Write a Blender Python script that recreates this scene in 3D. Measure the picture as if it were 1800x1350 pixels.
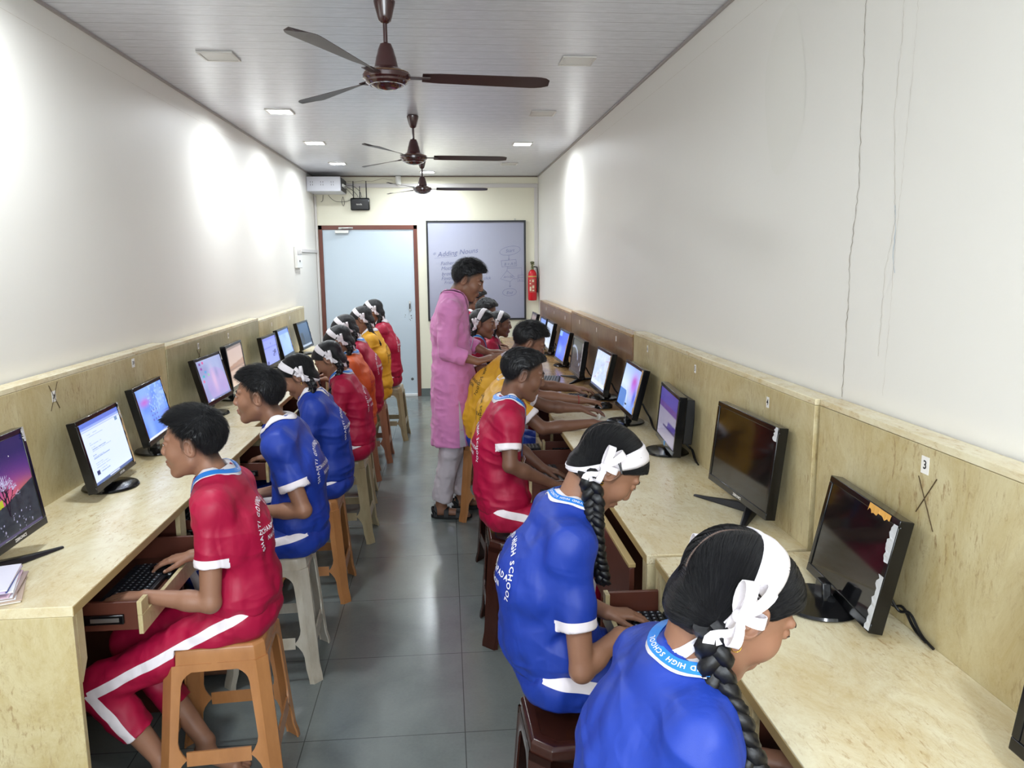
import bpy, bmesh, math, random
import numpy as np
from mathutils import Vector, Matrix, noise
from mathutils.bvhtree import BVHTree

for o in list(bpy.data.objects):
    bpy.data.objects.remove(o)
SC = bpy.context.scene
COL = SC.collection
rad = math.radians

# ---------------------------------------------------------------- camera
H_CAM = 1.66
cam_d = bpy.data.cameras.new('camera')
cam = bpy.data.objects.new('camera', cam_d)
COL.objects.link(cam)
SC.camera = cam
cam_d.sensor_fit = 'HORIZONTAL'
cam_d.sensor_width = 36.0
cam_d.lens = 36.0 * 1351.0 / 1800.0
cam_d.clip_start = 0.05
cam_d.clip_end = 60
_pit, _yaw, _roll = rad(9.147), rad(4.826), rad(-0.495)
_F = Vector((math.sin(_yaw) * math.cos(_pit), math.cos(_yaw) * math.cos(_pit), -math.sin(_pit)))
_R0 = Vector((math.cos(_yaw), -math.sin(_yaw), 0))
_U0 = _R0.cross(_F)
_R = _R0 * math.cos(_roll) + _U0 * math.sin(_roll)
_U = -_R0 * math.sin(_roll) + _U0 * math.cos(_roll)
_m = Matrix((( _R.x, _U.x, -_F.x, 0), (_R.y, _U.y, -_F.y, 0), (_R.z, _U.z, -_F.z, H_CAM), (0, 0, 0, 1)))
cam.matrix_world = _m

# ---------------------------------------------------------------- colour management, world, added front fill
SC.view_settings.view_transform = 'Standard'
SC.view_settings.look = 'None'
SC.view_settings.exposure = 1.24
SC.view_settings.gamma = 1.0
SC.view_settings.use_curve_mapping = False
SC.cycles.max_bounces = 8
SC.cycles.diffuse_bounces = 5
SC.cycles.glossy_bounces = 4
SC.cycles.transmission_bounces = 6
SC.cycles.caustics_reflective = False
SC.cycles.caustics_refractive = False
SC.cycles.sample_clamp_indirect = 6.0
try:
    SC.cycles.use_denoising = True
    SC.cycles.denoiser = 'OPENIMAGEDENOISE'
except Exception:
    pass
wd = bpy.data.worlds.new('world')
SC.world = wd
wd.use_nodes = True
wd.node_tree.nodes['Background'].inputs[0].default_value = (0.86, 0.93, 1.0, 1)
wd.node_tree.nodes['Background'].inputs[1].default_value = 1.0

# ---------------------------------------------------------------- room numbers (metres)
XL, XR, ZC, YB, YN = -1.533, 1.140, 2.66, 9.50, -1.70
PANEL_W = 7.0
FRONT_FILL_W = 38.0        # watts of the added soft fill behind the camera


def area_light(name, loc, size, watts, color, rot=(0, 0, 0), size_y=None, parent=None, spread=180):
    l = bpy.data.lights.new(name, 'AREA')
    l.energy = watts
    l.color = color
    l.shape = 'RECTANGLE' if size_y else 'SQUARE'
    l.size = size
    if size_y:
        l.size_y = size_y
    l.spread = rad(spread)
    o = bpy.data.objects.new(name, l)
    COL.objects.link(o)
    o.location = loc
    o.rotation_euler = rot
    if parent:
        o.parent = parent
    return o


# added frontal fill light, set before an invented window opening behind the camera
area_light('front_fill', (-0.2, YN + 0.03, 1.75), 2.2, FRONT_FILL_W, (0.86, 0.94, 1.0), rot=(rad(90), 0, 0), size_y=1.3)

# ---------------------------------------------------------------- colours and materials


def lin(c):
    if isinstance(c, str):
        c = c.lstrip('#')
        c = tuple(int(c[i:i + 2], 16) for i in (0, 2, 4))
    return tuple((v / 255 / 12.92 if v / 255 <= 0.04045 else ((v / 255 + 0.055) / 1.055) ** 2.4) for v in c) + (1,)


class NT:
    def __init__(s, name):
        s.m = bpy.data.materials.new(name)
        s.m.use_nodes = True
        s.t = s.m.node_tree
        s.n = s.t.nodes
        s.b = s.n['Principled BSDF']

    def node(s, typ, **kw):
        n = s.n.new(typ)
        for k, v in kw.items():
            if k.startswith('i_'):
                key = k[2:]
                key = int(key) if key.isdigit() else key.replace('_', ' ')
                n.inputs[key].default_value = v
            else:
                setattr(n, k, v)
        return n

    def link(s, a, b):
        s.t.links.new(a, b)

    def coord(s, kind='Object', scale=(1, 1, 1), rot=(0, 0, 0), loc=(0, 0, 0)):
        tc = s.node('ShaderNodeTexCoord')
        mp = s.node('ShaderNodeMapping')
        mp.inputs['Scale'].default_value = scale
        mp.inputs['Rotation'].default_value = rot
        mp.inputs['Location'].default_value = loc
        s.link(tc.outputs[kind], mp.inputs['Vector'])
        return mp.outputs[0]

    def noise(s, vec, scale, detail=4, rough=0.5, dist=0.0):
        n = s.node('ShaderNodeTexNoise')
        n.inputs['Scale'].default_value = scale
        n.inputs['Detail'].default_value = detail
        n.inputs['Roughness'].default_value = rough
        n.inputs['Distortion'].default_value = dist
        s.link(vec, n.inputs['Vector'])
        return n.outputs['Fac']

    def ramp(s, fac, stops, interp='LINEAR'):
        r = s.node('ShaderNodeValToRGB')
        r.color_ramp.interpolation = interp
        e = r.color_ramp.elements
        while len(e) < len(stops):
            e.new(0.5)
        for el, (p, c) in zip(e, stops):
            el.position = p
            el.color = c if len(c) == 4 else tuple(c) + (1,)
        s.link(fac, r.inputs[0])
        return r.outputs[0]

    def mix(s, fac, a, b, blend='MIX'):
        m = s.node('ShaderNodeMix', data_type='RGBA', blend_type=blend)
        if isinstance(fac, (int, float)):
            m.inputs[0].default_value = fac
        else:
            s.link(fac, m.inputs[0])
        for i, v in ((6, a), (7, b)):
            if isinstance(v, tuple):
                m.inputs[i].default_value = v
            else:
                s.link(v, m.inputs[i])
        return m.outputs[2]

    def math(s, op, a, b=None, c=None):
        m = s.node('ShaderNodeMath', operation=op)
        for i, v in enumerate((a, b, c)):
            if v is None:
                continue
            if isinstance(v, (int, float)):
                m.inputs[i].default_value = v
            else:
                s.link(v, m.inputs[i])
        return m.outputs[0]

    def attr(s, name):
        a = s.node('ShaderNodeAttribute', attribute_name=name)
        return a

    def bump(s, h, strength=0.3, dist=0.01):
        b = s.node('ShaderNodeBump')
        b.inputs['Strength'].default_value = strength
        b.inputs['Distance'].default_value = dist
        s.link(h, b.inputs['Height'])
        s.link(b.outputs[0], s.b.inputs['Normal'])

    def set(s, color=None, rough=None, metal=None, spec=None, **kw):
        for key, v in (('Base Color', color), ('Roughness', rough), ('Metallic', metal), ('Specular IOR Level', spec)):
            if v is None:
                continue
            if isinstance(v, (int, float, tuple)):
                s.b.inputs[key].default_value = v
            else:
                s.link(v, s.b.inputs[key])
        for k, v in kw.items():
            s.b.inputs[k.replace('_', ' ')].default_value = v
        return s.m


def simple(name, col, rough=0.5, metal=0.0, spec=0.5, bump=None, coat=0.0):
    t = NT(name)
    c = lin(col)
    if bump:
        v = t.coord()
        n = t.noise(v, bump[0])
        t.bump(n, bump[1], bump[2] if len(bump) > 2 else 0.003)
        c2 = tuple(x * 0.9 for x in c[:3]) + (1,)
        t.set(color=t.mix(n, c2, c), rough=rough, metal=metal, spec=spec)
    else:
        t.set(color=c, rough=rough, metal=metal, spec=spec)
    if coat:
        t.b.inputs['Coat Weight'].default_value = coat
        t.b.inputs['Coat Roughness'].default_value = 0.08
    return t.m


# ---------------------------------------------------------------- mesh helpers
class MB:
    """collects shapes for ONE mesh"""

    def __init__(s):
        s.v = []
        s.f = []

    def add(s, vs, fs):
        o = len(s.v)
        s.v += [tuple(v) for v in vs]
        s.f += [tuple(i + o for i in f) for f in fs]
        return s

    def box(s, x0, x1, y0, y1, z0, z1, M=None):
        vs = [(x, y, z) for z in (z0, z1) for y in (y0, y1) for x in (x0, x1)]
        if M is not None:
            vs = [M @ Vector(v) for v in vs]
        return s.add(vs, [(0, 2, 3, 1), (4, 5, 7, 6), (0, 1, 5, 4), (2, 6, 7, 3), (0, 4, 6, 2), (1, 3, 7, 5)])

    def lathe(s, prof, seg=32, c=(0, 0, 0), M=None, sx=1, sy=1):
        vs = []
        for r, z in prof:
            for i in range(seg):
                a = 2 * math.pi * i / seg
                vs.append(Vector((c[0] + r * math.cos(a) * sx, c[1] + r * math.sin(a) * sy, c[2] + z)))
        n = len(prof)
        fs = []
        for j in range(n - 1):
            for i in range(seg):
                k = (i + 1) % seg
                fs.append((j * seg + i, j * seg + k, (j + 1) * seg + k, (j + 1) * seg + i))
        fs.append(tuple(reversed(range(seg))))
        fs.append(tuple((n - 1) * seg + i for i in range(seg)))
        if M is not None:
            vs = [M @ v for v in vs]
        return s.add(vs, fs)

    def tube(s, pts, r, seg=8, closed=False, caps=True, flat=1.0):
        pts = [Vector(p) for p in pts]
        n = len(pts)
        rr = r if isinstance(r, (list, tuple)) else [r] * n
        up = Vector((0, 0, 1))
        vs = []
        prev = None
        for i, p in enumerate(pts):
            if closed:
                d = pts[(i + 1) % n] - pts[i - 1]
            else:
                d = pts[min(i + 1, n - 1)] - pts[max(i - 1, 0)]
            if d.length < 1e-9:
                d = Vector((1, 0, 0))
            d.normalize()
            if prev is None:
                a = up if abs(d.z) < 0.9 else Vector((1, 0, 0))
                x = d.cross(a).normalized()
            else:
                x = (prev - d * prev.dot(d)).normalized()
            prev = x
            y = d.cross(x)
            for k in range(seg):
                a = 2 * math.pi * k / seg
                vs.append(p + x * math.cos(a) * rr[i] + y * math.sin(a) * rr[i] * flat)
        fs = []
        m = n if closed else n - 1
        for j in range(m):
            j2 = (j + 1) % n
            for k in range(seg):
                k2 = (k + 1) % seg
                fs.append((j * seg + k, j * seg + k2, j2 * seg + k2, j2 * seg + k))
        if caps and not closed:
            fs.append(tuple(reversed(range(seg))))
            fs.append(tuple((n - 1) * seg + k for k in range(seg)))
        return s.add(vs, fs)

    def prism(s, poly, axis, a, b):
        """poly: 2D outline; extruded along axis ('x','y','z') from a to b"""
        def P(u, v, w):
            return {'x': (w, u, v), 'y': (u, w, v), 'z': (u, v, w)}[axis]
        n = len(poly)
        vs = [P(u, v, a) for u, v in poly] + [P(u, v, b) for u, v in poly]
        fs = [tuple(range(n)), tuple(reversed(range(n, 2 * n)))]
        for i in range(n):
            k = (i + 1) % n
            fs.append((i, i + n, k + n, k))
        return s.add(vs, fs)

    def ball(s, c, r, seg=16, rings=10, sc=(1, 1, 1)):
        prof = [(r * math.sin(math.pi * i / rings), -r * math.cos(math.pi * i / rings)) for i in range(rings + 1)]
        prof[0] = (1e-5, -r)
        prof[-1] = (1e-5, r)
        vs = []
        for rr, z in prof:
            for i in range(seg):
                a = 2 * math.pi * i / seg
                vs.append((c[0] + rr * math.cos(a) * sc[0], c[1] + rr * math.sin(a) * sc[1], c[2] + z * sc[2]))
        fs = []
        for j in range(rings):
            for i in range(seg):
                k = (i + 1) % seg
                fs.append((j * seg + i, j * seg + k, (j + 1) * seg + k, (j + 1) * seg + i))
        return s.add(vs, fs)

    def shift(s, d):
        s.v = [(v[0] + d[0], v[1] + d[1], v[2] + d[2]) for v in s.v]
        return s

    def mul(s, M):
        s.v = [tuple(M @ Vector(v)) for v in s.v]
        return s


def obj(name, mb, mat, parent=None, bevel=0.0, smooth=35, world=False, sub=0, solid=0.0, fixn=True):
    """ONE mesh object; world=True: coordinates given in the room's frame, parent unrotated"""
    me = bpy.data.meshes.new(name)
    if world and parent is not None:
        p = parent
        off = Vector((0, 0, 0))
        while p is not None:
            off += p.location
            p = p.parent
        mb.shift(-off)
    me.from_pydata(mb.v, [], mb.f)
    if fixn:
        bm = bmesh.new()
        bm.from_mesh(me)
        bmesh.ops.recalc_face_normals(bm, faces=bm.faces)
        bm.to_mesh(me)
        bm.free()
    if smooth:
        me.shade_smooth()
        me.set_sharp_from_angle(angle=rad(smooth))
    if mat is not None:
        me.materials.append(mat)
    o = bpy.data.objects.new(name, me)
    COL.objects.link(o)
    if parent is not None:
        o.parent = parent
    if solid:
        md = o.modifiers.new('solid', 'SOLIDIFY')
        md.thickness = solid
        md.offset = 0
    if bevel:
        md = o.modifiers.new('bevel', 'BEVEL')
        md.width = bevel
        md.segments = 2
        md.limit_method = 'ANGLE'
        md.angle_limit = rad(40)
        md.harden_normals = False
    if sub:
        md = o.modifiers.new('sub', 'SUBSURF')
        md.levels = sub
        md.render_levels = sub
    return o


def tag(o, label=None, cat=None, group=None, kind=None):
    if label:
        o['label'] = label
    if cat:
        o['category'] = cat
    if group:
        o['group'] = group
    if kind:
        o['kind'] = kind
    return o


def thing(name, label, cat, loc=(0, 0, 0), rotz=0.0, group=None):
    o = bpy.data.objects.new(name, None)
    COL.objects.link(o)
    o.location = loc
    o.rotation_euler = (0, 0, rotz)
    o.empty_display_size = 0.05
    return tag(o, label, cat, group)


def struct(name, mb, mat, parent=None, **kw):
    o = obj(name, mb, mat, parent, **kw)
    o['kind'] = 'structure'
    return o


def dup(root, loc, rotz, label=None, group=None):
    r = root.copy()
    COL.objects.link(r)
    r.location = loc
    r.rotation_euler = (0, 0, rotz)
    if label:
        r['label'] = label
    if group:
        r['group'] = group
    for ch in list(root.children):
        c = ch.copy()
        COL.objects.link(c)
        c.parent = r
        for g in list(ch.children):
            d = g.copy()
            COL.objects.link(d)
            d.parent = c
    return r


def text_mb(s, size, M, extrude=0.0, bold=0.0, shear=0.0, align='CENTER', space=1.0):
    """letters as flat outlines in the XY plane, moved by matrix M"""
    cu = bpy.data.curves.new('t', 'FONT')
    cu.body = s
    cu.size = size
    cu.align_x = align
    cu.align_y = 'CENTER'
    cu.extrude = extrude
    cu.offset = bold
    cu.shear = shear
    cu.space_character = space
    cu.resolution_u = 3
    o = bpy.data.objects.new('t', cu)
    me = bpy.data.meshes.new_from_object(o)
    mb = MB()
    mb.add([M @ v.co for v in me.vertices], [tuple(p.vertices) for p in me.polygons])
    bpy.data.objects.remove(o)
    bpy.data.curves.remove(cu)
    bpy.data.meshes.remove(me)
    return mb


def frame_mat(loc, ex, ey):
    """matrix with given origin, x axis, y axis"""
    ex = Vector(ex).normalized()
    ey = Vector(ey)
    ez = ex.cross(ey).normalized()
    ey = ez.cross(ex)
    return Matrix(((ex.x, ey.x, ez.x, loc[0]), (ex.y, ey.y, ez.y, loc[1]), (ex.z, ey.z, ez.z, loc[2]), (0, 0, 0, 1)))


# ---------------------------------------------------------------- materials of the room
def wall_mat(name, col, col2, rough=0.42):
    t = NT(name)
    v = t.coord()
    n = t.noise(v, 1.3, 5)
    n2 = t.noise(v, 60, 3)
    c = t.mix(n, lin(col), lin(col2))
    t.bump(t.math('ADD', t.math('MULTIPLY', n, 3.0), t.math('MULTIPLY', n2, 0.25)), 0.12, 0.01)
    return t.set(color=c, rough=rough, spec=0.45)


M_wall = wall_mat('cream_wall_paint', '#e8e5de', '#e3dfd7', 0.5)
M_wall_back = wall_mat('cream_back_wall_paint', '#eae7d4', '#e4e0ca', 0.5)


def ceiling_mat():
    t = NT('pvc_strip_ceiling')
    tc = t.node('ShaderNodeTexCoord')
    sx = t.node('ShaderNodeSeparateXYZ')
    t.link(tc.outputs['Object'], sx.inputs[0])
    y = sx.outputs['Y']

    def groove(period, off, w):
        f = t.math('FRACT', t.math('DIVIDE', t.math('ADD', y, off), period))
        d = t.math('MULTIPLY', t.math('ABSOLUTE', t.math('SUBTRACT', f, 0.5)), period)
        return t.math('LESS_THAN', d, w)
    g1 = groove(0.125, 0.0, 0.0022)
    g2 = groove(0.0625, 0.031, 0.0013)
    g = t.math('MAXIMUM', g1, t.math('MULTIPLY', g2, 0.4))
    v = t.coord(scale=(6, 45, 1))
    n = t.noise(v, 2.2, 4, 0.6, 0.6)
    base = t.mix(t.ramp(n, [(0.45, (0, 0, 0, 1)), (0.62, (1, 1, 1, 1))]), lin('#d3d5dd'), lin('#e0e2ea'))
    c = t.mix(t.math('MULTIPLY', g, 0.55), base, lin('#6d6a70'))
    t.bump(t.math('MULTIPLY', g, -1.0), 0.35, 0.004)
    return t.set(color=c, rough=0.24, spec=0.6)


M_ceiling = ceiling_mat()


def floor_mat():
    t = NT('polished_grey_stone_tiles')
    tc = t.node('ShaderNodeTexCoord')
    sx = t.node('ShaderNodeSeparateXYZ')
    t.link(tc.outputs['Object'], sx.inputs[0])
    T = 0.563
    fx = t.math('DIVIDE', t.math('SUBTRACT', sx.outputs['X'], 0.034), T)
    fy = t.math('DIVIDE', t.math('SUBTRACT', sx.outputs['Y'], 2.515), T)

    def edge(f):
        fr = t.math('FRACT', f)
        return t.math('MULTIPLY', t.math('MINIMUM', fr, t.math('SUBTRACT', 1.0, fr)), T)
    g = t.math('LESS_THAN', t.math('MINIMUM', edge(fx), edge(fy)), 0.0018)
    cb = t.node('ShaderNodeCombineXYZ')
    t.link(t.math('FLOOR', fx), cb.inputs[0])
    t.link(t.math('FLOOR', fy), cb.inputs[1])
    wn = t.node('ShaderNodeTexWhiteNoise', noise_dimensions='2D')
    t.link(cb.outputs[0], wn.inputs['Vector'])
    v = t.coord()
    n = t.noise(v, 3.5, 8, 0.65, 0.4)
    n2 = t.noise(v, 90, 3)
    base = t.mix(t.ramp(n, [(0.3, (0, 0, 0, 1)), (0.7, (1, 1, 1, 1))]), lin('#5d6664'), lin('#727a77'))
    base = t.mix(t.math('MULTIPLY', wn.outputs['Value'], 0.4), base, lin('#6b6a66'))
    base = t.mix(t.math('MULTIPLY', n2, 0.25), base, lin('#8b8f8c'))
    c = t.mix(t.math('MULTIPLY', g, 0.75), base, lin('#2c2f2e'))
    t.bump(t.math('ADD', t.math('MULTIPLY', g, -0.6), t.math('MULTIPLY', n, 0.35)), 0.12, 0.003)
    r = t.math('ADD', 0.13, t.math('MULTIPLY', n, 0.14))
    return t.set(color=c, rough=r, spec=0.55)


M_floor = floor_mat()


def laminate(name, light, mid, dark, amount=0.5, axis='y', rough=0.3):
    t = NT(name)
    sc = {'y': (5.0, 2.6, 5.0), 'z': (5.0, 5.0, 2.8), 'x': (2.6, 5, 5)}[axis]
    v = t.coord(scale=sc)
    big = t.noise(v, 1.0, 9, 0.8, 0.5)
    fine = t.noise(t.coord(scale=tuple(a * b for a, b in zip(sc, (3, 3, 3)))), 2.2, 9, 0.85, 0.6)
    c = t.mix(t.ramp(big, [(0.46 - amount * 0.10, (0, 0, 0, 1)), (0.66 - amount * 0.05, (1, 1, 1, 1))]), lin(light), lin(mid))
    c = t.mix(t.ramp(fine, [(0.53, (0, 0, 0, 1)), (0.68, (0.5, 0.5, 0.5, 1))]), c, lin(dark))
    st = {'y': (16, 4.5, 16), 'z': (16, 16, 4.5), 'x': (4.5, 16, 16)}[axis]
    streak = t.noise(t.coord(scale=st), 5.0, 4, 0.7, 0.3)
    mask = t.noise(t.coord(scale=(2.2, 2.2, 2.2), loc=(3, 5, 7)), 1.6, 4, 0.6)
    sf = t.math('MULTIPLY', t.ramp(streak, [(0.55, (0, 0, 0, 1)), (0.66, (1, 1, 1, 1))]), t.ramp(mask, [(0.42, (0, 0, 0, 1)), (0.60, (0.8, 0.8, 0.8, 1))]))
    c = t.mix(sf, c, lin(dark))
    t.bump(fine, 0.06, 0.002)
    return t.set(color=c, rough=rough, spec=0.45)


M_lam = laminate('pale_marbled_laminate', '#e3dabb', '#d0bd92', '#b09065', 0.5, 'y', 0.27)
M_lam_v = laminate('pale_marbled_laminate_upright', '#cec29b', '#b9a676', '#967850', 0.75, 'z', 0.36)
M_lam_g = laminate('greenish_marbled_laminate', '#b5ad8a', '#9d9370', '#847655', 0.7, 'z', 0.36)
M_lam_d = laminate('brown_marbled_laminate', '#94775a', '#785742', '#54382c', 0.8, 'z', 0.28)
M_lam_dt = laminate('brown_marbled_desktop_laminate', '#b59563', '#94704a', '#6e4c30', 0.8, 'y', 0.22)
M_wood = simple('dark_red_brown_wood', '#5a2f22', 0.38, bump=(14, 0.2))
M_wood2 = simple('mid_brown_plywood_edge', '#8d5f3d', 0.5, bump=(30, 0.2))
M_edge = simple('laminate_edge_band', '#b39a66', 0.45)
M_gap = simple('dark_gap', '#2a211a', 0.8)
M_black = simple('black_gloss_plastic', '#0b0b0d', 0.16)
M_blackm = simple('black_matt_plastic', '#15151a', 0.42)
M_key = simple('dark_key_plastic', '#22262c', 0.38)
M_keytop = simple('key_legend_white', '#b9c3cc', 0.5)
M_steel = simple('steel', '#b9b9b5', 0.3, metal=0.9)
M_whitep = simple('white_plastic', '#e6e6e2', 0.4)
M_label = simple('paper_label', '#eeeae4', 0.7)
M_ink = simple('black_ink', '#1b1b1f', 0.6)
M_cable = simple('black_cable', '#101013', 0.5)
M_film = simple('peeling_protective_film', '#c9a77a', 0.35)
M_film2 = simple('clear_peeled_film', '#c6c6c8', 0.25)
M_frame = simple('reddish_brown_door_frame', '#6d3b2e', 0.45, bump=(25, 0.3))
M_doorw = simple('pale_blue_white_door_laminate', '#c0ced9', 0.3)
M_board = simple('whiteboard_enamel', '#9a9cb0', 0.2)
M_marker = simple('faded_blue_marker', '#5f648c', 0.7)
M_marker2 = simple('faint_marker_smudge', '#b3b6d0', 0.7)
M_red = simple('extinguisher_red', '#c51a26', 0.25)
M_brass = simple('brass', '#6a6a4a', 0.35, metal=0.7)
M_yel = simple('label_yellow', '#c8a35c', 0.5)
M_fan = simple('glossy_brown_fan_enamel', '#3b1a19', 0.12, coat=0.6)
M_blade = simple('satin_brown_fan_blade', '#33201f', 0.42)
M_fanr = simple('fan_gold_ring', '#a08367', 0.25, metal=0.7)
M_fanc = simple('fan_chrome_ring', '#c8c8cc', 0.15, metal=0.9)
M_trunk = simple('grey_white_cable_trunking', '#cfcbc8', 0.45)
M_rack = simple('powder_coated_rack_grey', '#cfd0d8', 0.4)
M_skirt = simple('grey_stone_skirting', '#5e6866', 0.3)
M_sill = simple('white_sill', '#e3e6e6', 0.35)


def emis(name, col, strength):
    t = NT(name)
    t.set(color=(0.8, 0.8, 0.8, 1), rough=0.4)
    t.b.inputs['Emission Color'].default_value = lin(col)
    t.b.inputs['Emission Strength'].default_value = strength
    return t.m


M_lit = emis('lit_panel_diffuser', '#f2f8ff', 9.0)
M_unlit = simple('unlit_panel_diffuser', '#d6d4ce', 0.35)
M_pframe = simple('panel_light_frame', '#cdc9c2', 0.35)


def vcol_screen(name, strength):
    t = NT(name)
    a = t.attr('pic')
    t.set(color=(0.01, 0.01, 0.012, 1), rough=0.18)
    t.link(a.outputs['Color'], t.b.inputs['Emission Color'])
    t.b.inputs['Emission Strength'].default_value = strength
    return t.m


M_screen = vcol_screen('lit_lcd_screen', 0.62)
t_ = NT('dark_lcd_screen')
M_scr_off = t_.set(color=(0.006, 0.006, 0.007, 1), rough=0.07, spec=0.6)
# ---------------------------------------------------------------- the room
W = 0.12
struct('floor', MB().box(XL - W, XR + W, YN - W, YB + W, -0.1, 0), M_floor, smooth=0)
struct('ceiling', MB().box(XL - W, XR + W, YN - W, YB + W, ZC, ZC + 0.1), M_ceiling, smooth=0)
wall_left = struct('wall_left', MB().box(XL - W, XL, YN, YB, 0, ZC), M_wall, smooth=0)
wall_right = struct('wall_right', MB().box(XR, XR + W, YN, YB, 0, ZC), M_wall, smooth=0)
# back wall around the door hole
DX0, DX1, DZ = -1.50, -0.330, 2.088
bw = MB()
bw.box(XL - W, DX0, YB, YB + W, 0, ZC)
bw.box(DX1, XR + W, YB, YB + W, 0, ZC)
bw.box(DX0, DX1, YB, YB + W, DZ, ZC)
wall_back = struct('wall_back', bw, M_wall_back, smooth=0)
# unseen wall behind the camera; its window opening is invented for the fill
WX0, WX1, WZ0, WZ1 = -1.25, 0.85, 1.1, 2.4
nw = MB()
nw.box(XL - W, WX0, YN - W, YN, 0, ZC)
nw.box(WX1, XR + W, YN - W, YN, 0, ZC)
nw.box(WX0, WX1, YN - W, YN, 0, WZ0)
nw.box(WX0, WX1, YN - W, YN, WZ1, ZC)
struct('wall_near', nw, M_wall, smooth=0)

# ceiling edge trims (thin pvc angle, dark gap line)
for nm, x0, x1 in (('trim_1', XL, XL + 0.012), ('trim_2', XR - 0.012, XR)):
    struct(nm, MB().box(x0, x1, YN, YB, ZC - 0.012, ZC - 0.001), simple(nm + '_pvc', '#a09894', 0.4), smooth=0)
struct('trim_3', MB().box(XL + 0.012, XR - 0.012, YB - 0.014, YB, ZC - 0.012, ZC - 0.001), simple('dark_trim', '#6f5d50', 0.5), smooth=0)
struct('baseboard_back', MB().box(DX1, XR, YB - 0.012, YB, 0, 0.095), M_skirt, bevel=0.002)
struct('baseboard_left', MB().box(XL, XL + 0.012, YN, YB, 0, 0.095), M_skirt, smooth=0)
struct('baseboard_right', MB().box(XR - 0.012, XR, YN, YB, 0, 0.095), M_skirt, smooth=0)


# wall cracks and marks on the right wall (thin raised plaster line, pencil line, damp stain outline)
def ribbon_on_wall(x, pts, w, seed=0, rough=0.004):
    rnd = random.Random(seed)
    P = []
    for (y0, z0), (y1, z1) in zip(pts[:-1], pts[1:]):
        n = max(2, int(math.hypot(y1 - y0, z1 - z0) / 0.012))
        for i in range(n):
            f = i / n
            P.append((y0 + (y1 - y0) * f + rnd.uniform(-rough, rough), z0 + (z1 - z0) * f))
    P.append(pts[-1])
    mb = MB()
    vs = []
    for i, (y, z) in enumerate(P):
        a = P[max(0, i - 1)]
        b = P[min(len(P) - 1, i + 1)]
        d = Vector((b[0] - a[0], b[1] - a[1])).normalized()
        nx, nz = -d.y, d.x
        ww = w * rnd.uniform(0.4, 1.3)
        vs += [(x, y + nx * ww, z + nz * ww), (x, y - nx * ww, z - nz * ww)]
    mb.add(vs, [(2 * i, 2 * i + 1, 2 * i + 3, 2 * i + 2) for i in range(len(P) - 1)])
    return mb


M_crack = simple('plaster_crack', '#a79f92', 0.9)
M_crack2 = simple('faint_plaster_line', '#cdc6ba', 0.9)
c_ = obj('wall_crack', ribbon_on_wall(XR - 0.0012, [(2.107, 2.64), (2.107, 2.34), (2.099, 2.15), (2.086, 1.85), (2.109, 1.664), (2.105, 1.49), (2.107, 1.323), (2.108, 1.26)], 0.0016, 3, 0.004), M_crack, wall_right, fixn=False)
c_ = obj('wall_crack', ribbon_on_wall(XR - 0.0012, [(1.93, 2.5), (1.925, 2.2), (1.935, 2.0), (1.90, 1.75), (1.93, 1.62), (1.935, 1.4)], 0.0008, 5, 0.003), M_crack2, wall_right, fixn=False)
c_ = obj('wall_crack', ribbon_on_wall(XR - 0.0012, [(1.86, 2.5), (1.87, 2.1), (1.89, 1.70), (1.90, 1.3)], 0.0006, 7, 0.003), M_crack2, wall_right, fixn=False)
for wl, x, sd in ((wall_left, XL + 0.0012, 11), (wall_right, XR - 0.0012, 12)):
    obj('pencil_line', ribbon_on_wall(x, [(2.6, 2.55), (4.2, 2.545), (6.2, 2.55)], 0.0007, sd, 0.0), M_crack2, wl, fixn=False)
M_scr = simple('blue_pen_scribble', '#aebfce', 0.8)
obj('wall_crack', ribbon_on_wall(XR - 0.0012, [(1.905, 1.79), (1.895, 1.72), (1.90, 1.66), (1.885, 1.62)], 0.0011, 9, 0.002), M_scr, wall_right, fixn=False)
st = []
for i in range(40):
    a = 2 * math.pi * i / 39
    st.append((2.60 + 0.155 * math.cos(a) + 0.015 * math.sin(3 * a), 2.21 + 0.27 * math.sin(a)))
M_stain = simple('dried_damp_patch', '#e5e2da', 0.75)
mb = MB()
mb.add([(XR - 0.0008, y, z) for y, z in st[:-1]], [tuple(range(39))])
obj('damp_patch', mb, M_stain, wall_right, fixn=False)

# ---------------------------------------------------------------- the door
fr = MB()
fr.box(DX0, DX0 + 0.045, YB - 0.012, YB + W, 0, DZ)
fr.box(DX1 - 0.045, DX1, YB - 0.012, YB + W, 0, DZ)
fr.box(DX0, DX1, YB - 0.012, YB + W, DZ - 0.05, DZ)
door_frame = struct('door_1', fr, M_frame, bevel=0.003)
leaf = obj('door_leaf', MB().box(DX0 + 0.047, DX1 - 0.047, YB + 0.003, YB + 0.038, 0.035, DZ - 0.053), M_doorw, door_frame, bevel=0.002)
obj('door_sill', MB().box(DX0 + 0.045, DX1 - 0.045, YB - 0.02, YB + 0.10, 0.0, 0.03), M_sill, door_frame, bevel=0.002)
cl = MB()
cl.box(-1.30, -1.14, YB - 0.045, YB - 0.006, 1.995, 2.03)
cl.tube([(-1.27, YB - 0.03, 2.035), (-1.20, YB - 0.10, 2.05), (-1.10, YB - 0.02, 2.055)], 0.006)
cl.box(-1.26, -1.09, YB - 0.02, YB - 0.012, 2.048, 2.066)
obj('door_closer', cl, M_steel, leaf, bevel=0.002)
hd = MB()
hd.box(-0.452, -0.432, YB - 0.012, YB + 0.004, 1.06, 1.18)
obj('door_handle', hd, M_steel, leaf, bevel=0.003)
obj('handle_grip', MB().box(-0.447, -0.437, YB - 0.035, YB - 0.012, 1.085, 1.15), M_blackm, leaf, bevel=0.003)
hl = MB()
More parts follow.
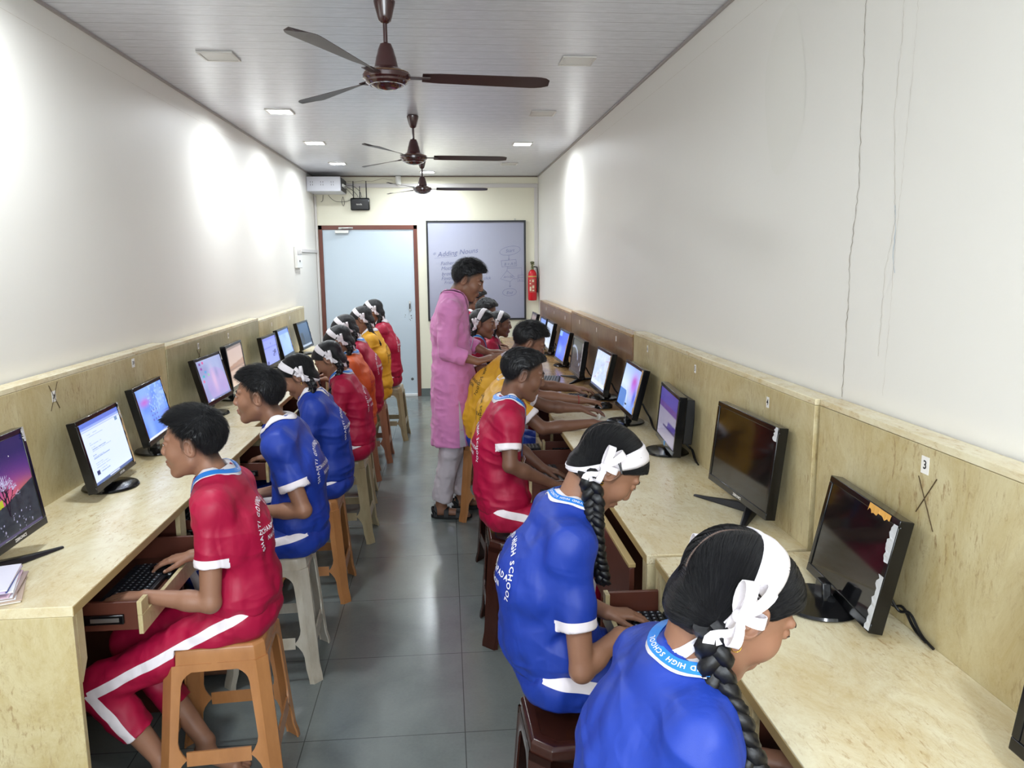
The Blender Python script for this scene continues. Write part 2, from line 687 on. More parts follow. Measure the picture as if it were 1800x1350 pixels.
for (x, z, r) in ((-0.50, 1.01, .005), (-0.505, .985, .004), (-0.43, 1.0, .007), (-0.425, .97, .006), (-0.44, .945, .005), (-0.45, .955, .004)):
    hl.lathe([(r, -0.001), (r, 0.001)], 8, M=Matrix.Translation((x, YB + 0.0025, z)) @ Matrix.Rotation(rad(90), 4, 'X'))
obj('screw_hole', hl, M_ink, leaf)
hl = MB()
hl.lathe([(0.018, -0.001), (0.018, 0.001)], 9, M=Matrix.Translation((-0.437, YB + 0.0025, 0.215)) @ Matrix.Rotation(rad(90), 4, 'X'))
obj('worn_patch', hl, simple('worn_grey', '#54585a', .8), leaf)


# ---------------------------------------------------------------- ceiling panel lights
def panel(x, y, lit, label):
    t = thing('ceiling_panel_light', label, 'ceiling light', (x, y, ZC), 0, 'square panel lights in the ceiling')
    f = MB()
    s, w = 0.085, 0.012
    for a in ((-s, s, -s, -s + w), (-s, s, s - w, s), (-s, -s + w, -s + w, s - w), (s - w, s, -s + w, s - w)):
        f.box(a[0], a[1], a[2], a[3], -0.009, -0.0005)
    obj('frame', f, M_pframe, t, bevel=0.001)
    obj('diffuser', MB().box(-s + w, s - w, -s + w, s - w, -0.006, -0.002), M_lit if lit else M_unlit, t, smooth=0)
    if lit:
        area_light('panel_lamp', (0, 0, -0.012), 0.14, PANEL_W, (0.88, 0.95, 1.0), parent=t, spread=170)
    return t


panel(-1.08, 4.07, False, 'unlit square ceiling panel nearest on the left side')
panel(0.69, 4.07, False, 'unlit square ceiling panel nearest on the right side')
panel(-1.08, 5.48, True, 'lit square ceiling panel, nearest lit one on the left')
panel(0.69, 5.48, False, 'unlit square ceiling panel on the right, between the nearest panel and the lit one')
panel(-1.08, 6.88, True, 'lit square ceiling panel on the left, middle of the three lit ones')
panel(0.69, 6.88, True, 'the only lit square ceiling panel on the right side')
panel(-1.08, 8.28, True, 'lit square ceiling panel on the left, in front of the white box')
panel(0.69, 8.28, False, 'small unlit ceiling panel on the right, farthest from camera')
panel(-0.18, 9.05, True, 'lit ceiling panel in the middle behind the farthest fan')
for xx, sd in ((-1.08, 'left'), (0.69, 'right')):
    panel(xx, 2.62, xx < 0, ('lit' if xx < 0 else 'unlit') + ' square ceiling panel overhead on the %s, just out of view' % sd)
for xx, sd in ((-1.08, 'left'), (0.69, 'right')):
    panel(xx, 1.25, False, 'unlit square ceiling panel above the camera on the %s' % sd)
for xx, sd in ((-1.08, 'left'), (0.69, 'right')):
    panel(xx, -0.15, True, 'lit square ceiling panel behind the camera on the %s' % sd)


# ---------------------------------------------------------------- ceiling fans
def make_fan(loc, ang, label):
    t = thing('ceiling_fan', label, 'ceiling fan', loc, ang, 'brown ceiling fans along the middle of the ceiling')
    obj('canopy', MB().lathe([(0.034, 0), (0.042, -0.008), (0.040, -0.02), (0.028, -0.066), (0.023, -0.08), (0.014, -0.086), (0.010, -0.088)], 32), M_fan, t, smooth=50)
    obj('down_rod', MB().lathe([(0.0085, -0.07), (0.0085, -0.19)], 16), M_fan, t)
    m = MB().lathe([(0.009, -0.158), (0.022, -0.164), (0.031, -0.185), (0.036, -0.205), (0.040, -0.216), (0.0405, -0.222), (0.046, -0.246), (0.047, -0.255)], 40)
    obj('motor_cover', m, M_fan, t, smooth=40)
    m = MB().lathe([(0.045, -0.250), (0.058, -0.257), (0.064, -0.263), (0.085, -0.271), (0.094, -0.280), (0.093, -0.294), (0.084, -0.300), (0.082, -0.307), (0.070, -0.316), (0.066, -0.318)], 48)
    mo = obj('motor_housing', m, M_fan, t, smooth=30)
    m = MB().tube([(0.0875 * math.cos(a), 0.0875 * math.sin(a), -0.2725) for a in [i * math.pi / 24 for i in range(48)]], 0.0012, 6, closed=True)
    obj('trim_ring', m, M_fanr, mo)
    m = MB().tube([(0.068 * math.cos(a), 0.068 * math.sin(a), -0.3175) for a in [i * math.pi / 24 for i in range(48)]], 0.0022, 6, closed=True)
    obj('trim_ring', m, M_fanc, mo)
    obj('bottom_cap', MB().lathe([(0.064, -0.315), (0.058, -0.322), (0.035, -0.332), (0.004, -0.336)], 40), M_fan, t, smooth=60)
    for k in range(3):
        R = Matrix.Rotation(k * 2 * math.pi / 3, 4, 'Z')
        b = MB()
        b.box(0.085, 0.17, -0.02, 0.02, -0.288, -0.284)
        n = 24
        vs = []
        for i in range(n):
            f = i / (n - 1)
            x = 0.14 + f * 0.52
            w = 0.030 + 0.034 * f
            if f < 0.12:
                w *= 0.65 + 0.35 * f / 0.12
            if f > 0.85:
                w *= math.sqrt(max(0.02, 1 - ((f - 0.85) / 0.15) ** 2 * 0.96))
            tw = -0.011 * (1 - 0.3 * f)
            vs += [(x, -w, -0.284 - tw), (x, w, -0.284 + tw), (x, w, -0.2825 + tw), (x, -w, -0.2825 - tw)]
        fs = []
        for i in range(n - 1):
            for j in range(4):
                j2 = (j + 1) % 4
                fs.append((4 * i + j, 4 * i + j2, 4 * i + 4 + j2, 4 * i + 4 + j))
        fs += [(3, 2, 1, 0), (4 * n - 4, 4 * n - 3, 4 * n - 2, 4 * n - 1)]
        b.add(vs, fs)
        b.mul(R)
        obj('blade', b, M_blade, t)
    return t


make_fan((-0.213, 3.2, ZC), rad(8), 'brown ceiling fan nearest to the camera')
make_fan((-0.203, 5.6, ZC), rad(6), 'middle brown ceiling fan with a blade pointing right')
make_fan((-0.212, 8.0, ZC), rad(4), 'farthest brown ceiling fan in front of the back wall')

# ---------------------------------------------------------------- whiteboard
WB0, WB1, WBZ0, WBZ1 = -0.222, 0.984, 0.933, 2.138
wb = thing('whiteboard', 'large white marker board in black frame with a flowchart, behind the man in pink', 'whiteboard', (0.38, YB, 1.53))
f = MB()
w = 0.022
f.box(WB0, WB1, YB - 0.026, YB - 0.001, WBZ1 - w, WBZ1)
f.box(WB0, WB1, YB - 0.026, YB - 0.001, WBZ0, WBZ0 + w)
f.box(WB0, WB0 + w, YB - 0.026, YB - 0.001, WBZ0 + w, WBZ1 - w)
f.box(WB1 - w, WB1, YB - 0.026, YB - 0.001, WBZ0 + w, WBZ1 - w)
obj('frame', f, M_blackm, wb, world=True, bevel=0.002)
obj('board', MB().box(WB0 + w, WB1 - w, YB - 0.016, YB - 0.002, WBZ0 + w, WBZ1 - w), M_board, wb, world=True, smooth=0)
h_ = MB()
for x in (-0.09, 0.855):
    h_.tube([(x, YB - 0.006, WBZ1), (x, YB - 0.006, WBZ1 + 0.022)], 0.006)
obj('hanging_hook', h_, M_steel, wb, world=True)
YW = YB - 0.0172


def wtext(s, px, z, size, bold=-0.0004, shear=0.3, ang=5):
    M = Matrix.Translation((px, YW, z)) @ Matrix.Rotation(rad(90), 4, 'X') @ Matrix.Rotation(rad(ang), 4, 'Z')
    return text_mb(s, size, M, bold=bold, shear=shear, align='LEFT')


wr = MB()
for s, x, z, sz, an in (('* Adding Nouns', -0.155, 1.725, 0.085, 6), ('Father', -0.06, 1.625, 0.062, 3), ('Mother', -0.055, 1.565, 0.062, 3),
                        ('brother', -0.05, 1.50, 0.062, 3), ('Favourite', -0.055, 1.445, 0.062, 3), ('Friend', -0.02, 1.395, 0.055, 3),
                        ('click', 0.46, 1.445, 0.05, 2)):
    obj('written_line', wtext(s, x, z, sz, ang=an), M_marker, wb, world=True, fixn=False, smooth=0)
wr = MB()
for s, x, z, sz, an in (('Start', 0.735, 1.77, 0.055, 6), ('B = A/5', 0.715, 1.61, 0.045, 4), ('A<=50', 0.705, 1.455, 0.042, 2),
                        ('Print', 0.885, 1.447, 0.034, 4), ('A+1', 0.89, 1.415, 0.034, 4), ('End', 0.74, 1.263, 0.05, 2)):
    obj('written_line', wtext(s, x, z, sz, ang=an, bold=-0.0004), M_marker, wb, world=True, fixn=False, smooth=0)


def line(mb, pts, w=0.0016):
    vs = []
    for i, p in enumerate(pts):
        a = pts[max(0, i - 1)]
        b = pts[min(len(pts) - 1, i + 1)]
        d = Vector((b[0] - a[0], b[1] - a[1]))
        if d.length < 1e-9:
            d = Vector((1, 0))
        d.normalize()
        vs += [(p[0] - d.y * w, YW, p[1] + d.x * w), (p[0] + d.y * w, YW, p[1] - d.x * w)]
    obj('flowchart_stroke', MB().add(vs, [(2 * i, 2 * i + 1, 2 * i + 3, 2 * i + 2) for i in range(len(pts) - 1)]), M_marker, wb, world=True, fixn=False, smooth=0)


def ell(cx, cz, rx, rz, tilt=0.15):
    return [(cx + rx * math.cos(a), cz + rz * math.sin(a) + tilt * rx * math.cos(a)) for a in [i * math.pi / 20 for i in range(41)]]


line(wr, ell(0.79, 1.775, 0.125, 0.052))
line(wr, [(0.775, 1.722), (0.775, 1.665)])
line(wr, [(0.765, 1.68), (0.775, 1.665), (0.785, 1.68)])
line(wr, [(0.68, 1.655), (0.69, 1.58)])
line(wr, [(0.69, 1.58), (0.87, 1.592)])
line(wr, [(0.87, 1.592), (0.862, 1.668)])
line(wr, [(0.862, 1.668), (0.68, 1.655)])
line(wr, [(0.76, 1.582), (0.75, 1.535), (0.845, 1.455), (0.79, 1.40), (0.67, 1.435), (0.75, 1.535)])
line(wr, [(0.76, 1.565), (0.93, 1.568), (0.935, 1.48)])
line(wr, [(0.83, 1.435), (0.875, 1.436)])
line(wr, [(0.885, 1.478), (0.958, 1.482)])
line(wr, [(0.885, 1.478), (0.88, 1.40), (0.958, 1.405)])
line(wr, [(0.785, 1.40), (0.785, 1.335), (0.775, 1.35)])
line(wr, [(0.785, 1.335), (0.797, 1.352)])
line(wr, ell(0.78, 1.272, 0.085, 0.045, 0.05))
line(wr, [(-0.13, 1.69), (0.12, 1.715)], 0.001)
line(wr, [(0.43, 1.605), (0.50, 1.615)], 0.001)

# ---------------------------------------------------------------- fire extinguisher
ex = thing('fire_extinguisher', 'red fire extinguisher hanging in the back right corner', 'fire extinguisher', (1.055, YB - 0.09, 1.17))
obj('cylinder', MB().lathe([(0.02, 0.0), (0.048, 0.004), (0.053, 0.02), (0.053, 0.30), (0.048, 0.335), (0.035, 0.36), (0.018, 0.375)], 28), M_red, ex, smooth=50)
obj('valve', MB().lathe([(0.017, 0.37), (0.017, 0.40), (0.012, 0.41), (0.012, 0.44)], 16), M_brass, ex)
obj('handle', MB().box(-0.02, 0.02, -0.055, 0.02, 0.435, 0.447).box(-0.018, 0.018, -0.05, 0.0, 0.405, 0.415), M_brass, ex, bevel=0.002)
obj('valve_knob', MB().lathe([(0.012, 0.447), (0.026, 0.455), (0.026, 0.468), (0.01, 0.475)], 16), M_brass, ex)
obj('hose', MB().tube([(0.015, 0, 0.41), (0.055, -0.01, 0.405), (0.065, -0.02, 0.33), (0.062, -0.02, 0.2), (0.058, -0.02, 0.10)], 0.009, 10), M_blackm, ex)
lb = MB()
for i in range(9):
    pass
ang = [rad(-150 + 10 * i) for i in range(13)]


def cyl_patch(r, a0, a1, z0, z1, n=10):
    mb = MB()
    vs = []
    for i in range(n + 1):
        a = a0 + (a1 - a0) * i / n
        vs += [(r * math.cos(a), r * math.sin(a), z0), (r * math.cos(a), r * math.sin(a), z1)]
    return mb.add(vs, [(2 * i, 2 * i + 2, 2 * i + 3, 2 * i + 1) for i in range(n)])


obj('label_frame', cyl_patch(0.0536, rad(-140), rad(-50), 0.10, 0.27), simple('dull_red_label', '#b4483f', .5), ex, fixn=False)
p_ = MB()
for a0, a1, z0, z1 in ((-135, -115, .20, .215), (-135, -118, .235, .25), (-100, -75, .225, .255), (-98, -72, .15, .185), (-98, -72, .115, .135), (-133, -110, .12, .17)):
    q_ = cyl_patch(0.0542, rad(a0), rad(a1), z0, z1, 4)
    p_.add(q_.v, q_.f)
obj('label_text', p_, simple('extinguisher_label_cream', '#d9c7a8', .5), ex, fixn=False)
obj('yellow_band', cyl_patch(0.0538, rad(-160), rad(-20), 0.285, 0.300, 12), M_yel, ex, fixn=False)

# ---------------------------------------------------------------- network box, router, trunking, camera
rk = thing('network_cabinet', 'light grey wall mounted network cabinet in the top left back corner', 'cabinet', (-1.345, 9.26, 2.46))
bx = MB()
X0, X1, Y0, Y1, Z0, Z1 = -1.53, -1.150, 9.02, 9.497, 2.445, 2.605
bx.box(X0, X1 - 0.004, Y0, Y1, Z0, Z1)
obj('body', bx, M_rack, rk, world=True, bevel=0.004)
v_ = MB()
for cx in (-1.475, -1.36, -1.245):
    for dx in (-0.012, 0.012):
        for z in (2.515, 2.545):
            v_.box(cx + dx - 0.002, cx + dx + 0.002, Y0 - 0.0015, Y0, z - 0.009, z + 0.009)
obj('vent_slots', v_, M_ink, rk, world=True, smooth=0)
obj('front_panel', MB().box(X1 - 0.004, X1 + 0.004, Y0 + 0.02, Y1 - 0.02, Z0 + 0.01, Z1 - 0.01), M_blackm, rk, world=True, bevel=0.002)
sw = MB()
for i in range(5):
    sw.box(X1 + 0.004, X1 + 0.02, Y0 + 0.06 + i * 0.06, Y0 + 0.09 + i * 0.06, 2.50, 2.53)
obj('plug', sw, M_whitep, rk, world=True, bevel=0.001)

ro = thing('wifi_router', 'black wifi router with three antennas under the network cabinet', 'router', (-0.992, YB - 0.03, 2.33))
obj('body', MB().box(-0.112, 0.112, -0.018, 0.026, -0.07, 0.075), M_black, ro, bevel=0.014)
for x in (-0.075, 0.0, 0.077):
    h = 0.14 if x == 0 else 0.20
    obj('antenna', MB().tube([(x, 0.005, 0.07), (x, 0.005, 0.07 + h)], [0.006, 0.0045]), M_blackm, ro)
obj('logo', text_mb('tenda', 0.03, Matrix.Translation((-0.01, -0.0186, 0.0)) @ Matrix.Rotation(rad(90), 4, 'X')), M_label, ro, fixn=False, smooth=0)
cb = thing('network_cables', 'loose grey network cables running between cabinet and router', 'cable', (-1.15, 9.4, 2.4))
k_ = MB()
for pts in ([(-1.135, 9.20, 2.51), (-1.06, 9.3, 2.54), (-0.98, 9.44, 2.48), (-0.97, 9.46, 2.41)],
            [(-1.135, 9.26, 2.515), (-1.08, 9.35, 2.50), (-1.02, 9.45, 2.44), (-1.01, 9.46, 2.41)],
            [(-1.135, 9.14, 2.51), (-1.09, 9.3, 2.46), (-1.06, 9.45, 2.42)],
            [(-1.36, 9.47, 2.44), (-1.33, 9.47, 2.40), (-1.28, 9.47, 2.36), (-1.15, 9.47, 2.36), (-1.10, 9.47, 2.385)],
            [(-1.19, 9.47, 2.42), (-1.21, 9.47, 2.36), (-1.19, 9.47, 2.30), (-1.17, 9.47, 2.35), (-1.19, 9.47, 2.42)],
            [(-1.42, 9.47, 2.44), (-1.425, 9.47, 2.37), (-1.45, 9.47, 2.36)]):
    Q = []
    for i in range(len(pts) - 1):
        for j in range(6):
            Q.append(Vector(pts[i]).lerp(Vector(pts[i + 1]), j / 6))
    Q.append(Vector(pts[-1]))
    for _ in range(6):
        Q = [Q[0]] + [(Q[i - 1] + Q[i] * 2 + Q[i + 1]) / 4 for i in range(1, len(Q) - 1)] + [Q[-1]]
    k_.tube(Q, 0.003, 6)
obj('cable_bundle', k_, simple('grey_network_cable', '#55524c', .6), cb, world=True)
k_ = MB()
k_.tube([(-1.13, 9.485, 2.60), (-1.05, 9.485, 2.59), (-0.95, 9.485, 2.605), (-0.85, 9.485, 2.595), (-0.72, 9.485, 2.63), (-0.6, 9.485, 2.61)], 0.002, 6)
obj('thin_wire', k_, simple('beige_wire', '#9b8d74', .6), cb, world=True)

tr = thing('cable_trunking', 'grey plastic cable trunking along the top of the back wall and down its right corner', 'cable trunking', (0, YB, 2.55))
obj('run', MB().box(-1.15, 1.135, YB - 0.016, YB - 0.0005, 2.525, 2.572), M_trunk, tr, world=True, bevel=0.002)
obj('run', MB().box(1.090, 1.135, YB - 0.016, YB - 0.0005, 1.25, 2.524), M_trunk, tr, world=True, bevel=0.002)
tr2 = thing('cable_trunking', 'narrow white cable trunking down the back left corner beside the door frame', 'cable trunking', (-1.51, YB, 1.5))
obj('run', MB().box(-1.529, -1.504, YB - 0.03, YB - 0.0125, 0.1, 2.43), M_trunk, tr2, world=True, bevel=0.002)
obj('run', MB().box(XL + 0.0005, XL + 0.016, 8.38, YB - 0.03, 1.765, 1.80), M_trunk, tr2, world=True, bevel=0.002)
sb = thing('switch_board', 'white electrical switch board on the left wall near the door', 'switch board', (XL, 8.24, 1.71))
obj('plate', MB().box(XL + 0.0005, XL + 0.03, 8.10, 8.38, 1.60, 1.82), M_whitep, sb, world=True, bevel=0.004)
s_ = MB()
for i in range(4):
    s_.box(XL + 0.03, XL + 0.036, 8.14 + i * 0.055, 8.18 + i * 0.055, 1.74, 1.79)
obj('switch', s_, M_trunk, sb, world=True, bevel=0.002)
obj('indicator', MB().box(XL + 0.03, XL + 0.033, 8.22, 8.26, 1.66, 1.68), M_blackm, sb, world=True)
bu = thing('round_sensor', 'small white round sensor on the back wall under the ceiling', 'sensor', (-0.535, YB, 2.62))
obj('mount', MB().lathe([(0.03, -0.035), (0.032, -0.03), (0.032, 0.03), (0.03, 0.034)], 20, c=(0, -0.035, 0)), M_whitep, bu)
obj('dome', MB().ball((0.005, -0.035, -0.045), 0.031), M_whitep, bu)
# ---------------------------------------------------------------- desks with low backboards (one unit = one thing)
ZD = 0.80


def slanted_box(mb, x0a, x1a, ya, x0b, x1b, yb, z0, z1):
    vs = [(x0a, ya, z0), (x1a, ya, z0), (x0b, yb, z0), (x1b, yb, z0), (x0a, ya, z1), (x1a, ya, z1), (x0b, yb, z1), (x1b, yb, z1)]
    return mb.add(vs, [(0, 2, 3, 1), (4, 5, 7, 6), (0, 1, 5, 4), (2, 6, 7, 3), (0, 4, 6, 2), (1, 3, 7, 5)])


def desk(side, y0, y1, xf, xh, zt, label, blabel, mats, drawers=(), dividers=()):
    """side -1: left wall, +1: right wall. xf: front edge, xh: face of the backboard"""
    s = side
    wall = (XR - 0.013) if s > 0 else (XL + 0.013)
    mtop, mup = mats
    t = thing('computer_desk', label, 'desk', ((xf + wall) / 2, (y0 + y1) / 2, 0), 0, 'long computer desks along the walls')

    def B(x0, x1, ya, yb, z0, z1, mb=None):
        mb = mb or MB()
        return mb.box(min(x0, x1), max(x0, x1), ya, yb, z0, z1)
    obj('desktop', B(xf, xh, y0, y1, ZD - 0.028, ZD), mtop, t, world=True, bevel=0.0015)
    obj('edge_band', B(xf - s * 0.0012, xf, y0 + .002, y1 - .002, ZD - 0.026, ZD - 0.003), M_edge, t, world=True, smooth=0)
    bb = thing('wall_backboard', blabel, 'backboard', ((xh + wall) / 2, (y0 + y1) / 2, 0), 0, 'boxed backboards behind the desks')
    obj('front_board', B(xh, xh + s * 0.018, y0, y1, 0.10, zt - 0.019), mup, bb, world=True, bevel=0.0015)
    obj('top_ledge', B(xh, wall + s * 0.0, y0, y1, zt - 0.018, zt), mtop, bb, world=True, bevel=0.0015)
    for ye in (y0, y1 - 0.018):
        obj('end_panel', B(xf + s * 0.002, xh - s * .001, ye, ye + 0.018, 0.0, ZD - 0.0285), mup, t, world=True, bevel=0.0015)
        obj('end_panel', B(xh + s * 0.019, wall, ye, ye + 0.018, 0.0, zt - 0.0185), mup, bb, world=True, bevel=0.0015)
    # front stiles beside the openings
    stl = [(y0 + 0.0185, y0 + 0.055), (y1 - 0.055, y1 - 0.0185)] + [(d - 0.03, d + 0.03) for d in dividers]
    for a, b in stl:
        poly = [(a, ZD - 0.0285), (b, ZD - 0.0285), (b, ZD - 0.17), (b - (b - a) * .9 if a < y0 + .1 else b, ZD - 0.22), (a, ZD - 0.22)]
        obj('front_stile', MB().prism(poly, 'x', xf + s * 0.002, xf + s * 0.018), mup, t, world=True, bevel=0.001)
    for d in dividers:
        obj('divider_panel', B(xf + s * 0.02, xh - s * 0.001, d - 0.009, d + 0.009, 0.0, ZD - 0.0285), M_wood, t, world=True)
    for i, (a, b, pull, op) in enumerate(drawers):
        zt_, zb = 0.712, 0.628
        xb = xf - s * pull           # front of the tray
        xi = xb + s * 0.40           # inner end
        if abs(xi - xf) > abs(xh - xf) - 0.03:
            xi = xh - s * 0.03
        d = obj('keyboard_drawer', B(xb + s * .014, xi, a + .0125, b - .0125, zb, zb + 0.010), simple('drawer_floor_brown', '#5d3a2c', .4, bump=(20, .2)) if i == 0 else bpy.data.materials['drawer_floor_brown'], t, world=True)
        for yy in (a, b - 0.012):
            obj('drawer_side', B(xb + s * .014, xi, yy, yy + 0.012, zb, zt_), M_wood, d, world=True, bevel=0.001)
        obj('drawer_back', B(xi, xi - s * 0.012, a + .0125, b - .0125, zb + .0105, zt_), M_wood, d, world=True)
        obj('drawer_front', B(xb, xb + s * 0.013, a - 0.005, b + 0.005, zb - 0.012, zb + (0.045 if op == 'low' else 0.085)), mup, d, world=True, bevel=0.0015)
        if op == 'low':
            for (q0, q1) in ((a - .005, a + .045), (b - .03, b + .005)):
                obj('drawer_front', B(xb, xb + s * 0.013, q0, q1, zb + 0.0455, zt_ + .002), mup, d, world=True, bevel=0.001)
        for yy in (a - 0.0105, b + 0.0005):
            obj('slide_rail', B(xb + s * 0.05, xi, yy, yy + 0.010, zb + 0.022, zb + 0.05), M_black, d, world=True, bevel=0.002)
            obj('slide_rail', B(xb + s * 0.05 + s * .012, xb + s * .14, yy - .002, yy, zb + 0.03, zb + 0.042), M_steel, d, world=True)
    return t


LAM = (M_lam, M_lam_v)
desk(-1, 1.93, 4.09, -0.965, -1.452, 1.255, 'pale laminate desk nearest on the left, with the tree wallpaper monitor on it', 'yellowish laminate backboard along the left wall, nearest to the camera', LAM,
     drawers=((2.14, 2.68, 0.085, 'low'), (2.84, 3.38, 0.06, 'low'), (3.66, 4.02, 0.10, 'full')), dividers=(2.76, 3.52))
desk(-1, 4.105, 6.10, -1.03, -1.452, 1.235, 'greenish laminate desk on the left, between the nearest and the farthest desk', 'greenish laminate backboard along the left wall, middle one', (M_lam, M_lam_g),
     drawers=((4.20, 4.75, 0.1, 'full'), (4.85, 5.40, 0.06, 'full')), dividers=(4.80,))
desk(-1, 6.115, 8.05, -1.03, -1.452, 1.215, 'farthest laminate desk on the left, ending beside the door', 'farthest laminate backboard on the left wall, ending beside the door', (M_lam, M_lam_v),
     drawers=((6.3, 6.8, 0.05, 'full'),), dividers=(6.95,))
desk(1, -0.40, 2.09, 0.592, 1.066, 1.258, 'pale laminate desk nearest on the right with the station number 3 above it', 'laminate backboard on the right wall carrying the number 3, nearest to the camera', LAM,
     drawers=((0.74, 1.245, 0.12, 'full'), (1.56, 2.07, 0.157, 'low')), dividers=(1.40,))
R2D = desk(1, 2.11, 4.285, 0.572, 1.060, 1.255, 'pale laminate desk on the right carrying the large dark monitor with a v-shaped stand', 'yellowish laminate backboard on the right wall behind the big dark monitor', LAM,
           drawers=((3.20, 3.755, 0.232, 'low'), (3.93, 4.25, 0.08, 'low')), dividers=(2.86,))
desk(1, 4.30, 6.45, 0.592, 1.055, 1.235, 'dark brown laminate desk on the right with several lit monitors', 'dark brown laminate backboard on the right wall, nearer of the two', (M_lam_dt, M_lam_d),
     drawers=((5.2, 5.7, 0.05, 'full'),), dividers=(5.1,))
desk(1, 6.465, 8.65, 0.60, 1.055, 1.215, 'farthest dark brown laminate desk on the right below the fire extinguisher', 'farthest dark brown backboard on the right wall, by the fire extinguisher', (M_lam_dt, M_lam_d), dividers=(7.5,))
obj('drawer_front', MB().box(0.536, 0.552, 2.175, 2.80, 0.46, 0.735), M_wood, R2D, world=True, bevel=0.002)
obj('drawer_front', MB().box(0.533, 0.556, 2.175, 2.80, 0.7355, 0.748), M_edge, R2D, world=True, bevel=0.002)


# station number labels on the backboards
def station(x, y, z, txt, nx, label, w=0.014, h=0.02, cross=False):
    t = thing('number_label', label, 'label', (x, y, z))
    e = -nx * 0.0008
    obj('paper', MB().box(min(0, -e * 1), max(0, -e * 1), -w, w, -h, h), M_label, t, smooth=0)
    M = frame_mat((nx * 0.0014, 0, 0), (0, nx, 0), (0, 0, 1))
    if txt:
        obj('digits', text_mb(txt, 0.028 if len(txt) == 1 else 0.022, M, bold=0.0004), M_ink, t, fixn=False, smooth=0)
    if cross:
        for a, b in cross:
            obj('drawn_stroke', MB().tube([(nx * 0.0008, a[0], a[1]), (nx * 0.0008, b[0], b[1])], 0.0012, 5), simple('brown_pen', '#4a3820', .7), t)
    return t


station(1.0655, 1.592, 1.197, '3', -1, 'small paper number 3 on the right backboard above a pencilled cross', cross=(((0.02, -0.03), (-0.045, -0.14)), ((-0.045, -0.02), (0.02, -0.115))))
station(1.0595, 2.434, 1.186, '4', -1, 'small paper number on the right backboard above the big dark monitor', 0.010, 0.018)
station(1.0595, 3.19, 1.193, '5', -1, 'small paper number on the right backboard left of the big dark monitor', 0.010, 0.018)
station(1.0595, 3.98, 1.19, '6', -1, 'small paper number on the pale right backboard nearest to the brown desk', 0.010, 0.018)
for y in (4.72, 5.35, 6.05):
    station(1.0545, y, 1.17, '', -1, 'tiny paper number on the brown right backboard %s' % {4.72: 'nearest to the pale desk', 5.35: 'in its middle', 6.05: 'near its far end'}[y], 0.009, 0.016)
for y in (6.8, 7.5, 8.1):
    station(1.0545, y, 1.15, '', -1, 'tiny paper number on the farthest brown backboard %s' % {6.8: 'at its near end', 7.5: 'in its middle', 8.1: 'at its far end'}[y], 0.009, 0.016)
station(-1.4515, 2.93, 1.178, '29', 1, 'small paper number with a pencilled cross on the left backboard', cross=(((-0.03, -0.05), (0.035, 0.05)), ((0.035, -0.05), (-0.03, 0.045))))
station(-1.4515, 3.67, 1.235 - .03, '28', 1, 'small paper number on the left backboard at the end of the nearest desk', 0.016, 0.02)
station(-1.4515, 4.62, 1.18, '27', 1, 'peeling paper number on the greenish left backboard, nearer one', 0.012, 0.018, cross=(((-0.03, -0.09), (0.035, -0.02)), ((0.035, -0.09), (-0.03, -0.02))))
station(-1.4515, 5.25, 1.18, '26', 1, 'peeling paper number on the greenish left backboard, farther one', 0.012, 0.018)
station(-1.4515, 6.55, 1.15, '', 1, 'tiny paper number on the farthest left backboard, nearer one', 0.01, 0.016)
station(-1.4515, 7.30, 1.15, '', 1, 'tiny paper number on the farthest left backboard, farther one', 0.01, 0.016)


# ---------------------------------------------------------------- screen pictures (what the lit screens show), as arrays
def vnoise(u, v, f, seed):
    rs = np.random.RandomState(seed)
    g = rs.rand(int(f) + 3, int(f) + 3)
    x, y = u * f, v * f
    i, j = x.astype(int), y.astype(int)
    a, b = x - i, y - j
    a, b = a * a * (3 - 2 * a), b * b * (3 - 2 * b)
    return (g[i, j] * (1 - a) + g[i + 1, j] * a) * (1 - b) + (g[i, j + 1] * (1 - a) + g[i + 1, j + 1] * a) * b


def hexs(*hs):
    return [np.array(lin(h)[:3]) for h in hs]


def lerp(a, b, t):
    return a * (1 - t[..., None]) + b * t[..., None]


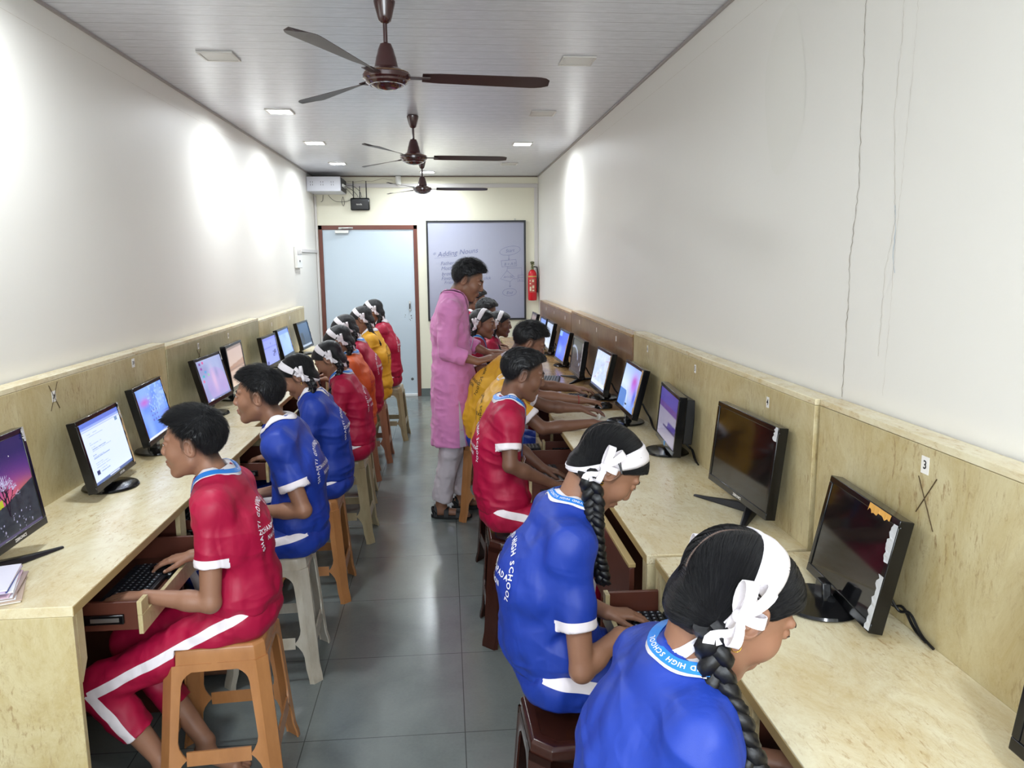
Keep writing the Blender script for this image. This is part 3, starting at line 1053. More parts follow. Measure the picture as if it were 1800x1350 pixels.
def pic_tree(u, v):
    a, b, c, d, e, g = hexs('#1f1f55', '#6a3a8f', '#c0567a', '#b8682f', '#2a2f34', '#b8c42c')
    im = lerp(b, a, np.clip((v - .45) / .4, 0, 1))
    gl = np.exp(-((u - .72) ** 2 / .05 + (v - .38) ** 2 / .03))
    im = lerp(im, c, np.clip(gl * 1.1, 0, 1))
    im = lerp(im, d, np.clip(np.exp(-((u - .95) ** 2 / .03 + (v - .36) ** 2 / .02)), 0, 1))
    hill = .24 + .25 * u ** 2 + .02 * vnoise(u, v, 12, 3)
    green = (v < hill + .08) & (v > hill - .02) & (u < .62)
    im[green] = g * (0.6 + 0.6 * vnoise(u, v, 20, 4)[green][:, None])
    m = v < hill
    im[m] = (e * (0.7 + 0.9 * vnoise(u, v, 30, 5)[..., None]))[m]
    rs = np.random.RandomState(2)

    def seg(x0, y0, x1, y1, w, col):
        dx, dy = x1 - x0, y1 - y0
        L = dx * dx + dy * dy + 1e-9
        t = np.clip(((u - x0) * dx + (v - y0) * dy) / L, 0, 1)
        dd = np.hypot((u - x0 - t * dx) * 1.6, v - y0 - t * dy)
        im[dd < w] = col
    bark = hexs('#141018')[0]
    twig = hexs('#b9b6d8')[0]

    def br(x, y, a, L, w, n):
        x2, y2 = x + L * math.cos(a) * .62, y + L * math.sin(a)
        seg(x, y, x2, y2, w, bark if n > 1 else twig)
        if n > 0:
            for k in (-1, 0, 1) if n > 2 else (-1, 1):
                br(x2, y2, a + k * .5 + rs.uniform(-.25, .25), L * .74, w * .66, n - 1)
    br(.66, .22, 1.7, .15, .014, 4)
    br(.66, .22, 1.3, .13, .010, 4)
    rs2 = np.random.RandomState(8)
    for _ in range(70):
        x, y = rs2.uniform(0, .9), rs2.uniform(.03, .22)
        im[np.hypot((u - x) * 1.6, v - y) < rs2.uniform(.004, .011)] = twig * .8
    im[np.hypot((u - .80) * 1.6, v - .82) < .006] = 1
    im[(np.abs(u - .30) < .13) & (np.abs(v - .06) < .04)] = hexs('#d9a8c4')[0]
    im[(v < .022)] = hexs('#50486a')[0]
    im[:] = im * 1.0
    return im


def pic_doc(u, v):
    w, t, b1, b2, g = hexs('#c9d6f4', '#8ea2c4', '#5b73c9', '#8aa0e0', '#2a3566')
    im = np.ones(u.shape + (3,)) * w
    im[v > .86] = b2
    im[v > .93] = b1
    im[(v > .865) & (v < .885)] = w * .9
    rs = np.random.RandomState(4)
    for y, x0, x1 in [(.80, .12, .20), (.80, .26, .36), (.76, .12, .5), (.66, .12, .17), (.63, .12, .40), (.58, .14, .24), (.545, .14, .48), (.52, .14, .62),
                      (.455, .12, .2), (.42, .12, .38), (.40, .12, .52), (.32, .12, .3), (.285, .12, .42), (.25, .12, .48), (.20, .20, .36), (.16, .20, .42)]:
        m = (np.abs(v - y) < .0055) & (u > x0) & (u < x1) & (vnoise(u, v, 70, 9) > .25)
        im[m] = t
    im[(np.abs(u - .13) < .035) & (np.abs(v - .17) < .035)] = g
    im[(np.abs(u - .89) < .035) & (np.abs(v - .825) < .03)] = hexs('#6f8fae')[0]
    im[v < .045] = hexs('#4a5f94')[0]
    im[(v < .035) & (v > .012) & (u > .35) & (u < .62) & (np.mod(u, .03) < .018)] = hexs('#dfe6f4')[0]
    return im


def pic_blue(u, v):
    a, b, c, d = hexs('#5f8df0', '#6c7bdc', '#9bc0ff', '#b76fd0')
    im = lerp(a, c, np.clip(vnoise(u, v, 5, 11) * .7, 0, 1))
    im = lerp(im, b, np.clip((u - .55) * 2 * (v < .4), 0, 1) * .8)
    im = lerp(im, d, np.clip(np.exp(-((u - .22) ** 2 / .03 + (v - .72) ** 2 / .006)), 0, 1))
    n = vnoise(u, v, 26, 3)
    m = (v > .45) & (u > .35) & (n > .62)
    im[m] = c
    for i in range(3):
        for j in range(3):
            im[(np.abs(u - .36 - i * .09) < .025) & (np.abs(v - .5 + j * .09) < .018)] = b * .8
    im[v < .03] = hexs('#e8eefc')[0]
    return im


def pic_petal(u, v):
    a, b, c, d = hexs('#8f94c4', '#b49cd8', '#d9b4d8', '#a7b4dc')
    im = lerp(a, d, vnoise(u, v, 4, 21))
    r = np.hypot((u - .58) * 1.1, v - .30)
    im = lerp(im, b, np.clip((r < .45) * .7 * (.6 + .4 * vnoise(u, v, 6, 5)), 0, 1))
    im = lerp(im, c, np.clip(np.exp(-((u - .5) ** 2 / .006 + (v - .45) ** 2 / .08)), 0, 1) * .8)
    im = lerp(im, a, np.clip(np.exp(-((u - .66) ** 2 / .003 + (v - .6) ** 2 / .02)), 0, 1) * .8)
    for x, y, k in ((.12, .92, '#7b3f8f'), (.24, .93, '#d25a9a'), (.13, .80, '#8f3f9f'), (.14, .62, '#3fb4c4'), (.25, .70, '#4f9fd4'), (.34, .62, '#8fc4ae'), (.1, .5, '#d4749f')):
        im[(np.abs(u - x) < .035) & (np.abs(v - y) < .03)] = hexs(k)[0]
    im[v < .03] = hexs('#7c86b4')[0]
    im[(v < .035) & (u < .25) & (u > .12)] = hexs('#e9eefc')[0]
    return im


def pic_beige(u, v):
    a, b, c, d = hexs('#c2aaa0', '#a88470', '#d0b8a6', '#8c7a72')
    im = lerp(c, a, np.clip(v * 1.2, 0, 1))
    im[(v > .40) & (v < .52 + .08 * u)] = b
    im[(v > .42) & (v < .46)] = d
    im[v > .94] = d
    return im


def pic_page(u, v):
    a, b, g = hexs('#8f9cf4', '#7d86e4', '#474a8e')
    im = np.ones(u.shape + (3,)) * a
    im[v > .9] = b
    im[(v > .6) & (v < .66) & (vnoise(u, v, 40, 2) > .4)] = b * .8
    im[(np.abs(u - .72) < .13) & (np.abs(v - .36) < .12) & (vnoise(u, v, 30, 7) > .4)] = g
    im[(np.abs(u - .15) < .05) & (np.abs(v - .1) < .05)] = g
    im[(np.abs(u - .55) < .02) & (np.abs(v - .75) < .03)] = g
    return im


def pic_light(u, v):
    a, b, c = hexs('#a3c3f6', '#86a4ee', '#6d8de0')
    im = lerp(a, b, vnoise(u, v, 4, 8))
    im[v > .85] = c
    return im


def pic_dark(u, v):
    a, b, c = hexs('#3c5f86', '#1f3145', '#5d8ac0')
    im = lerp(b, a, np.clip(v * 1.1 - .1 + .3 * vnoise(u, v, 6, 4), 0, 1))
    im[(v < .1) & (u < .9)] = hexs('#b4c6dc')[0]
    im[(np.abs(u - .2) < .12) & (np.abs(v - .35) < .25)] = b * .7
    return im


def pic_bloom(u, v):
    a, b, c, d, e = hexs('#5f8fdc', '#b07adf', '#cfe0f6', '#4b5fd0', '#b23f9a')
    im = lerp(c, a, np.clip(1.3 * np.abs(v - .55) + .2 * u, 0, 1))
    im = lerp(im, b, np.clip(np.exp(-((u - .72) ** 2 / .04 + (v - .62) ** 2 / .06)) * 1.2, 0, 1))
    im = lerp(im, e, np.clip(np.exp(-((u - .70) ** 2 / .012 + (v - .70) ** 2 / .01)), 0, 1) * .6)
    im = lerp(im, d, np.clip(np.exp(-((u - .85) ** 2 / .008 + (v - .35) ** 2 / .05)), 0, 1))
    r = np.abs(np.hypot(u - .1, (v - .02) * .8) - .42)
    im[r < .012] = c
    im[(u < .42) & (v < .40) & (np.hypot(u - .1, (v - .02) * .8) < .41)] = a * .8
    return im


def pic_map(u, v):
    a, b, c = hexs('#bcd0f0', '#a7bbe0', '#d7e2f4')
    im = lerp(a, c, np.clip(vnoise(u, v, 6, 14) * 1.2 - .1, 0, 1))
    im = lerp(im, b, np.clip(vnoise(v, u, 14, 15) * .6, 0, 1))
    n = vnoise(u, v, 8, 31)
    im[(np.abs(n - .5) < .02)] = hexs('#b89fb8')[0]
    im[v < .16] = c
    im[v < .05] = hexs('#5c6888')[0]
    im[(np.abs(u - .5) < .015) & (np.abs(v - .5) < .02)] = 1
    return im


def pic_night(u, v):
    a, b, c = hexs('#10131f', '#2a3450', '#8894b0')
    im = lerp(a, b, vnoise(u, v, 4, 17) * .5)
    r = np.abs(np.hypot(u - .2, v - .35) - .42)
    im[(r < .035) & (v > .4)] = c
    r = np.hypot(u - .8, v - .3)
    im[r < .05] = c * .8
    return im


def pic_deep(u, v):
    a, b, c = hexs('#2f49d8', '#4f74ee', '#86b0f8')
    im = lerp(a, b, vnoise(u, v, 4, 19))
    im = lerp(im, c, np.clip(np.exp(-((u - .4) ** 2 / .02 + (v - .35) ** 2 / .02)), 0, 1) * .7)
    im[(v > .82) & (u < .3)] = c
    return im


def pic_side(u, v):
    a, b, c, d = hexs('#8c86a4', '#4a3a8a', '#9c97ac', '#3a2c66')
    im = np.ones(u.shape + (3,)) * c
    im = lerp(im, a, np.clip(v, 0, 1))
    im[v > .72] = hexs('#5046a0')[0]
    im[(v > .6) & (v <= .72)] = hexs('#603f8a')[0]
    im[(v > .26) & (v < .42) & (u > .5 + .5 * (v - .26))] = b
    im[(v > .26) & (v < .30) & (u > .3)] = d
    return im * .6


# ---------------------------------------------------------------- monitors
def monitor(x, y, zc, w, h, facing, tilt, yaw, pic, label, stand='disk', base=None, res=(60, 40), film=None, mark=None, pc=False, strength=1.0, cable=True):
    """facing +1: screen looks to +X. local frame: +X = out of the screen, z up from the desktop"""
    rz = (0 if facing > 0 else math.pi) - yaw * facing
    # base point (stand foot) on the desktop
    zc_l = zc - ZD
    t = thing('computer_monitor', label, 'monitor', (x, y, ZD), rz, 'desktop computer monitors')
    Rm = Matrix.Translation((0, 0, zc_l)) @ Matrix.Rotation(-rad(tilt), 4, 'Y')
    b = 0.017
    fb = MB()
    fb.box(-0.030, 0.0, -w / 2, w / 2, -h / 2, h / 2)
    fb.box(-0.004, 0.004, -w / 2, w / 2, h / 2 - b, h / 2)
    fb.box(-0.004, 0.004, -w / 2, w / 2, -h / 2, -h / 2 + b * 1.35)
    fb.box(-0.004, 0.004, -w / 2, -w / 2 + b, -h / 2 + b * 1.35, h / 2 - b)
    fb.box(-0.004, 0.004, w / 2 - b, w / 2, -h / 2 + b * 1.35, h / 2 - b)
    fb.mul(Rm)
    obj('housing', fb, M_black, t, bevel=0.002)
    bk = MB().box(-0.052, -0.0305, -w * .3, w * .3, -h * .32, h * .25)
    bk.mul(Rm)
    obj('back_cover', bk, M_blackm, t, bevel=0.01)
    # screen
    sw, sh = w - 2 * b, h - b * 2.35
    z0 = -h / 2 + b * 1.35
    nu, nv = res if pic else (2, 2)
    U, V = np.meshgrid(np.linspace(0, 1, nu), np.linspace(0, 1, nv))
    vs = [Rm @ Vector((0.0012, -sw / 2 + sw * float(a), z0 + sh * float(c))) for a, c in zip(U.ravel(), V.ravel())]
    fs = [(j * nu + i, j * nu + i + 1, (j + 1) * nu + i + 1, (j + 1) * nu + i) for j in range(nv - 1) for i in range(nu - 1)]
    sm = MB().add(vs, fs)
    s = obj('screen', sm, M_screen if pic else M_scr_off, t, smooth=0, fixn=False)
    if pic:
        im = pic(U, V) * strength
        at = s.data.color_attributes.new('pic', 'FLOAT_COLOR', 'POINT')
        arr = np.ones((nu * nv, 4), dtype=np.float32)
        arr[:, :3] = im.reshape(-1, 3)
        at.data.foreach_set('color', arr.ravel())
    # stand
    bx = -0.03 if base is None else base
    zb = zc_l - h / 2 * math.cos(rad(tilt))
    if stand == 'disk':
        obj('stand_base', MB().lathe([(0.098, 0), (0.102, 0.004), (0.098, 0.010), (0.03, 0.018), (0.004, 0.019)], 40, c=(bx, 0, 0.001), sy=1.05), M_black, t, smooth=40)
        n = MB()
        n.prism([(-0.028, 0.017), (0.028, 0.017), (0.020, zb + 0.05), (-0.020, zb + 0.05)], 'x', bx - 0.012 - 0.01, bx + 0.012 - 0.01)
        obj('stand_neck', n, M_black, t, bevel=0.004)
        hg = MB().tube([(bx - 0.02, -0.03, 0.024), (bx - 0.02, 0.03, 0.024)], 0.010, 12)
        obj('stand_hinge', hg, M_black, t)
    else:
        n = MB()
        n.prism([(-0.02, 0.01), (0.02, 0.01), (0.026, zb + 0.06), (-0.026, zb + 0.06)], 'x', bx - 0.026, bx - 0.004)
        obj('stand_neck', n, M_blackm, t, bevel=0.004)
        for sy in (-1, 1):
            l = MB()
            L = 0.20
            vs = []
            for i in range(8):
                f = i / 7
                px = bx - 0.015 + f * 0.13
                py = sy * f * L
                ww = 0.018 * (1 - f) + 0.007
                hh = 0.026 * (1 - f) ** 1.3 + 0.008
                d = Vector((0.13, sy * L)).normalized()
                nx, ny = -d.y * ww, d.x * ww
                vs += [(px + nx, py + ny, 0.001), (px - nx, py - ny, 0.001), (px - nx * .6, py - ny * .6, hh), (px + nx * .6, py + ny * .6, hh)]
            fs = []
            for i in range(7):
                for j in range(4):
                    j2 = (j + 1) % 4
                    fs.append((4 * i + j, 4 * i + j2, 4 * i + 4 + j2, 4 * i + 4 + j))
            fs += [(3, 2, 1, 0), (28, 29, 30, 31)]
            l.add(vs, fs)
            obj('stand_leg', l, M_blackm, t, bevel=0.003)
        l = MB().box(bx - 0.10, bx - 0.012, -0.016, 0.016, 0.001, 0.014)
        obj('stand_leg', l, M_blackm, t, bevel=0.004)
    if mark:
        M = Rm @ frame_mat((0.0044, mark[1], -h / 2 + b * .65), (0, 1, 0), (0, 0, 1))
        obj('maker_name', text_mb(mark[0], 0.012, M, bold=0.0003), M_label, t, fixn=False, smooth=0)
    if film:
        rnd = random.Random(int(y * 100))
        for (side_, a, c, mt) in film:
            # ragged strip along an edge of the bezel
            n = 16
            vs = []
            for i in range(n + 1):
                f = a + (c - a) * i / n
                r = rnd.uniform(0.002, 0.013)
                if side_ == 'R':
                    p0, p1 = (w / 2 - 0.001, -h / 2 + f * h), (w / 2 - 0.012 - r, -h / 2 + f * h)
                elif side_ == 'L':
                    p0, p1 = (-w / 2 + 0.001, -h / 2 + f * h), (-w / 2 + 0.012 + r, -h / 2 + f * h)
                elif side_ == 'T':
                    p0, p1 = (-w / 2 + f * w, h / 2 - 0.002), (-w / 2 + f * w, h / 2 - 0.012 - r)
                else:
                    p0, p1 = (-w / 2 + f * w, -h / 2 + 0.004), (-w / 2 + f * w, -h / 2 + 0.006 + r * .4)
                lift = 0.0048 + rnd.uniform(0, .003)
                vs += [Rm @ Vector((0.0046, p0[0], p0[1])), Rm @ Vector((lift, p1[0], p1[1]))]
            m_ = MB().add(vs, [(2 * i, 2 * i + 1, 2 * i + 3, 2 * i + 2) for i in range(n)])
            obj('peeling_film', m_, mt, t, fixn=False, smooth=0)
    if pc:
        p_ = MB().box(-0.095, -0.054, -0.11, 0.11, -h * .36, h * .40)
        p_.mul(Rm)
        obj('rear_box', p_, M_blackm, t, bevel=0.004)
        obj('blue_sticker', MB().box(bx + 0.014, bx + 0.0155, 0.0, 0.018, 0.035, 0.055), simple('blue_sticker', '#5fa8e8', .4), t)
    if cable:
        c = MB()
        for k in range(2):
            o_ = 0.05 + 0.03 * k
            pts = [(-0.05, o_ + .02, zc_l - h * .25), (-0.075, o_ + .03, zc_l - h * .45), (-0.085, o_ + 0.06, 0.05), (-0.09, o_ + .10, 0.008), (-0.088, o_ + .16, 0.006)]
            Q = []
            for i in range(len(pts) - 1):
                for j in range(5):
                    Q.append(Vector(pts[i]).lerp(Vector(pts[i + 1]), j / 5))
            Q.append(Vector(pts[-1]))
            for _ in range(5):
                Q = [Q[0]] + [(Q[i - 1] + Q[i] * 2 + Q[i + 1]) / 4 for i in range(1, len(Q) - 1)] + [Q[-1]]
            cc = MB().tube(Q, 0.0035, 7)
            obj('cable', cc, M_cable, t)
    return t


FR = [('R', .05, .9, M_film), ('R', .75, 1.0, M_film2)]
# left wall
monitor(-1.265, 2.155, 1.02, .50, .31, 1, 8, -0.03, pic_tree, 'large lit monitor with a tree at dusk wallpaper at the left edge', 'v', res=(230, 150), mark=('ZEBRONICS', .09), film=[('R', .86, 1.0, M_film2)], strength=.75)
monitor(-1.318, 3.02, .968, .42, .27, 1, 11.5, -0.06, pic_doc, 'lit monitor showing a white text page on the left desk', res=(200, 130), mark=('LAPCARE', .05), film=FR, base=0.0, strength=.95)
monitor(-1.345, 3.60, 0.995, .405, .265, 1, 12.5, -0.06, pic_blue, 'lit monitor with a blue desktop on the left, behind the text page monitor', res=(110, 70), film=[('R', .1, .98, M_film)], base=0.0, strength=.8)
monitor(-1.332, 4.474, 1.01, .44, .27, 1, 14, 0.03, pic_petal, 'lit monitor with a pale lilac wallpaper on the greenish left desk', res=(110, 70), film=[('R', .8, 1.0, M_film2)], strength=.8)
monitor(-1.337, 4.986, 1.019, .43, .28, 1, 7, -0.04, pic_beige, 'monitor with a beige brown picture on the greenish left desk', res=(60, 40), strength=.8)
monitor(-1.336, 5.954, 0.997, .425, .24, 1, 9, 0.02, pic_page, 'lit monitor with a violet blue page, first on the farthest left part', res=(60, 60), film=[('R', .3, .9, M_film2)], strength=.8)
monitor(-1.335, 6.50, 1.005, .426, .24, 1, 13, 0.0, pic_light, 'lit monitor with a light blue page on the farthest left desk', res=(40, 30), film=[('R', .1, .9, M_film)], strength=.85)
monitor(-1.333, 7.377, 0.984, .43, .255, 1, 13, 0.05, pic_dark, 'dim monitor with a dark blue picture, farthest one on the left', res=(40, 30), film=[('R', .1, .95, M_film2)], strength=.7)
# right wall
monitor(0.985, 1.742, .948, .370, .272, -1, 11.5, -0.08, None, 'switched off monitor with torn film and orange tape on the nearest right desk', mark=('LAPCARE', -.06), base=0.07,
        film=[('T', .62, .9, simple('orange_tape', '#d9a04a', .5)), ('R', .62, .95, M_film2), ('R', .02, .5, M_film2)])
monitor(0.984, 2.457, .999, .473, .295, -1, 6, 0.04, None, 'large switched off monitor on a v-shaped stand, right desk', 'v', mark=('ZEBRONICS', 0.02), film=[('R', .85, 1.0, M_film2)])
monitor(0.976, 3.30, .96, .43, .26, -1, 5, -0.10, pic_side, 'monitor seen almost edge on with a box behind its screen', res=(60, 50), pc=True, base=0.0)
monitor(0.958, 3.95, 0.985, .435, .262, -1, 13.5, -0.03, pic_bloom, 'lit monitor with a blue and purple wallpaper at the far end of the pale desk', res=(110, 80), film=[('R', .1, .98, M_film)], base=0.02, strength=.85)
monitor(0.954, 4.696, 0.975, .438, .263, -1, 12.5, 0.0, pic_map, 'lit monitor with a pale map like picture, nearest on the brown desk', res=(90, 70), film=[('R', .2, .95, M_film)], strength=.85)
monitor(0.931, 5.45, 0.97, .446, .265, -1, 8, 0.0, pic_night, 'monitor with a dark picture on a v-shaped stand on the brown desk', 'v', res=(60, 40), film=[('R', .2, .95, M_film2)], strength=.8)
monitor(0.937, 6.20, 0.965, .442, .262, -1, 13, 0.02, pic_deep, 'lit monitor with a deep blue wallpaper at the far end of the brown desk', res=(60, 40), film=[('R', .1, .9, M_film)], strength=.85)
monitor(0.93, 7.0, 0.975, .42, .26, -1, 12, 0.0, pic_map, 'lit pale monitor on the farthest right desk, nearest of its three', res=(30, 20), strength=.7)
monitor(0.93, 7.5, 0.975, .42, .26, -1, 12, 0.0, pic_light, 'lit light blue monitor on the farthest right desk, middle of its three', res=(30, 20), strength=.8)
monitor(0.92, 8.2, 0.975, .42, .26, -1, 12, 0.0, pic_beige, 'small grey monitor at the far end of the farthest right desk', res=(30, 20), strength=.4)
monitor(0.950, 0.895, .99, .42, .30, -1, 8, 0.0, None, 'black monitor only partly in view at the bottom right corner')


# ---------------------------------------------------------------- keyboards and mice
def make_keyboard(loc, rz, label):
    t = thing('keyboard', label, 'keyboard', loc, rz, 'black computer keyboards')
    obj('case', MB().box(-0.066, 0.066, -0.215, 0.215, 0.0, 0.014), M_blackm, t, bevel=0.003)
    k = MB()
    for r, x in enumerate((-0.052, -0.032, -0.013, 0.006, 0.025, 0.045)):
        y = -0.205
        while y < 0.20:
            w = 0.0165
            if r == 0 and -0.10 < y < 0.0:
                w = 0.10
            k.box(x - 0.0078, x + 0.0078, y, min(y + w, 0.206), 0.0142, 0.0195)
            y += w + 0.0025
    ko = obj('keys', k, M_key, t, smooth=0)
    ko['kind'] = 'stuff'
    l = MB()
    rnd = random.Random(4)
    for r, x in enumerate((-0.032, -0.013, 0.006, 0.025, 0.045)):
        y = -0.205
        while y < 0.20:
            l.box(x - 0.0015, x + 0.0035, y + 0.005, y + 0.0095, 0.0196, 0.0198)
            y += 0.019
    lo = obj('key_legends', l, M_keytop, t, smooth=0)
    lo['kind'] = 'stuff'
    return t


KZ = 0.6385
kb0 = make_keyboard((-1.0, 2.36, KZ), 0, 'black keyboard in the drawer under the hand of the boy in red, left desk')
dup(kb0, (-1.03, 3.10, KZ), 0, 'black keyboard in the drawer in front of the boy in blue')
dup(kb0, (0.545, 1.84, KZ), math.pi - .06, 'black keyboard under the hands of the girl in blue with the single braid')
dup(kb0, (0.46, 3.47, KZ), math.pi, 'black keyboard in the open drawer of the boy in red on the right')
dup(kb0, (0.60, 4.07, KZ), math.pi / 2, 'black keyboard in the small drawer behind the boy in red on the right')
dup(kb0, (0.72, 4.58, ZD + .001), math.pi - .5, 'black keyboard lying on the brown desk beside the hand with the red thread')
dup(kb0, (0.72, 5.35, ZD + .001), math.pi - .2, 'black keyboard on the brown desk, farther one')


def make_mouse(loc, rz, label):
    t = thing('computer_mouse', label, 'mouse', loc, rz, 'black computer mice')
    m = MB()
    n, sg = 10, 14
    vs = []
    for i in range(n):
        f = i / (n - 1)
        x = -0.052 + 0.104 * f
        w = 0.031 * math.sqrt(max(0.02, 1 - (2 * f - 1) ** 4))
        h = 0.036 * math.sqrt(max(0.05, 1 - (1.8 * f - 0.85) ** 2))
        for k in range(sg):
            a = math.pi * k / (sg - 1)
            vs.append((x, w * math.cos(a), 0.001 + h * max(0.0, math.sin(a)) ** 0.7))
    fs = []
    for i in range(n - 1):
        for k in range(sg):
            k2 = (k + 1) % sg
            fs.append((i * sg + k, i * sg + k2, (i + 1) * sg + k2, (i + 1) * sg + k))
    fs += [tuple(range(sg)), tuple((n - 1) * sg + k for k in range(sg))]
    m.add(vs, fs)
    obj('shell', m, M_black, t, smooth=60)
    obj('scroll_wheel', MB().lathe([(0.007, -0.003), (0.0085, 0), (0.007, 0.003)], 14, M=Matrix.Translation((-0.03, 0, 0.028)) @ Matrix.Rotation(rad(90), 4, 'X')), M_blackm, t)
    return t


ms0 = make_mouse((-0.950, 2.51, KZ), rad(-15), 'black mouse under the right hand of the boy in red, left drawer')
dup(ms0, (-1.03, 3.84, KZ), rad(20), 'black mouse in the open drawer behind the boy in blue')
dup(ms0, (0.905, 4.36, ZD + .001), math.pi, 'black mouse under the hand with the red thread on the brown desk')
dup(ms0, (0.86, 3.79, ZD + .001), math.pi, 'black mouse under the hand reaching over the pale desk')
dup(ms0, (0.80, 4.98, ZD + .001), math.pi, 'black mouse under the farther hand on the brown desk')


# ---------------------------------------------------------------- plastic stools
def make_stool(mat, label, loc, rz, top=0.13, foot=0.175, h=0.50, group='moulded plastic stools', chunky=False):
    t = thing('plastic_stool', label, 'stool', loc, rz, group)
    zt = h
    c = 0.028 if not chunky else 0.045
    oct_ = [(-top + c, -top), (top - c, -top), (top, -top + c), (top, top - c), (top - c, top), (-top + c, top), (-top, top - c), (-top, -top + c)]
    s = MB()
    vs = []
    rings = [(1.0 + 0.035, zt - 0.075), (1.0 + 0.02, zt - 0.03), (1.0, zt - 0.008), (0.95, zt), (0.80, zt + 0.0005), (0.78, zt - 0.002), (0.02, zt - 0.002)]
    for k, z in rings:
        vs += [(x * k, y * k, z) for x, y in oct_]
    fs = []
    for j in range(len(rings) - 1):
        for i in range(8):
            i2 = (i + 1) % 8
            fs.append((j * 8 + i, j * 8 + i2, (j + 1) * 8 + i2, (j + 1) * 8 + i))
    fs.append(tuple((len(rings) - 1) * 8 + i for i in range(8)))
    s.add(vs, fs)
    # inner skirt wall
    vs = [(x * 0.97, y * 0.97, zt - 0.012) for x, y in oct_] + [(x * 1.005, y * 1.005, zt - 0.075) for x, y in oct_]
    s.add(vs, [(i, (i + 1) % 8, 8 + (i + 1) % 8, 8 + i) for i in range(8)])
    seat = obj('seat', s, mat, t, smooth=40, fixn=False)
    md = seat.modifiers.new('bevel', 'BEVEL')
    md.width = 0.006
    md.segments = 2
    md.limit_method = 'ANGLE'
    # legs: L section with a ridge, wings flare into the arch and into the rungs
    z1 = zt - 0.05

    def wing(z):
        w = (0.046 if not chunky else 0.062) + 0.012 * (z / h)
        w += 0.085 * max(0.0, 1 - (z1 - z) / 0.075) ** 3
        w += 0.030 * max(0.0, 1 - abs(z - 0.165) / 0.06) ** 2
        return w
    zs = [0, .02, .06, .09, .11, .13, .15, .165, .18, .20, .22, .26, .32, .36, .38, .395, .41, .42, .43, .44, z1]
    for sx, sy in ((-1, -1), (1, -1), (1, 1), (-1, 1)):
        m = MB()
        vs = []
        for z in zs:
            r = foot + (top - foot) * (z / zt) ** 1.0 + 0.002
            if z < 0.03:
                r += 0.006
            w = wing(z)
            cc = c
            prof = [(r - w, r), (r - cc - .012, r), (r - cc, r + 0.004), (r + 0.0, r - cc + .0), (r + .004, r - cc - .0), (r, r - cc - 0.012), (r, r - w)]
            prof = [(r - w, r), (r - cc - 0.010, r), (r - cc, r + .003), (r + .003, r - cc), (r, r - cc - 0.010), (r, r - w)]
            inn = [(r - 0.006, r - w), (r - .006, r - cc - 0.012), (r - cc - .012, r - .006), (r - w, r - 0.006)]
            vs += [(sx * a, sy * b, z) for a, b in prof + inn]
        n = 10
        fs = []
        for j in range(len(zs) - 1):
            for i in range(n):
                i2 = (i + 1) % n
                fs.append((j * n + i, j * n + i2, (j + 1) * n + i2, (j + 1) * n + i))
        fs += [tuple(range(n)), tuple((len(zs) - 1) * n + i for i in range(n))]
        m.add(vs, fs)
        obj('leg', m, mat, t, smooth=30)
    zr = 0.165
    r = foot + (top - foot) * (zr / zt)
    w = wing(zr)
    for k in range(4):
        m = MB()
        zz = [(zr - 0.024, 0.0), (zr, 0.0), (zr + 0.024, 0.0)]
        ra = foot + (top - foot) * ((zr - .024) / zt)
        rb = foot + (top - foot) * ((zr + .024) / zt)
        L = r - w + 0.004
        vs = [(-L, ra, zr - .022), (L, ra, zr - .022), (L, rb, zr + .022), (-L, rb, zr + .022),
              (-L, ra - .006, zr - .022), (L, ra - .006, zr - .022), (L, rb - .006, zr + .022), (-L, rb - .006, zr + .022)]
        m.add(vs, [(0, 1, 2, 3), (4, 7, 6, 5), (0, 4, 5, 1), (2, 6, 7, 3), (0, 3, 7, 4), (1, 5, 6, 2)])
        m.mul(Matrix.Rotation(k * math.pi / 2, 4, 'Z'))
        obj('rung', m, mat, t, smooth=0)
    return t


def plastic(name, col, col2, rough=0.3):
    t = NT(name)
    v = t.coord(scale=(3, 3, 1))
    n = t.noise(v, 5, 5, 0.6)
    c = t.mix(t.ramp(n, [(0.35, (0, 0, 0, 1)), (0.75, (1, 1, 1, 1))]), lin(col), lin(col2))
    return t.set(color=c, rough=rough, spec=0.5)


M_st_brown = plastic('caramel_stool_plastic', '#b47c4c', '#a06a3e')
M_st_white = plastic('dirty_white_stool_plastic', '#c9c2b4', '#aa9c86')
M_st_cream = plastic('cream_stool_plastic', '#b5a785', '#a08f6c')
M_st_rose = plastic('pinkish_brown_stool_plastic', '#a47258', '#8f6148')
M_st_dark = plastic('dark_brown_stool_plastic', '#3d2019', '#331912', 0.2)
s_b = make_stool(M_st_brown, 'caramel brown plastic stool under the boy in red nearest on the left', (-0.735, 2.385, 0), rad(4), top=.144, foot=.184, h=.512)
s_w = make_stool(M_st_white, 'dirty white plastic stool under the boy in blue', (-0.725, 3.07, 0), rad(3), top=.140, foot=.180, h=.512)
dup(s_b, (-0.70, 3.80, 0), 0.03, 'caramel brown plastic stool under the girl in blue on the left')
s_c = make_stool(M_st_cream, 'cream plastic stool under the girl in crimson with the lanyard', (-0.64, 4.60, 0), 0.0)
dup(s_c, (-0.70, 5.35, 0), 0.06, 'cream plastic stool under the girl in orange')
s_r = make_stool(M_st_rose, 'pinkish brown plastic stool on the left, second from the door', (-0.66, 6.45, 0), 0.02)
dup(s_c, (-0.56, 7.25, 0), -0.03, 'cream plastic stool nearest to the door')
dup(s_r, (-0.72, 5.90, 0), 0.1, 'pinkish brown plastic stool hidden in the left row behind the orange shirt')
s_d = make_stool(M_st_dark, 'dark brown plastic stool under the girl in blue with the single braid', (0.33, 1.86, 0), rad(2), top=0.145, foot=0.175, h=.47, chunky=True)
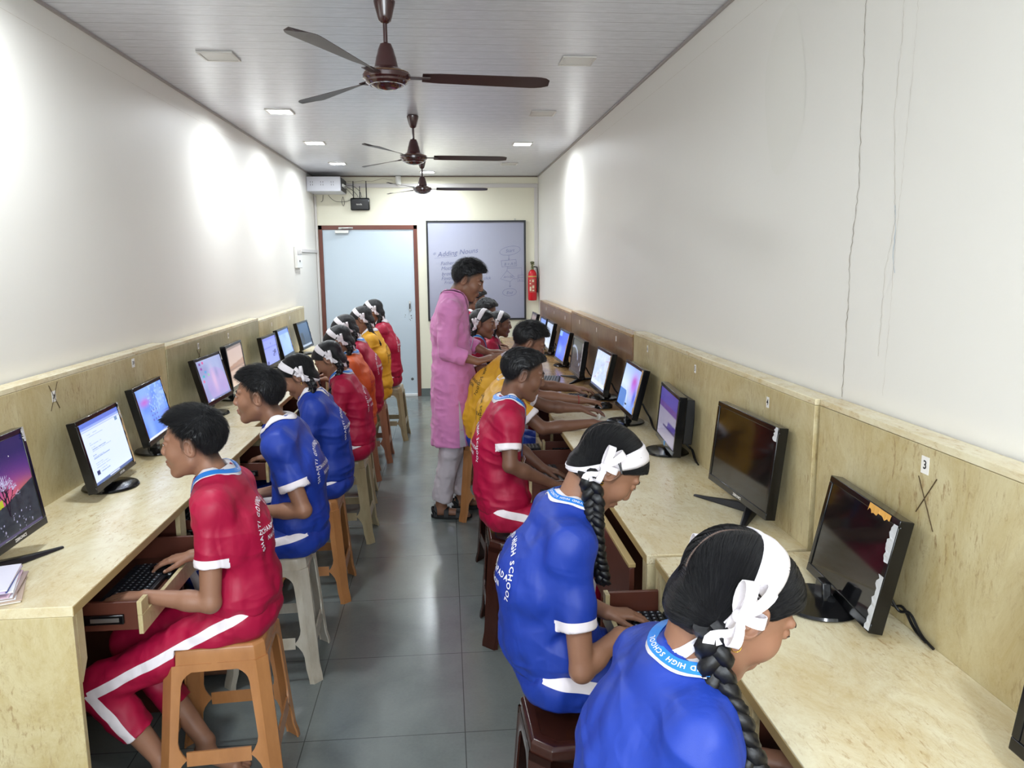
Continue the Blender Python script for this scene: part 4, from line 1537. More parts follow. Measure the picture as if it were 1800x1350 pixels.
dup(s_d, (0.31, 3.27, 0), 0.0, 'dark brown plastic stool under the boy in red on the right')
dup(s_d, (0.36, 1.20, 0), 0.0, 'dark brown plastic stool under the girl nearest to the camera')
dup(s_b, (0.245, 4.93, 0), 0.0, 'caramel brown plastic stool behind the sandals of the man in pink')
dup(s_d, (0.33, 3.97, 0), 0.1, 'dark brown plastic stool under the boy in the nearer yellow shirt')
dup(s_r, (0.30, 5.75, 0), 0.0, 'pinkish brown plastic stool on the right, behind the man in pink')
dup(s_c, (0.40, 6.35, 0), 0.0, 'cream plastic stool on the right, far behind the man in pink')

# ---------------------------------------------------------------- papers and book
pp = thing('stack_of_notebooks', 'stack of thin notebooks and loose papers at the left edge of the desk', 'notebooks', (-1.22, 2.02, ZD))
cols = ['#d8d0c8', '#b59f8f', '#e3e2e6', '#a5908a', '#d9d8e2', '#c9a9b8', '#e9e9ef', '#3f59b8', '#c4b2d0', '#dcd9e6']
z = 0.001
rnd = random.Random(5)
for i, c in enumerate(cols):
    th = 0.004
    m = MB().box(-0.08, 0.08, -0.095, 0.095, z, z + th)
    m.mul(Matrix.Translation((rnd.uniform(-.006, .006) - .002 * i, rnd.uniform(-.008, .008), 0)) @ Matrix.Rotation(rad(20 + rnd.uniform(-4, 4)), 4, 'Z'))
    obj('notebook', m, simple('paper_%d' % i, c, .6), pp, bevel=0.0008)
    z += th + 0.0003
ph = thing('crumpled_paper', 'small loose white paper sheet on the brown desk beside the keyboard', 'paper', (0.66, 4.40, ZD + .001), .3)
obj('sheet', MB().box(-0.07, 0.07, -0.10, 0.10, 0, 0.001), M_label, ph, smooth=0)
# ---------------------------------------------------------------- organic shapes: smooth unions meshed by surface nets
def A3(v):
    return np.array([float(v[0]), float(v[1]), float(v[2])])


def unit(v):
    v = A3(v)
    return v / (np.linalg.norm(v) + 1e-12)


_rs = np.random.RandomState(7)
_LAT = _rs.rand(32, 32, 32).astype(np.float32)


def noise3(p):
    i = np.floor(p).astype(int)
    f = p - i
    f = f * f * (3 - 2 * f)
    i0 = i & 31
    i1 = (i + 1) & 31
    x0, y0, z0 = i0.T
    x1, y1, z1 = i1.T
    fx, fy, fz = f.T
    L = _LAT
    c00 = L[x0, y0, z0] * (1 - fx) + L[x1, y0, z0] * fx
    c10 = L[x0, y1, z0] * (1 - fx) + L[x1, y1, z0] * fx
    c01 = L[x0, y0, z1] * (1 - fx) + L[x1, y0, z1] * fx
    c11 = L[x0, y1, z1] * (1 - fx) + L[x1, y1, z1] * fx
    return (c00 * (1 - fy) + c10 * fy) * (1 - fz) + (c01 * (1 - fy) + c11 * fy) * fz - 0.5


class Field:
    def __init__(s, lo, hi, h):
        s.lo = A3(lo)
        s.h = h
        n = np.ceil((A3(hi) - s.lo) / h).astype(int) + 1
        s.n = n
        s.d = np.full(tuple(n), 0.3, dtype=np.float32)
        s.ax = [(s.lo[i] + np.arange(n[i]) * h).astype(np.float32) for i in range(3)]

    def region(s, lo, hi):
        a = np.maximum(0, np.floor((lo - s.lo) / s.h).astype(int))
        b = np.minimum(s.n, np.ceil((hi - s.lo) / s.h).astype(int) + 1)
        if np.any(b <= a):
            return None
        sl = tuple(slice(a[i], b[i]) for i in range(3))
        X = s.ax[0][a[0]:b[0]][:, None, None]
        Y = s.ax[1][a[1]:b[1]][None, :, None]
        Z = s.ax[2][a[2]:b[2]][None, None, :]
        return sl, X, Y, Z

    def comb(s, sl, b, k, op):
        a = s.d[sl]
        if op == 'u':
            if k > 0:
                hh = np.maximum(k - np.abs(a - b), 0) / k
                s.d[sl] = np.minimum(a, b) - hh * hh * (k * 0.25)
            else:
                s.d[sl] = np.minimum(a, b)
        else:
            b = -b
            if k > 0:
                hh = np.maximum(k - np.abs(a - b), 0) / k
                s.d[sl] = np.maximum(a, b) + hh * hh * (k * 0.25)
            else:
                s.d[sl] = np.maximum(a, b)

    def cone(s, a, b, ra, rb, k=0.01, op='u', sq=None, cap=None):
        a, b = A3(a), A3(b)
        m = max(ra, rb) + k + 2 * s.h
        r = s.region(np.minimum(a, b) - m, np.maximum(a, b) + m)
        if r is None:
            return
        sl, X, Y, Z = r
        ab = b - a
        L2 = float(ab @ ab) + 1e-12
        px, py, pz = X - a[0], Y - a[1], Z - a[2]
        tu = (px * ab[0] + py * ab[1] + pz * ab[2]) / L2
        t = np.clip(tu, 0, 1)
        qx, qy, qz = px - t * ab[0], py - t * ab[1], pz - t * ab[2]
        q2 = qx * qx + qy * qy + qz * qz
        if sq is not None:
            ax, f = sq
            c = qx * ax[0] + qy * ax[1] + qz * ax[2]
            q2 = q2 + c * c * (1.0 / (f * f) - 1)
        d = np.sqrt(q2) - (ra + (rb - ra) * t)
        if cap:
            L = math.sqrt(L2)
            if 'b' in cap:
                d = np.maximum(d, (tu - 1) * L)
            if 'a' in cap:
                d = np.maximum(d, -tu * L)
        s.comb(sl, d, k, op)

    def ell(s, c, r, R=None, k=0.01, op='u', cut=None):
        """R: 3x3, columns = local axes; cut: function(local x,y,z)->d2, shape is max(shape, d2)"""
        c = A3(c)
        r = np.array(r, float)
        m = max(r) + k + 2 * s.h
        g = s.region(c - m, c + m)
        if g is None:
            return
        sl, X, Y, Z = g
        px, py, pz = X - c[0], Y - c[1], Z - c[2]
        if R is None:
            u, v, w = px + 0 * py + 0 * pz, py + 0 * px + 0 * pz, pz + 0 * px + 0 * py
        else:
            u = px * R[0, 0] + py * R[1, 0] + pz * R[2, 0]
            v = px * R[0, 1] + py * R[1, 1] + pz * R[2, 1]
            w = px * R[0, 2] + py * R[1, 2] + pz * R[2, 2]
        k0 = np.sqrt((u / r[0]) ** 2 + (v / r[1]) ** 2 + (w / r[2]) ** 2)
        k1 = np.sqrt((u / r[0] ** 2) ** 2 + (v / r[1] ** 2) ** 2 + (w / r[2] ** 2) ** 2) + 1e-9
        d = k0 * (k0 - 1) / k1
        if cut is not None:
            d = np.maximum(d, cut(u, v, w))
        s.comb(sl, d, k, op)

    def mesh(s):
        d = s.d
        ins = d < 0
        c = None
        cnt = np.zeros(tuple(s.n - 1), dtype=np.int8)
        for dx in (0, 1):
            for dy in (0, 1):
                for dz in (0, 1):
                    cnt += ins[dx:s.n[0] - 1 + dx, dy:s.n[1] - 1 + dy, dz:s.n[2] - 1 + dz]
        act = (cnt > 0) & (cnt < 8)
        I = np.argwhere(act)
        N = len(I)
        idx = np.full(tuple(s.n - 1), -1, dtype=np.int32)
        idx[I[:, 0], I[:, 1], I[:, 2]] = np.arange(N)
        acc = np.zeros((N, 3))
        num = np.zeros(N)
        cor = [(0, 0, 0), (1, 0, 0), (0, 1, 0), (1, 1, 0), (0, 0, 1), (1, 0, 1), (0, 1, 1), (1, 1, 1)]
        cv = [d[I[:, 0] + c[0], I[:, 1] + c[1], I[:, 2] + c[2]] for c in cor]
        E = [(0, 1), (2, 3), (4, 5), (6, 7), (0, 2), (1, 3), (4, 6), (5, 7), (0, 4), (1, 5), (2, 6), (3, 7)]
        for a, b in E:
            va, vb = cv[a], cv[b]
            m = (va < 0) != (vb < 0)
            t = np.where(m, va / (va - vb + 1e-20), 0)
            ca, cb = np.array(cor[a]), np.array(cor[b])
            p = ca[None, :] + t[:, None] * (cb - ca)[None, :]
            acc += p * m[:, None]
            num += m
        V = s.lo + (I + acc / num[:, None]) * s.h
        Fs = []
        for ax in range(3):
            a1, a2 = (ax + 1) % 3, (ax + 2) % 3
            sa = [slice(1, -1)] * 3
            sb = [slice(1, -1)] * 3
            sa[ax] = slice(0, -1)
            sb[ax] = slice(1, None)
            A, B = ins[tuple(sa)], ins[tuple(sb)]
            ch = np.argwhere(A != B)
            if len(ch) == 0:
                continue
            fl = A[ch[:, 0], ch[:, 1], ch[:, 2]]
            base = ch.copy()
            base[:, a1] += 1
            base[:, a2] += 1
            q = []
            for o1, o2 in ((-1, -1), (0, -1), (0, 0), (-1, 0)):
                cc = base.copy()
                cc[:, a1] += o1
                cc[:, a2] += o2
                q.append(idx[cc[:, 0], cc[:, 1], cc[:, 2]])
            q = np.stack(q, 1)
            q[~fl] = q[~fl][:, ::-1]
            Fs.append(q)
        return V, np.concatenate(Fs, 0)


def mesh_obj(name, V, Q, mats, parent, attrs=None, origin=(0, 0, 0)):
    me = bpy.data.meshes.new(name)
    n, m = len(V), len(Q)
    me.vertices.add(n)
    me.vertices.foreach_set('co', (V - A3(origin)).astype(np.float32).ravel())
    me.loops.add(4 * m)
    me.loops.foreach_set('vertex_index', Q.astype(np.int32).ravel())
    me.polygons.add(m)
    me.polygons.foreach_set('loop_start', np.arange(0, 4 * m, 4, dtype=np.int32))
    me.update(calc_edges=True)
    me.validate()
    me.shade_smooth()
    for mt in (mats if isinstance(mats, (list, tuple)) else [mats]):
        me.materials.append(mt)
    for k, a in (attrs or {}).items():
        at = me.attributes.new(k, 'FLOAT', 'POINT')
        at.data.foreach_set('value', a.astype(np.float32))
    o = bpy.data.objects.new(name, me)
    COL.objects.link(o)
    o.parent = parent
    return o


def vnormals(V, Q):
    a = V[Q[:, 2]] - V[Q[:, 0]]
    b = V[Q[:, 3]] - V[Q[:, 1]]
    fn = np.cross(a, b)
    N = np.zeros_like(V)
    for i in range(4):
        np.add.at(N, Q[:, i], fn)
    return N / (np.linalg.norm(N, axis=1, keepdims=True) + 1e-12)


def seg_d(P, a, b):
    a, b = A3(a), A3(b)
    ab = b - a
    t = (P - a) @ ab / (ab @ ab)
    tc = np.clip(t, 0, 1)
    q = P - a - tc[:, None] * ab
    return np.linalg.norm(q, axis=1), t, q


# ---------------------------------------------------------------- cloth, skin, hair materials
def cloth(name, col, stripe='#efe6ea', rough=0.5, sheen=0.0, fine=1.0):
    t = NT(name)
    a = t.attr('white')
    f = t.math('GREATER_THAN', a.outputs['Fac'], 0.0)
    v = t.coord()
    n = t.noise(v, 900, 2)
    fold = t.noise(t.coord(scale=(1, 1, 0.45)), 9, 3, 0.5, 0.6)
    c0 = lin(col)
    c1 = tuple(x * 0.86 for x in c0[:3]) + (1,)
    base = t.mix(n, c1, c0)
    c = t.mix(f, base, lin(stripe))
    t.bump(t.math('ADD', t.math('MULTIPLY', fold, 1.0), t.math('MULTIPLY', n, 0.02)), 0.32 * fine, 0.03)
    m = t.set(color=c, rough=rough, spec=0.4)
    t.b.inputs['Sheen Weight'].default_value = sheen
    return m


C_RED = cloth('crimson_jersey', '#ac0e3c')
C_BLUE = cloth('royal_blue_jersey', '#1b3a9e')
C_YEL = cloth('golden_yellow_jersey', '#e6ab2e')
C_ORA = cloth('orange_jersey', '#d65c26')
C_DRED = cloth('dark_crimson_jersey', '#ac1a3c')
C_PINK = cloth('pink_cotton_kurta', '#e08cc4', rough=0.75, sheen=0.2)
C_OFF = cloth('off_white_cotton_trousers', '#d2c8ce', rough=0.8)
C_WHITE = simple('white_cotton', '#ece6ea', 0.75, bump=(220, 0.3, 0.002))
C_LANY = simple('blue_lanyard_ribbon', '#2c7fd6', 0.35)
C_PRINT = simple('white_shirt_print', '#e9e6ee', 0.6)
C_PRINTK = simple('dark_shirt_print', '#3b3a1c', 0.6)
C_CARD = simple('id_card', '#c9d4e4', 0.25)


def skin_mat(name, col):
    t = NT(name)
    v = t.coord()
    n = t.noise(v, 7, 4)
    n2 = t.noise(v, 260, 2)
    c0 = lin(col)
    c = t.mix(n, tuple(x * 0.86 for x in c0[:3]) + (1,), tuple(min(1, x * 1.1) for x in c0[:3]) + (1,))
    lips = t.attr('lips')
    c = t.mix(t.math('MULTIPLY', t.math('MAXIMUM', lips.outputs['Fac'], 0.0), 0.6), c, lin('#7a3d3a'))
    fade = t.attr('fade')
    c = t.mix(fade.outputs['Fac'], c, lin('#120d0d'))
    nail = t.attr('nail')
    c = t.mix(t.math('MULTIPLY', t.math('GREATER_THAN', nail.outputs['Fac'], 0.5), 0.55), c, lin('#e0b8a4'))
    t.bump(n2, 0.10, 0.002)
    m = t.set(color=c, rough=0.46, spec=0.4)
    t.b.inputs['Subsurface Weight'].default_value = 0.0
    return m


SK1 = skin_mat('warm_brown_skin', '#946a53')
SK2 = skin_mat('medium_brown_skin', '#8c634d')
SK3 = skin_mat('deep_brown_skin', '#765240')


def hair_mat():
    t = NT('black_hair')
    v = t.coord(scale=(1, 1, 1))
    part = t.attr('part')
    st = t.attr('strand')
    nst = t.node('ShaderNodeTexNoise', noise_dimensions='1D')
    nst.inputs['Scale'].default_value = 420.0
    nst.inputs['Detail'].default_value = 3
    t.link(st.outputs['Fac'], nst.inputs['W'])
    wv = nst.outputs['Fac']
    n = t.noise(v, 70, 3)
    n3 = t.noise(v, 14, 3)
    h = t.math('ADD', t.math('MULTIPLY', wv, 1.4), t.math('MULTIPLY', n, .5))
    t.bump(h, 0.6, 0.0030)
    c = t.mix(n3, lin('#060608'), lin('#0f0e13'))
    c = t.mix(t.math('MULTIPLY', t.math('GREATER_THAN', part.outputs['Fac'], 0.0), 0.7), c, lin('#7d685e'))
    r = t.math('ADD', 0.32, t.math('MULTIPLY', n, 0.2))
    m = t.set(color=c, rough=r, spec=0.42)
    return m


M_hair = hair_mat()
M_eye = simple('eye_white', '#d9d0c8', 0.2)
M_iris = simple('dark_iris', '#1c100b', 0.1)
M_gold = simple('gold_earring', '#c99a3c', 0.25, metal=0.9)
M_clip = simple('black_hair_clip', '#1a1416', 0.3)
M_sand = simple('black_sandal_rubber', '#131112', 0.6)
# ---------------------------------------------------------------- people
def rotv(v, axis, ang):
    return A3(Matrix.Rotation(ang, 3, Vector(axis)) @ Vector(v))


def head_frame(fwd_xy, pitch, roll=0.0):
    """fwd_xy: heading angle (rad) in plan; pitch>0 looks down"""
    f = np.array([math.cos(fwd_xy) * math.cos(pitch), math.sin(fwd_xy) * math.cos(pitch), -math.sin(pitch)])
    l = np.array([-math.sin(fwd_xy), math.cos(fwd_xy), 0.0])
    if roll:
        l = rotv(l, f, roll)
    u = np.cross(f, l)
    return np.stack([f, l, u], 1)


def add_head(F, c, R, s, ears=True, jaw=1.0, cheek=1.0):
    def P(x, y, z):
        return c + R @ (np.array([x, y, z]) * s)
    F.ell(P(-.012, 0, .030), np.array([.092, .073, .078]) * s, R, k=0)
    F.ell(P(.020, 0, -.030), np.array([.066, .058, .074]) * s, R, k=.03 * s)
    F.cone(P(.002, .044, -.050), P(.060, .012, -.088), .021 * s, .018 * s * jaw, k=.02 * s)
    F.cone(P(.002, -.044, -.050), P(.060, -.012, -.088), .021 * s, .018 * s * jaw, k=.02 * s)
    F.cone(P(.062, .006, -.090), P(.062, -.006, -.090), .0175 * s, .0175 * s, k=.012 * s)
    for q in (-1, 1):
        F.ell(P(.056, q * .036, -.020), np.array([.026, .024, .030]) * s * cheek, R, k=.018 * s)
        F.cone(P(.082, q * .010, .026), P(.070, q * .044, .030), .0085 * s, .0075 * s, k=.012 * s)
        F.ell(P(.0915, q * .031, .012), np.array([.014, .0155, .010]) * s, R, k=.012 * s, op='s')
        # eye lids
        F.ell(P(.0745, q * .0310, .0115), np.array([.0128, .0148, .0118]) * s, R, k=.002 * s)
        # nostril wings
        F.ell(P(.091, q * .0105, -.0265), np.array([.0085, .0062, .0065]) * s, R, k=.005 * s)
    F.cone(P(.084, 0, .018), P(.0985, 0, -.018), .0060 * s, .0085 * s, k=.012 * s)
    F.ell(P(.0965, 0, -.0225), np.array([.0090, .0100, .0080]) * s, R, k=.006 * s)
    # mouth
    F.ell(P(.078, 0, -.058), np.array([.013, .026, .018]) * s, R, k=.010 * s)
    F.ell(P(.0885, 0, -.0525), np.array([.0065, .0195, .0048]) * s, R, k=.003 * s)
    F.ell(P(.0870, 0, -.0625), np.array([.0068, .0165, .0056]) * s, R, k=.003 * s)
    F.cone(P(.0965, .017, -.0572), P(.0965, -.017, -.0572), .0022 * s, .0022 * s, k=.002 * s, op='s')
    F.cone(P(.085, .004, -.0745), P(.085, -.004, -.0745), .006 * s, .006 * s, k=.008 * s, op='s')
    if ears:
        for q in (-1, 1):
            Re = R @ np.array(Matrix.Rotation(rad(12), 3, 'Y')) @ np.array(Matrix.Rotation(q * rad(22), 3, 'Z'))
            F.ell(P(-.008, q * .0775, .000), np.array([.0190, .0085, .0315]) * s, Re, k=.004 * s)
            F.ell(P(-.004, q * .0868, .002), np.array([.0125, .0078, .0225]) * s, Re, k=.0015 * s, op='s')
            F.ell(P(.006, q * .0795, -.004), np.array([.0045, .0045, .0065]) * s, Re, k=.003 * s)
            F.cone(P(-.009, q * .0835, .012), P(-.011, q * .0825, -.010), .0026 * s, .0028 * s, k=.004 * s)


def add_hand(F, w, d, up, thumb, s=1.0, curl=0.35, spread=0.10, curls=None):
    """w wrist, d finger direction, up = back of the hand, thumb = +1/-1 side along cross(up,d)"""
    d, up = unit(d), unit(up)
    up = unit(up - d * (up @ d))
    lat = np.cross(up, d) * thumb      # towards the thumb
    tips = []
    lens = [(.034, .021, .017), (.038, .024, .018), (.035, .023, .018), (.027, .017, .016)]
    offs = [.0245, .0085, -.0080, -.0235]
    mets = [.074, .077, .073, .066]
    curls = curls or [curl * .85, curl, curl * 1.05, curl * 1.1]
    for i in range(4):
        base = w + lat * offs[i] * .55 * s + d * .012 * s
        kn = w + lat * offs[i] * s + d * mets[i] * s + up * (.004 - abs(offs[i]) * .12) * s
        F.cone(base, kn, .0125 * s, .0098 * s, k=.008 * s)
        dd = unit(d + lat * offs[i] * spread * 40)
        p = kn
        a = curls[i]
        for j, L in enumerate(lens[i]):
            a2 = curls[i] * (0.75 + 0.95 * j)
            dv = unit(dd * math.cos(a2) - up * math.sin(a2))
            q = p + dv * L * s
            r0 = (.0088, .0078, .0071)[j] * s
            r1 = (.0078, .0071, .0060)[j] * s
            if i == 3:
                r0 *= .88
                r1 *= .88
            F.cone(p, q, r0, r1, k=.0025 * s if j else .004 * s)
            p = q
        tips.append((p, unit(up * math.cos(a2) + dd * math.sin(a2))))
    F.cone(w + d * .02 * s, w + d * .060 * s, .017 * s, .019 * s, k=.010 * s, sq=(up, .62))
    # thumb leaves the side of the palm near its base
    t0 = w + d * .018 * s + lat * .018 * s - up * .004 * s
    t1 = t0 + unit(d * .72 + lat * .62 - up * .25) * .036 * s
    t2 = t1 + unit(d * .92 + lat * .28 - up * .30) * .028 * s
    t3 = t2 + unit(d * .98 + lat * .02 - up * .28) * .021 * s
    F.cone(t0, t1, .0135 * s, .0105 * s, k=.009 * s)
    F.cone(t1, t2, .0102 * s, .0088 * s, k=.003 * s)
    F.cone(t2, t3, .0088 * s, .0070 * s, k=.002 * s)
    tips.append((t3, unit(up + lat * .6)))
    return tips


GLYPH = {}


def glyph(ch, font_size=1.0):
    if ch not in GLYPH:
        cu = bpy.data.curves.new('g', 'FONT')
        cu.body = ch
        cu.size = 1.0
        cu.align_x = 'CENTER'
        cu.align_y = 'CENTER'
        cu.offset = 0.022
        cu.resolution_u = 2
        o = bpy.data.objects.new('g', cu)
        me = bpy.data.meshes.new_from_object(o)
        vs = [(v.co.x, v.co.y) for v in me.vertices]
        fs = [tuple(p.vertices) for p in me.polygons]
        w = (max(v[0] for v in vs) - min(v[0] for v in vs)) if vs else 0.35
        GLYPH[ch] = (vs, fs, w)
        bpy.data.objects.remove(o)
        bpy.data.curves.remove(cu)
        bpy.data.meshes.remove(me)
    return GLYPH[ch]


def layout(text, size, gap=0.14):
    """advance positions of the letters along a line, centred"""
    xs, x = [], 0
    for ch in text:
        w = 0.32 if ch == ' ' else glyph(ch)[2]
        xs.append((ch, (x + w / 2) * size))
        x += w + gap
    tot = (x - gap) * size
    return [(c, p - tot / 2) for c, p in xs], tot


def print_on_back(name, V, Q, parent, origin, spine, fwd, mat, hi, sz=0.026, radius=0.118, tilt=0.0):
    """school lettering wrapped round the back of the shirt"""
    bvh = BVHTree.FromPolygons([tuple(v) for v in V], [tuple(q) for q in Q])
    lo, up_ = A3(spine[0]), A3(spine[1])
    ax = unit(up_ - lo)
    fwd = unit(fwd - ax * (fwd @ ax))
    lat = np.cross(ax, fwd)          # to the wearer's left
    mid = lo + (up_ - lo) * hi
    items = []
    lay, tot = layout('SHANTI GOVIND HIGH SCHOOL', sz, 0.17)
    for ch, p in lay:
        if ch == ' ':
            continue
        a = p / radius
        items.append((ch, sz, radius * math.sin(a), radius * math.cos(a) - radius * .45, -a))
    for k, tx in enumerate(('CHANDRAPADA', 'NAIGAON')):
        lay, tot = layout(tx, sz * .92, 0.17)
        for ch, p in lay:
            items.append((ch, sz * .92, p, -0.028 - 0.030 * k, 0))
    mb = MB()
    Rw = 0.17
    for ch, s_, u0, v0, ang in items:
        vs, fs, w = glyph(ch)
        out = []
        ok = True
        ca, sa = math.cos(ang), math.sin(ang)
        for (x, y) in vs:
            x, y = x * s_, y * s_
            u = u0 + x * ca - y * sa
            v = v0 + x * sa + y * ca
            # seen from behind, the wearer's right is on the reader's right: +u -> -lat
            phi = u / Rw
            c = mid + ax * v
            dr = -fwd * math.cos(phi) - lat * math.sin(phi)
            o_ = c + dr * 0.6
            hit = bvh.ray_cast(Vector(o_), Vector(-dr), 0.62)
            if hit[0] is None:
                ok = False
                break
            out.append(A3(hit[0]) + dr * 0.0016 + A3(hit[1]) * 0.0008 - origin)
        if ok:
            mb.add(out, fs)
    return obj(name, mb, mat, parent, fixn=False, smooth=0)


def smooth_path(pts, it=4, sub=6):
    Q = []
    for i in range(len(pts) - 1):
        for j in range(sub):
            Q.append(A3(pts[i]) * (1 - j / sub) + A3(pts[i + 1]) * j / sub)
    Q.append(A3(pts[-1]))
    for _ in range(it):
        Q = [Q[0]] + [(Q[i - 1] + Q[i] * 2 + Q[i + 1]) / 4 for i in range(1, len(Q) - 1)] + [Q[-1]]
    return Q


def strip(path, normals, width, thick=0.0012):
    """thick ribbon along a path; normals = face normal at each point"""
    mb = MB()
    n = len(path)
    vs = []
    for i in range(n):
        t = unit(A3(path[min(i + 1, n - 1)]) - A3(path[max(i - 1, 0)]))
        nn = unit(normals[i])
        b = unit(np.cross(t, nn))
        w = width[i] if isinstance(width, (list, tuple, np.ndarray)) else width
        for sb, sn in ((-1, -1), (1, -1), (1, 1), (-1, 1)):
            vs.append(A3(path[i]) + b * sb * w / 2 + nn * sn * thick / 2)
    fs = []
    for i in range(n - 1):
        for j in range(4):
            j2 = (j + 1) % 4
            fs.append((4 * i + j, 4 * i + j2, 4 * i + 4 + j2, 4 * i + 4 + j))
    fs += [(3, 2, 1, 0), (4 * n - 4, 4 * n - 3, 4 * n - 2, 4 * n - 1)]
    return mb.add(vs, fs)


def braid_mesh(path, r=0.0105, taper=0.7, turns=4.6):
    path = smooth_path(path, 6, 10)
    n = len(path)
    mb = MB()
    side = None
    fr = []
    for i in range(n):
        t = unit(path[min(i + 1, n - 1)] - path[max(i - 1, 0)])
        if side is None:
            side = unit(np.cross(t, np.array([0.3, 1.0, 0.1])))
        side = unit(side - t * (side @ t))
        fr.append((t, side, np.cross(t, side)))
    for k in range(3):
        pts, rr = [], []
        for i in range(n):
            f = i / (n - 1)
            sc = (1 - (1 - taper) * f)
            a = 2 * math.pi * (turns * f + k / 3)
            t, sd, b = fr[i]
            pts.append(path[i] + sd * math.sin(a) * r * 1.15 * sc + b * math.sin(2 * a) * r * .55 * sc)
            rr.append(r * sc * 1.02 * (0.55 + .45 * min(1, (1 - f) * 12 + .2)))
        m = MB().tube([Vector(p) for p in pts], rr, 14)
        vv = np.array(m.v)
        ii = np.arange(len(vv)) // 14
        kk = np.arange(len(vv)) % 14
        cen = np.array(pts)[np.minimum(ii, n - 1)]
        dv = vv - cen
        j = noise3(np.stack([kk * 1.7 + ii * .35, ii * .12, kk * 0 + k * 7.0], 1))
        vv = cen + dv * (1 + j * .42)[:, None]
        mb.add([tuple(p) for p in vv], m.f)
    return mb


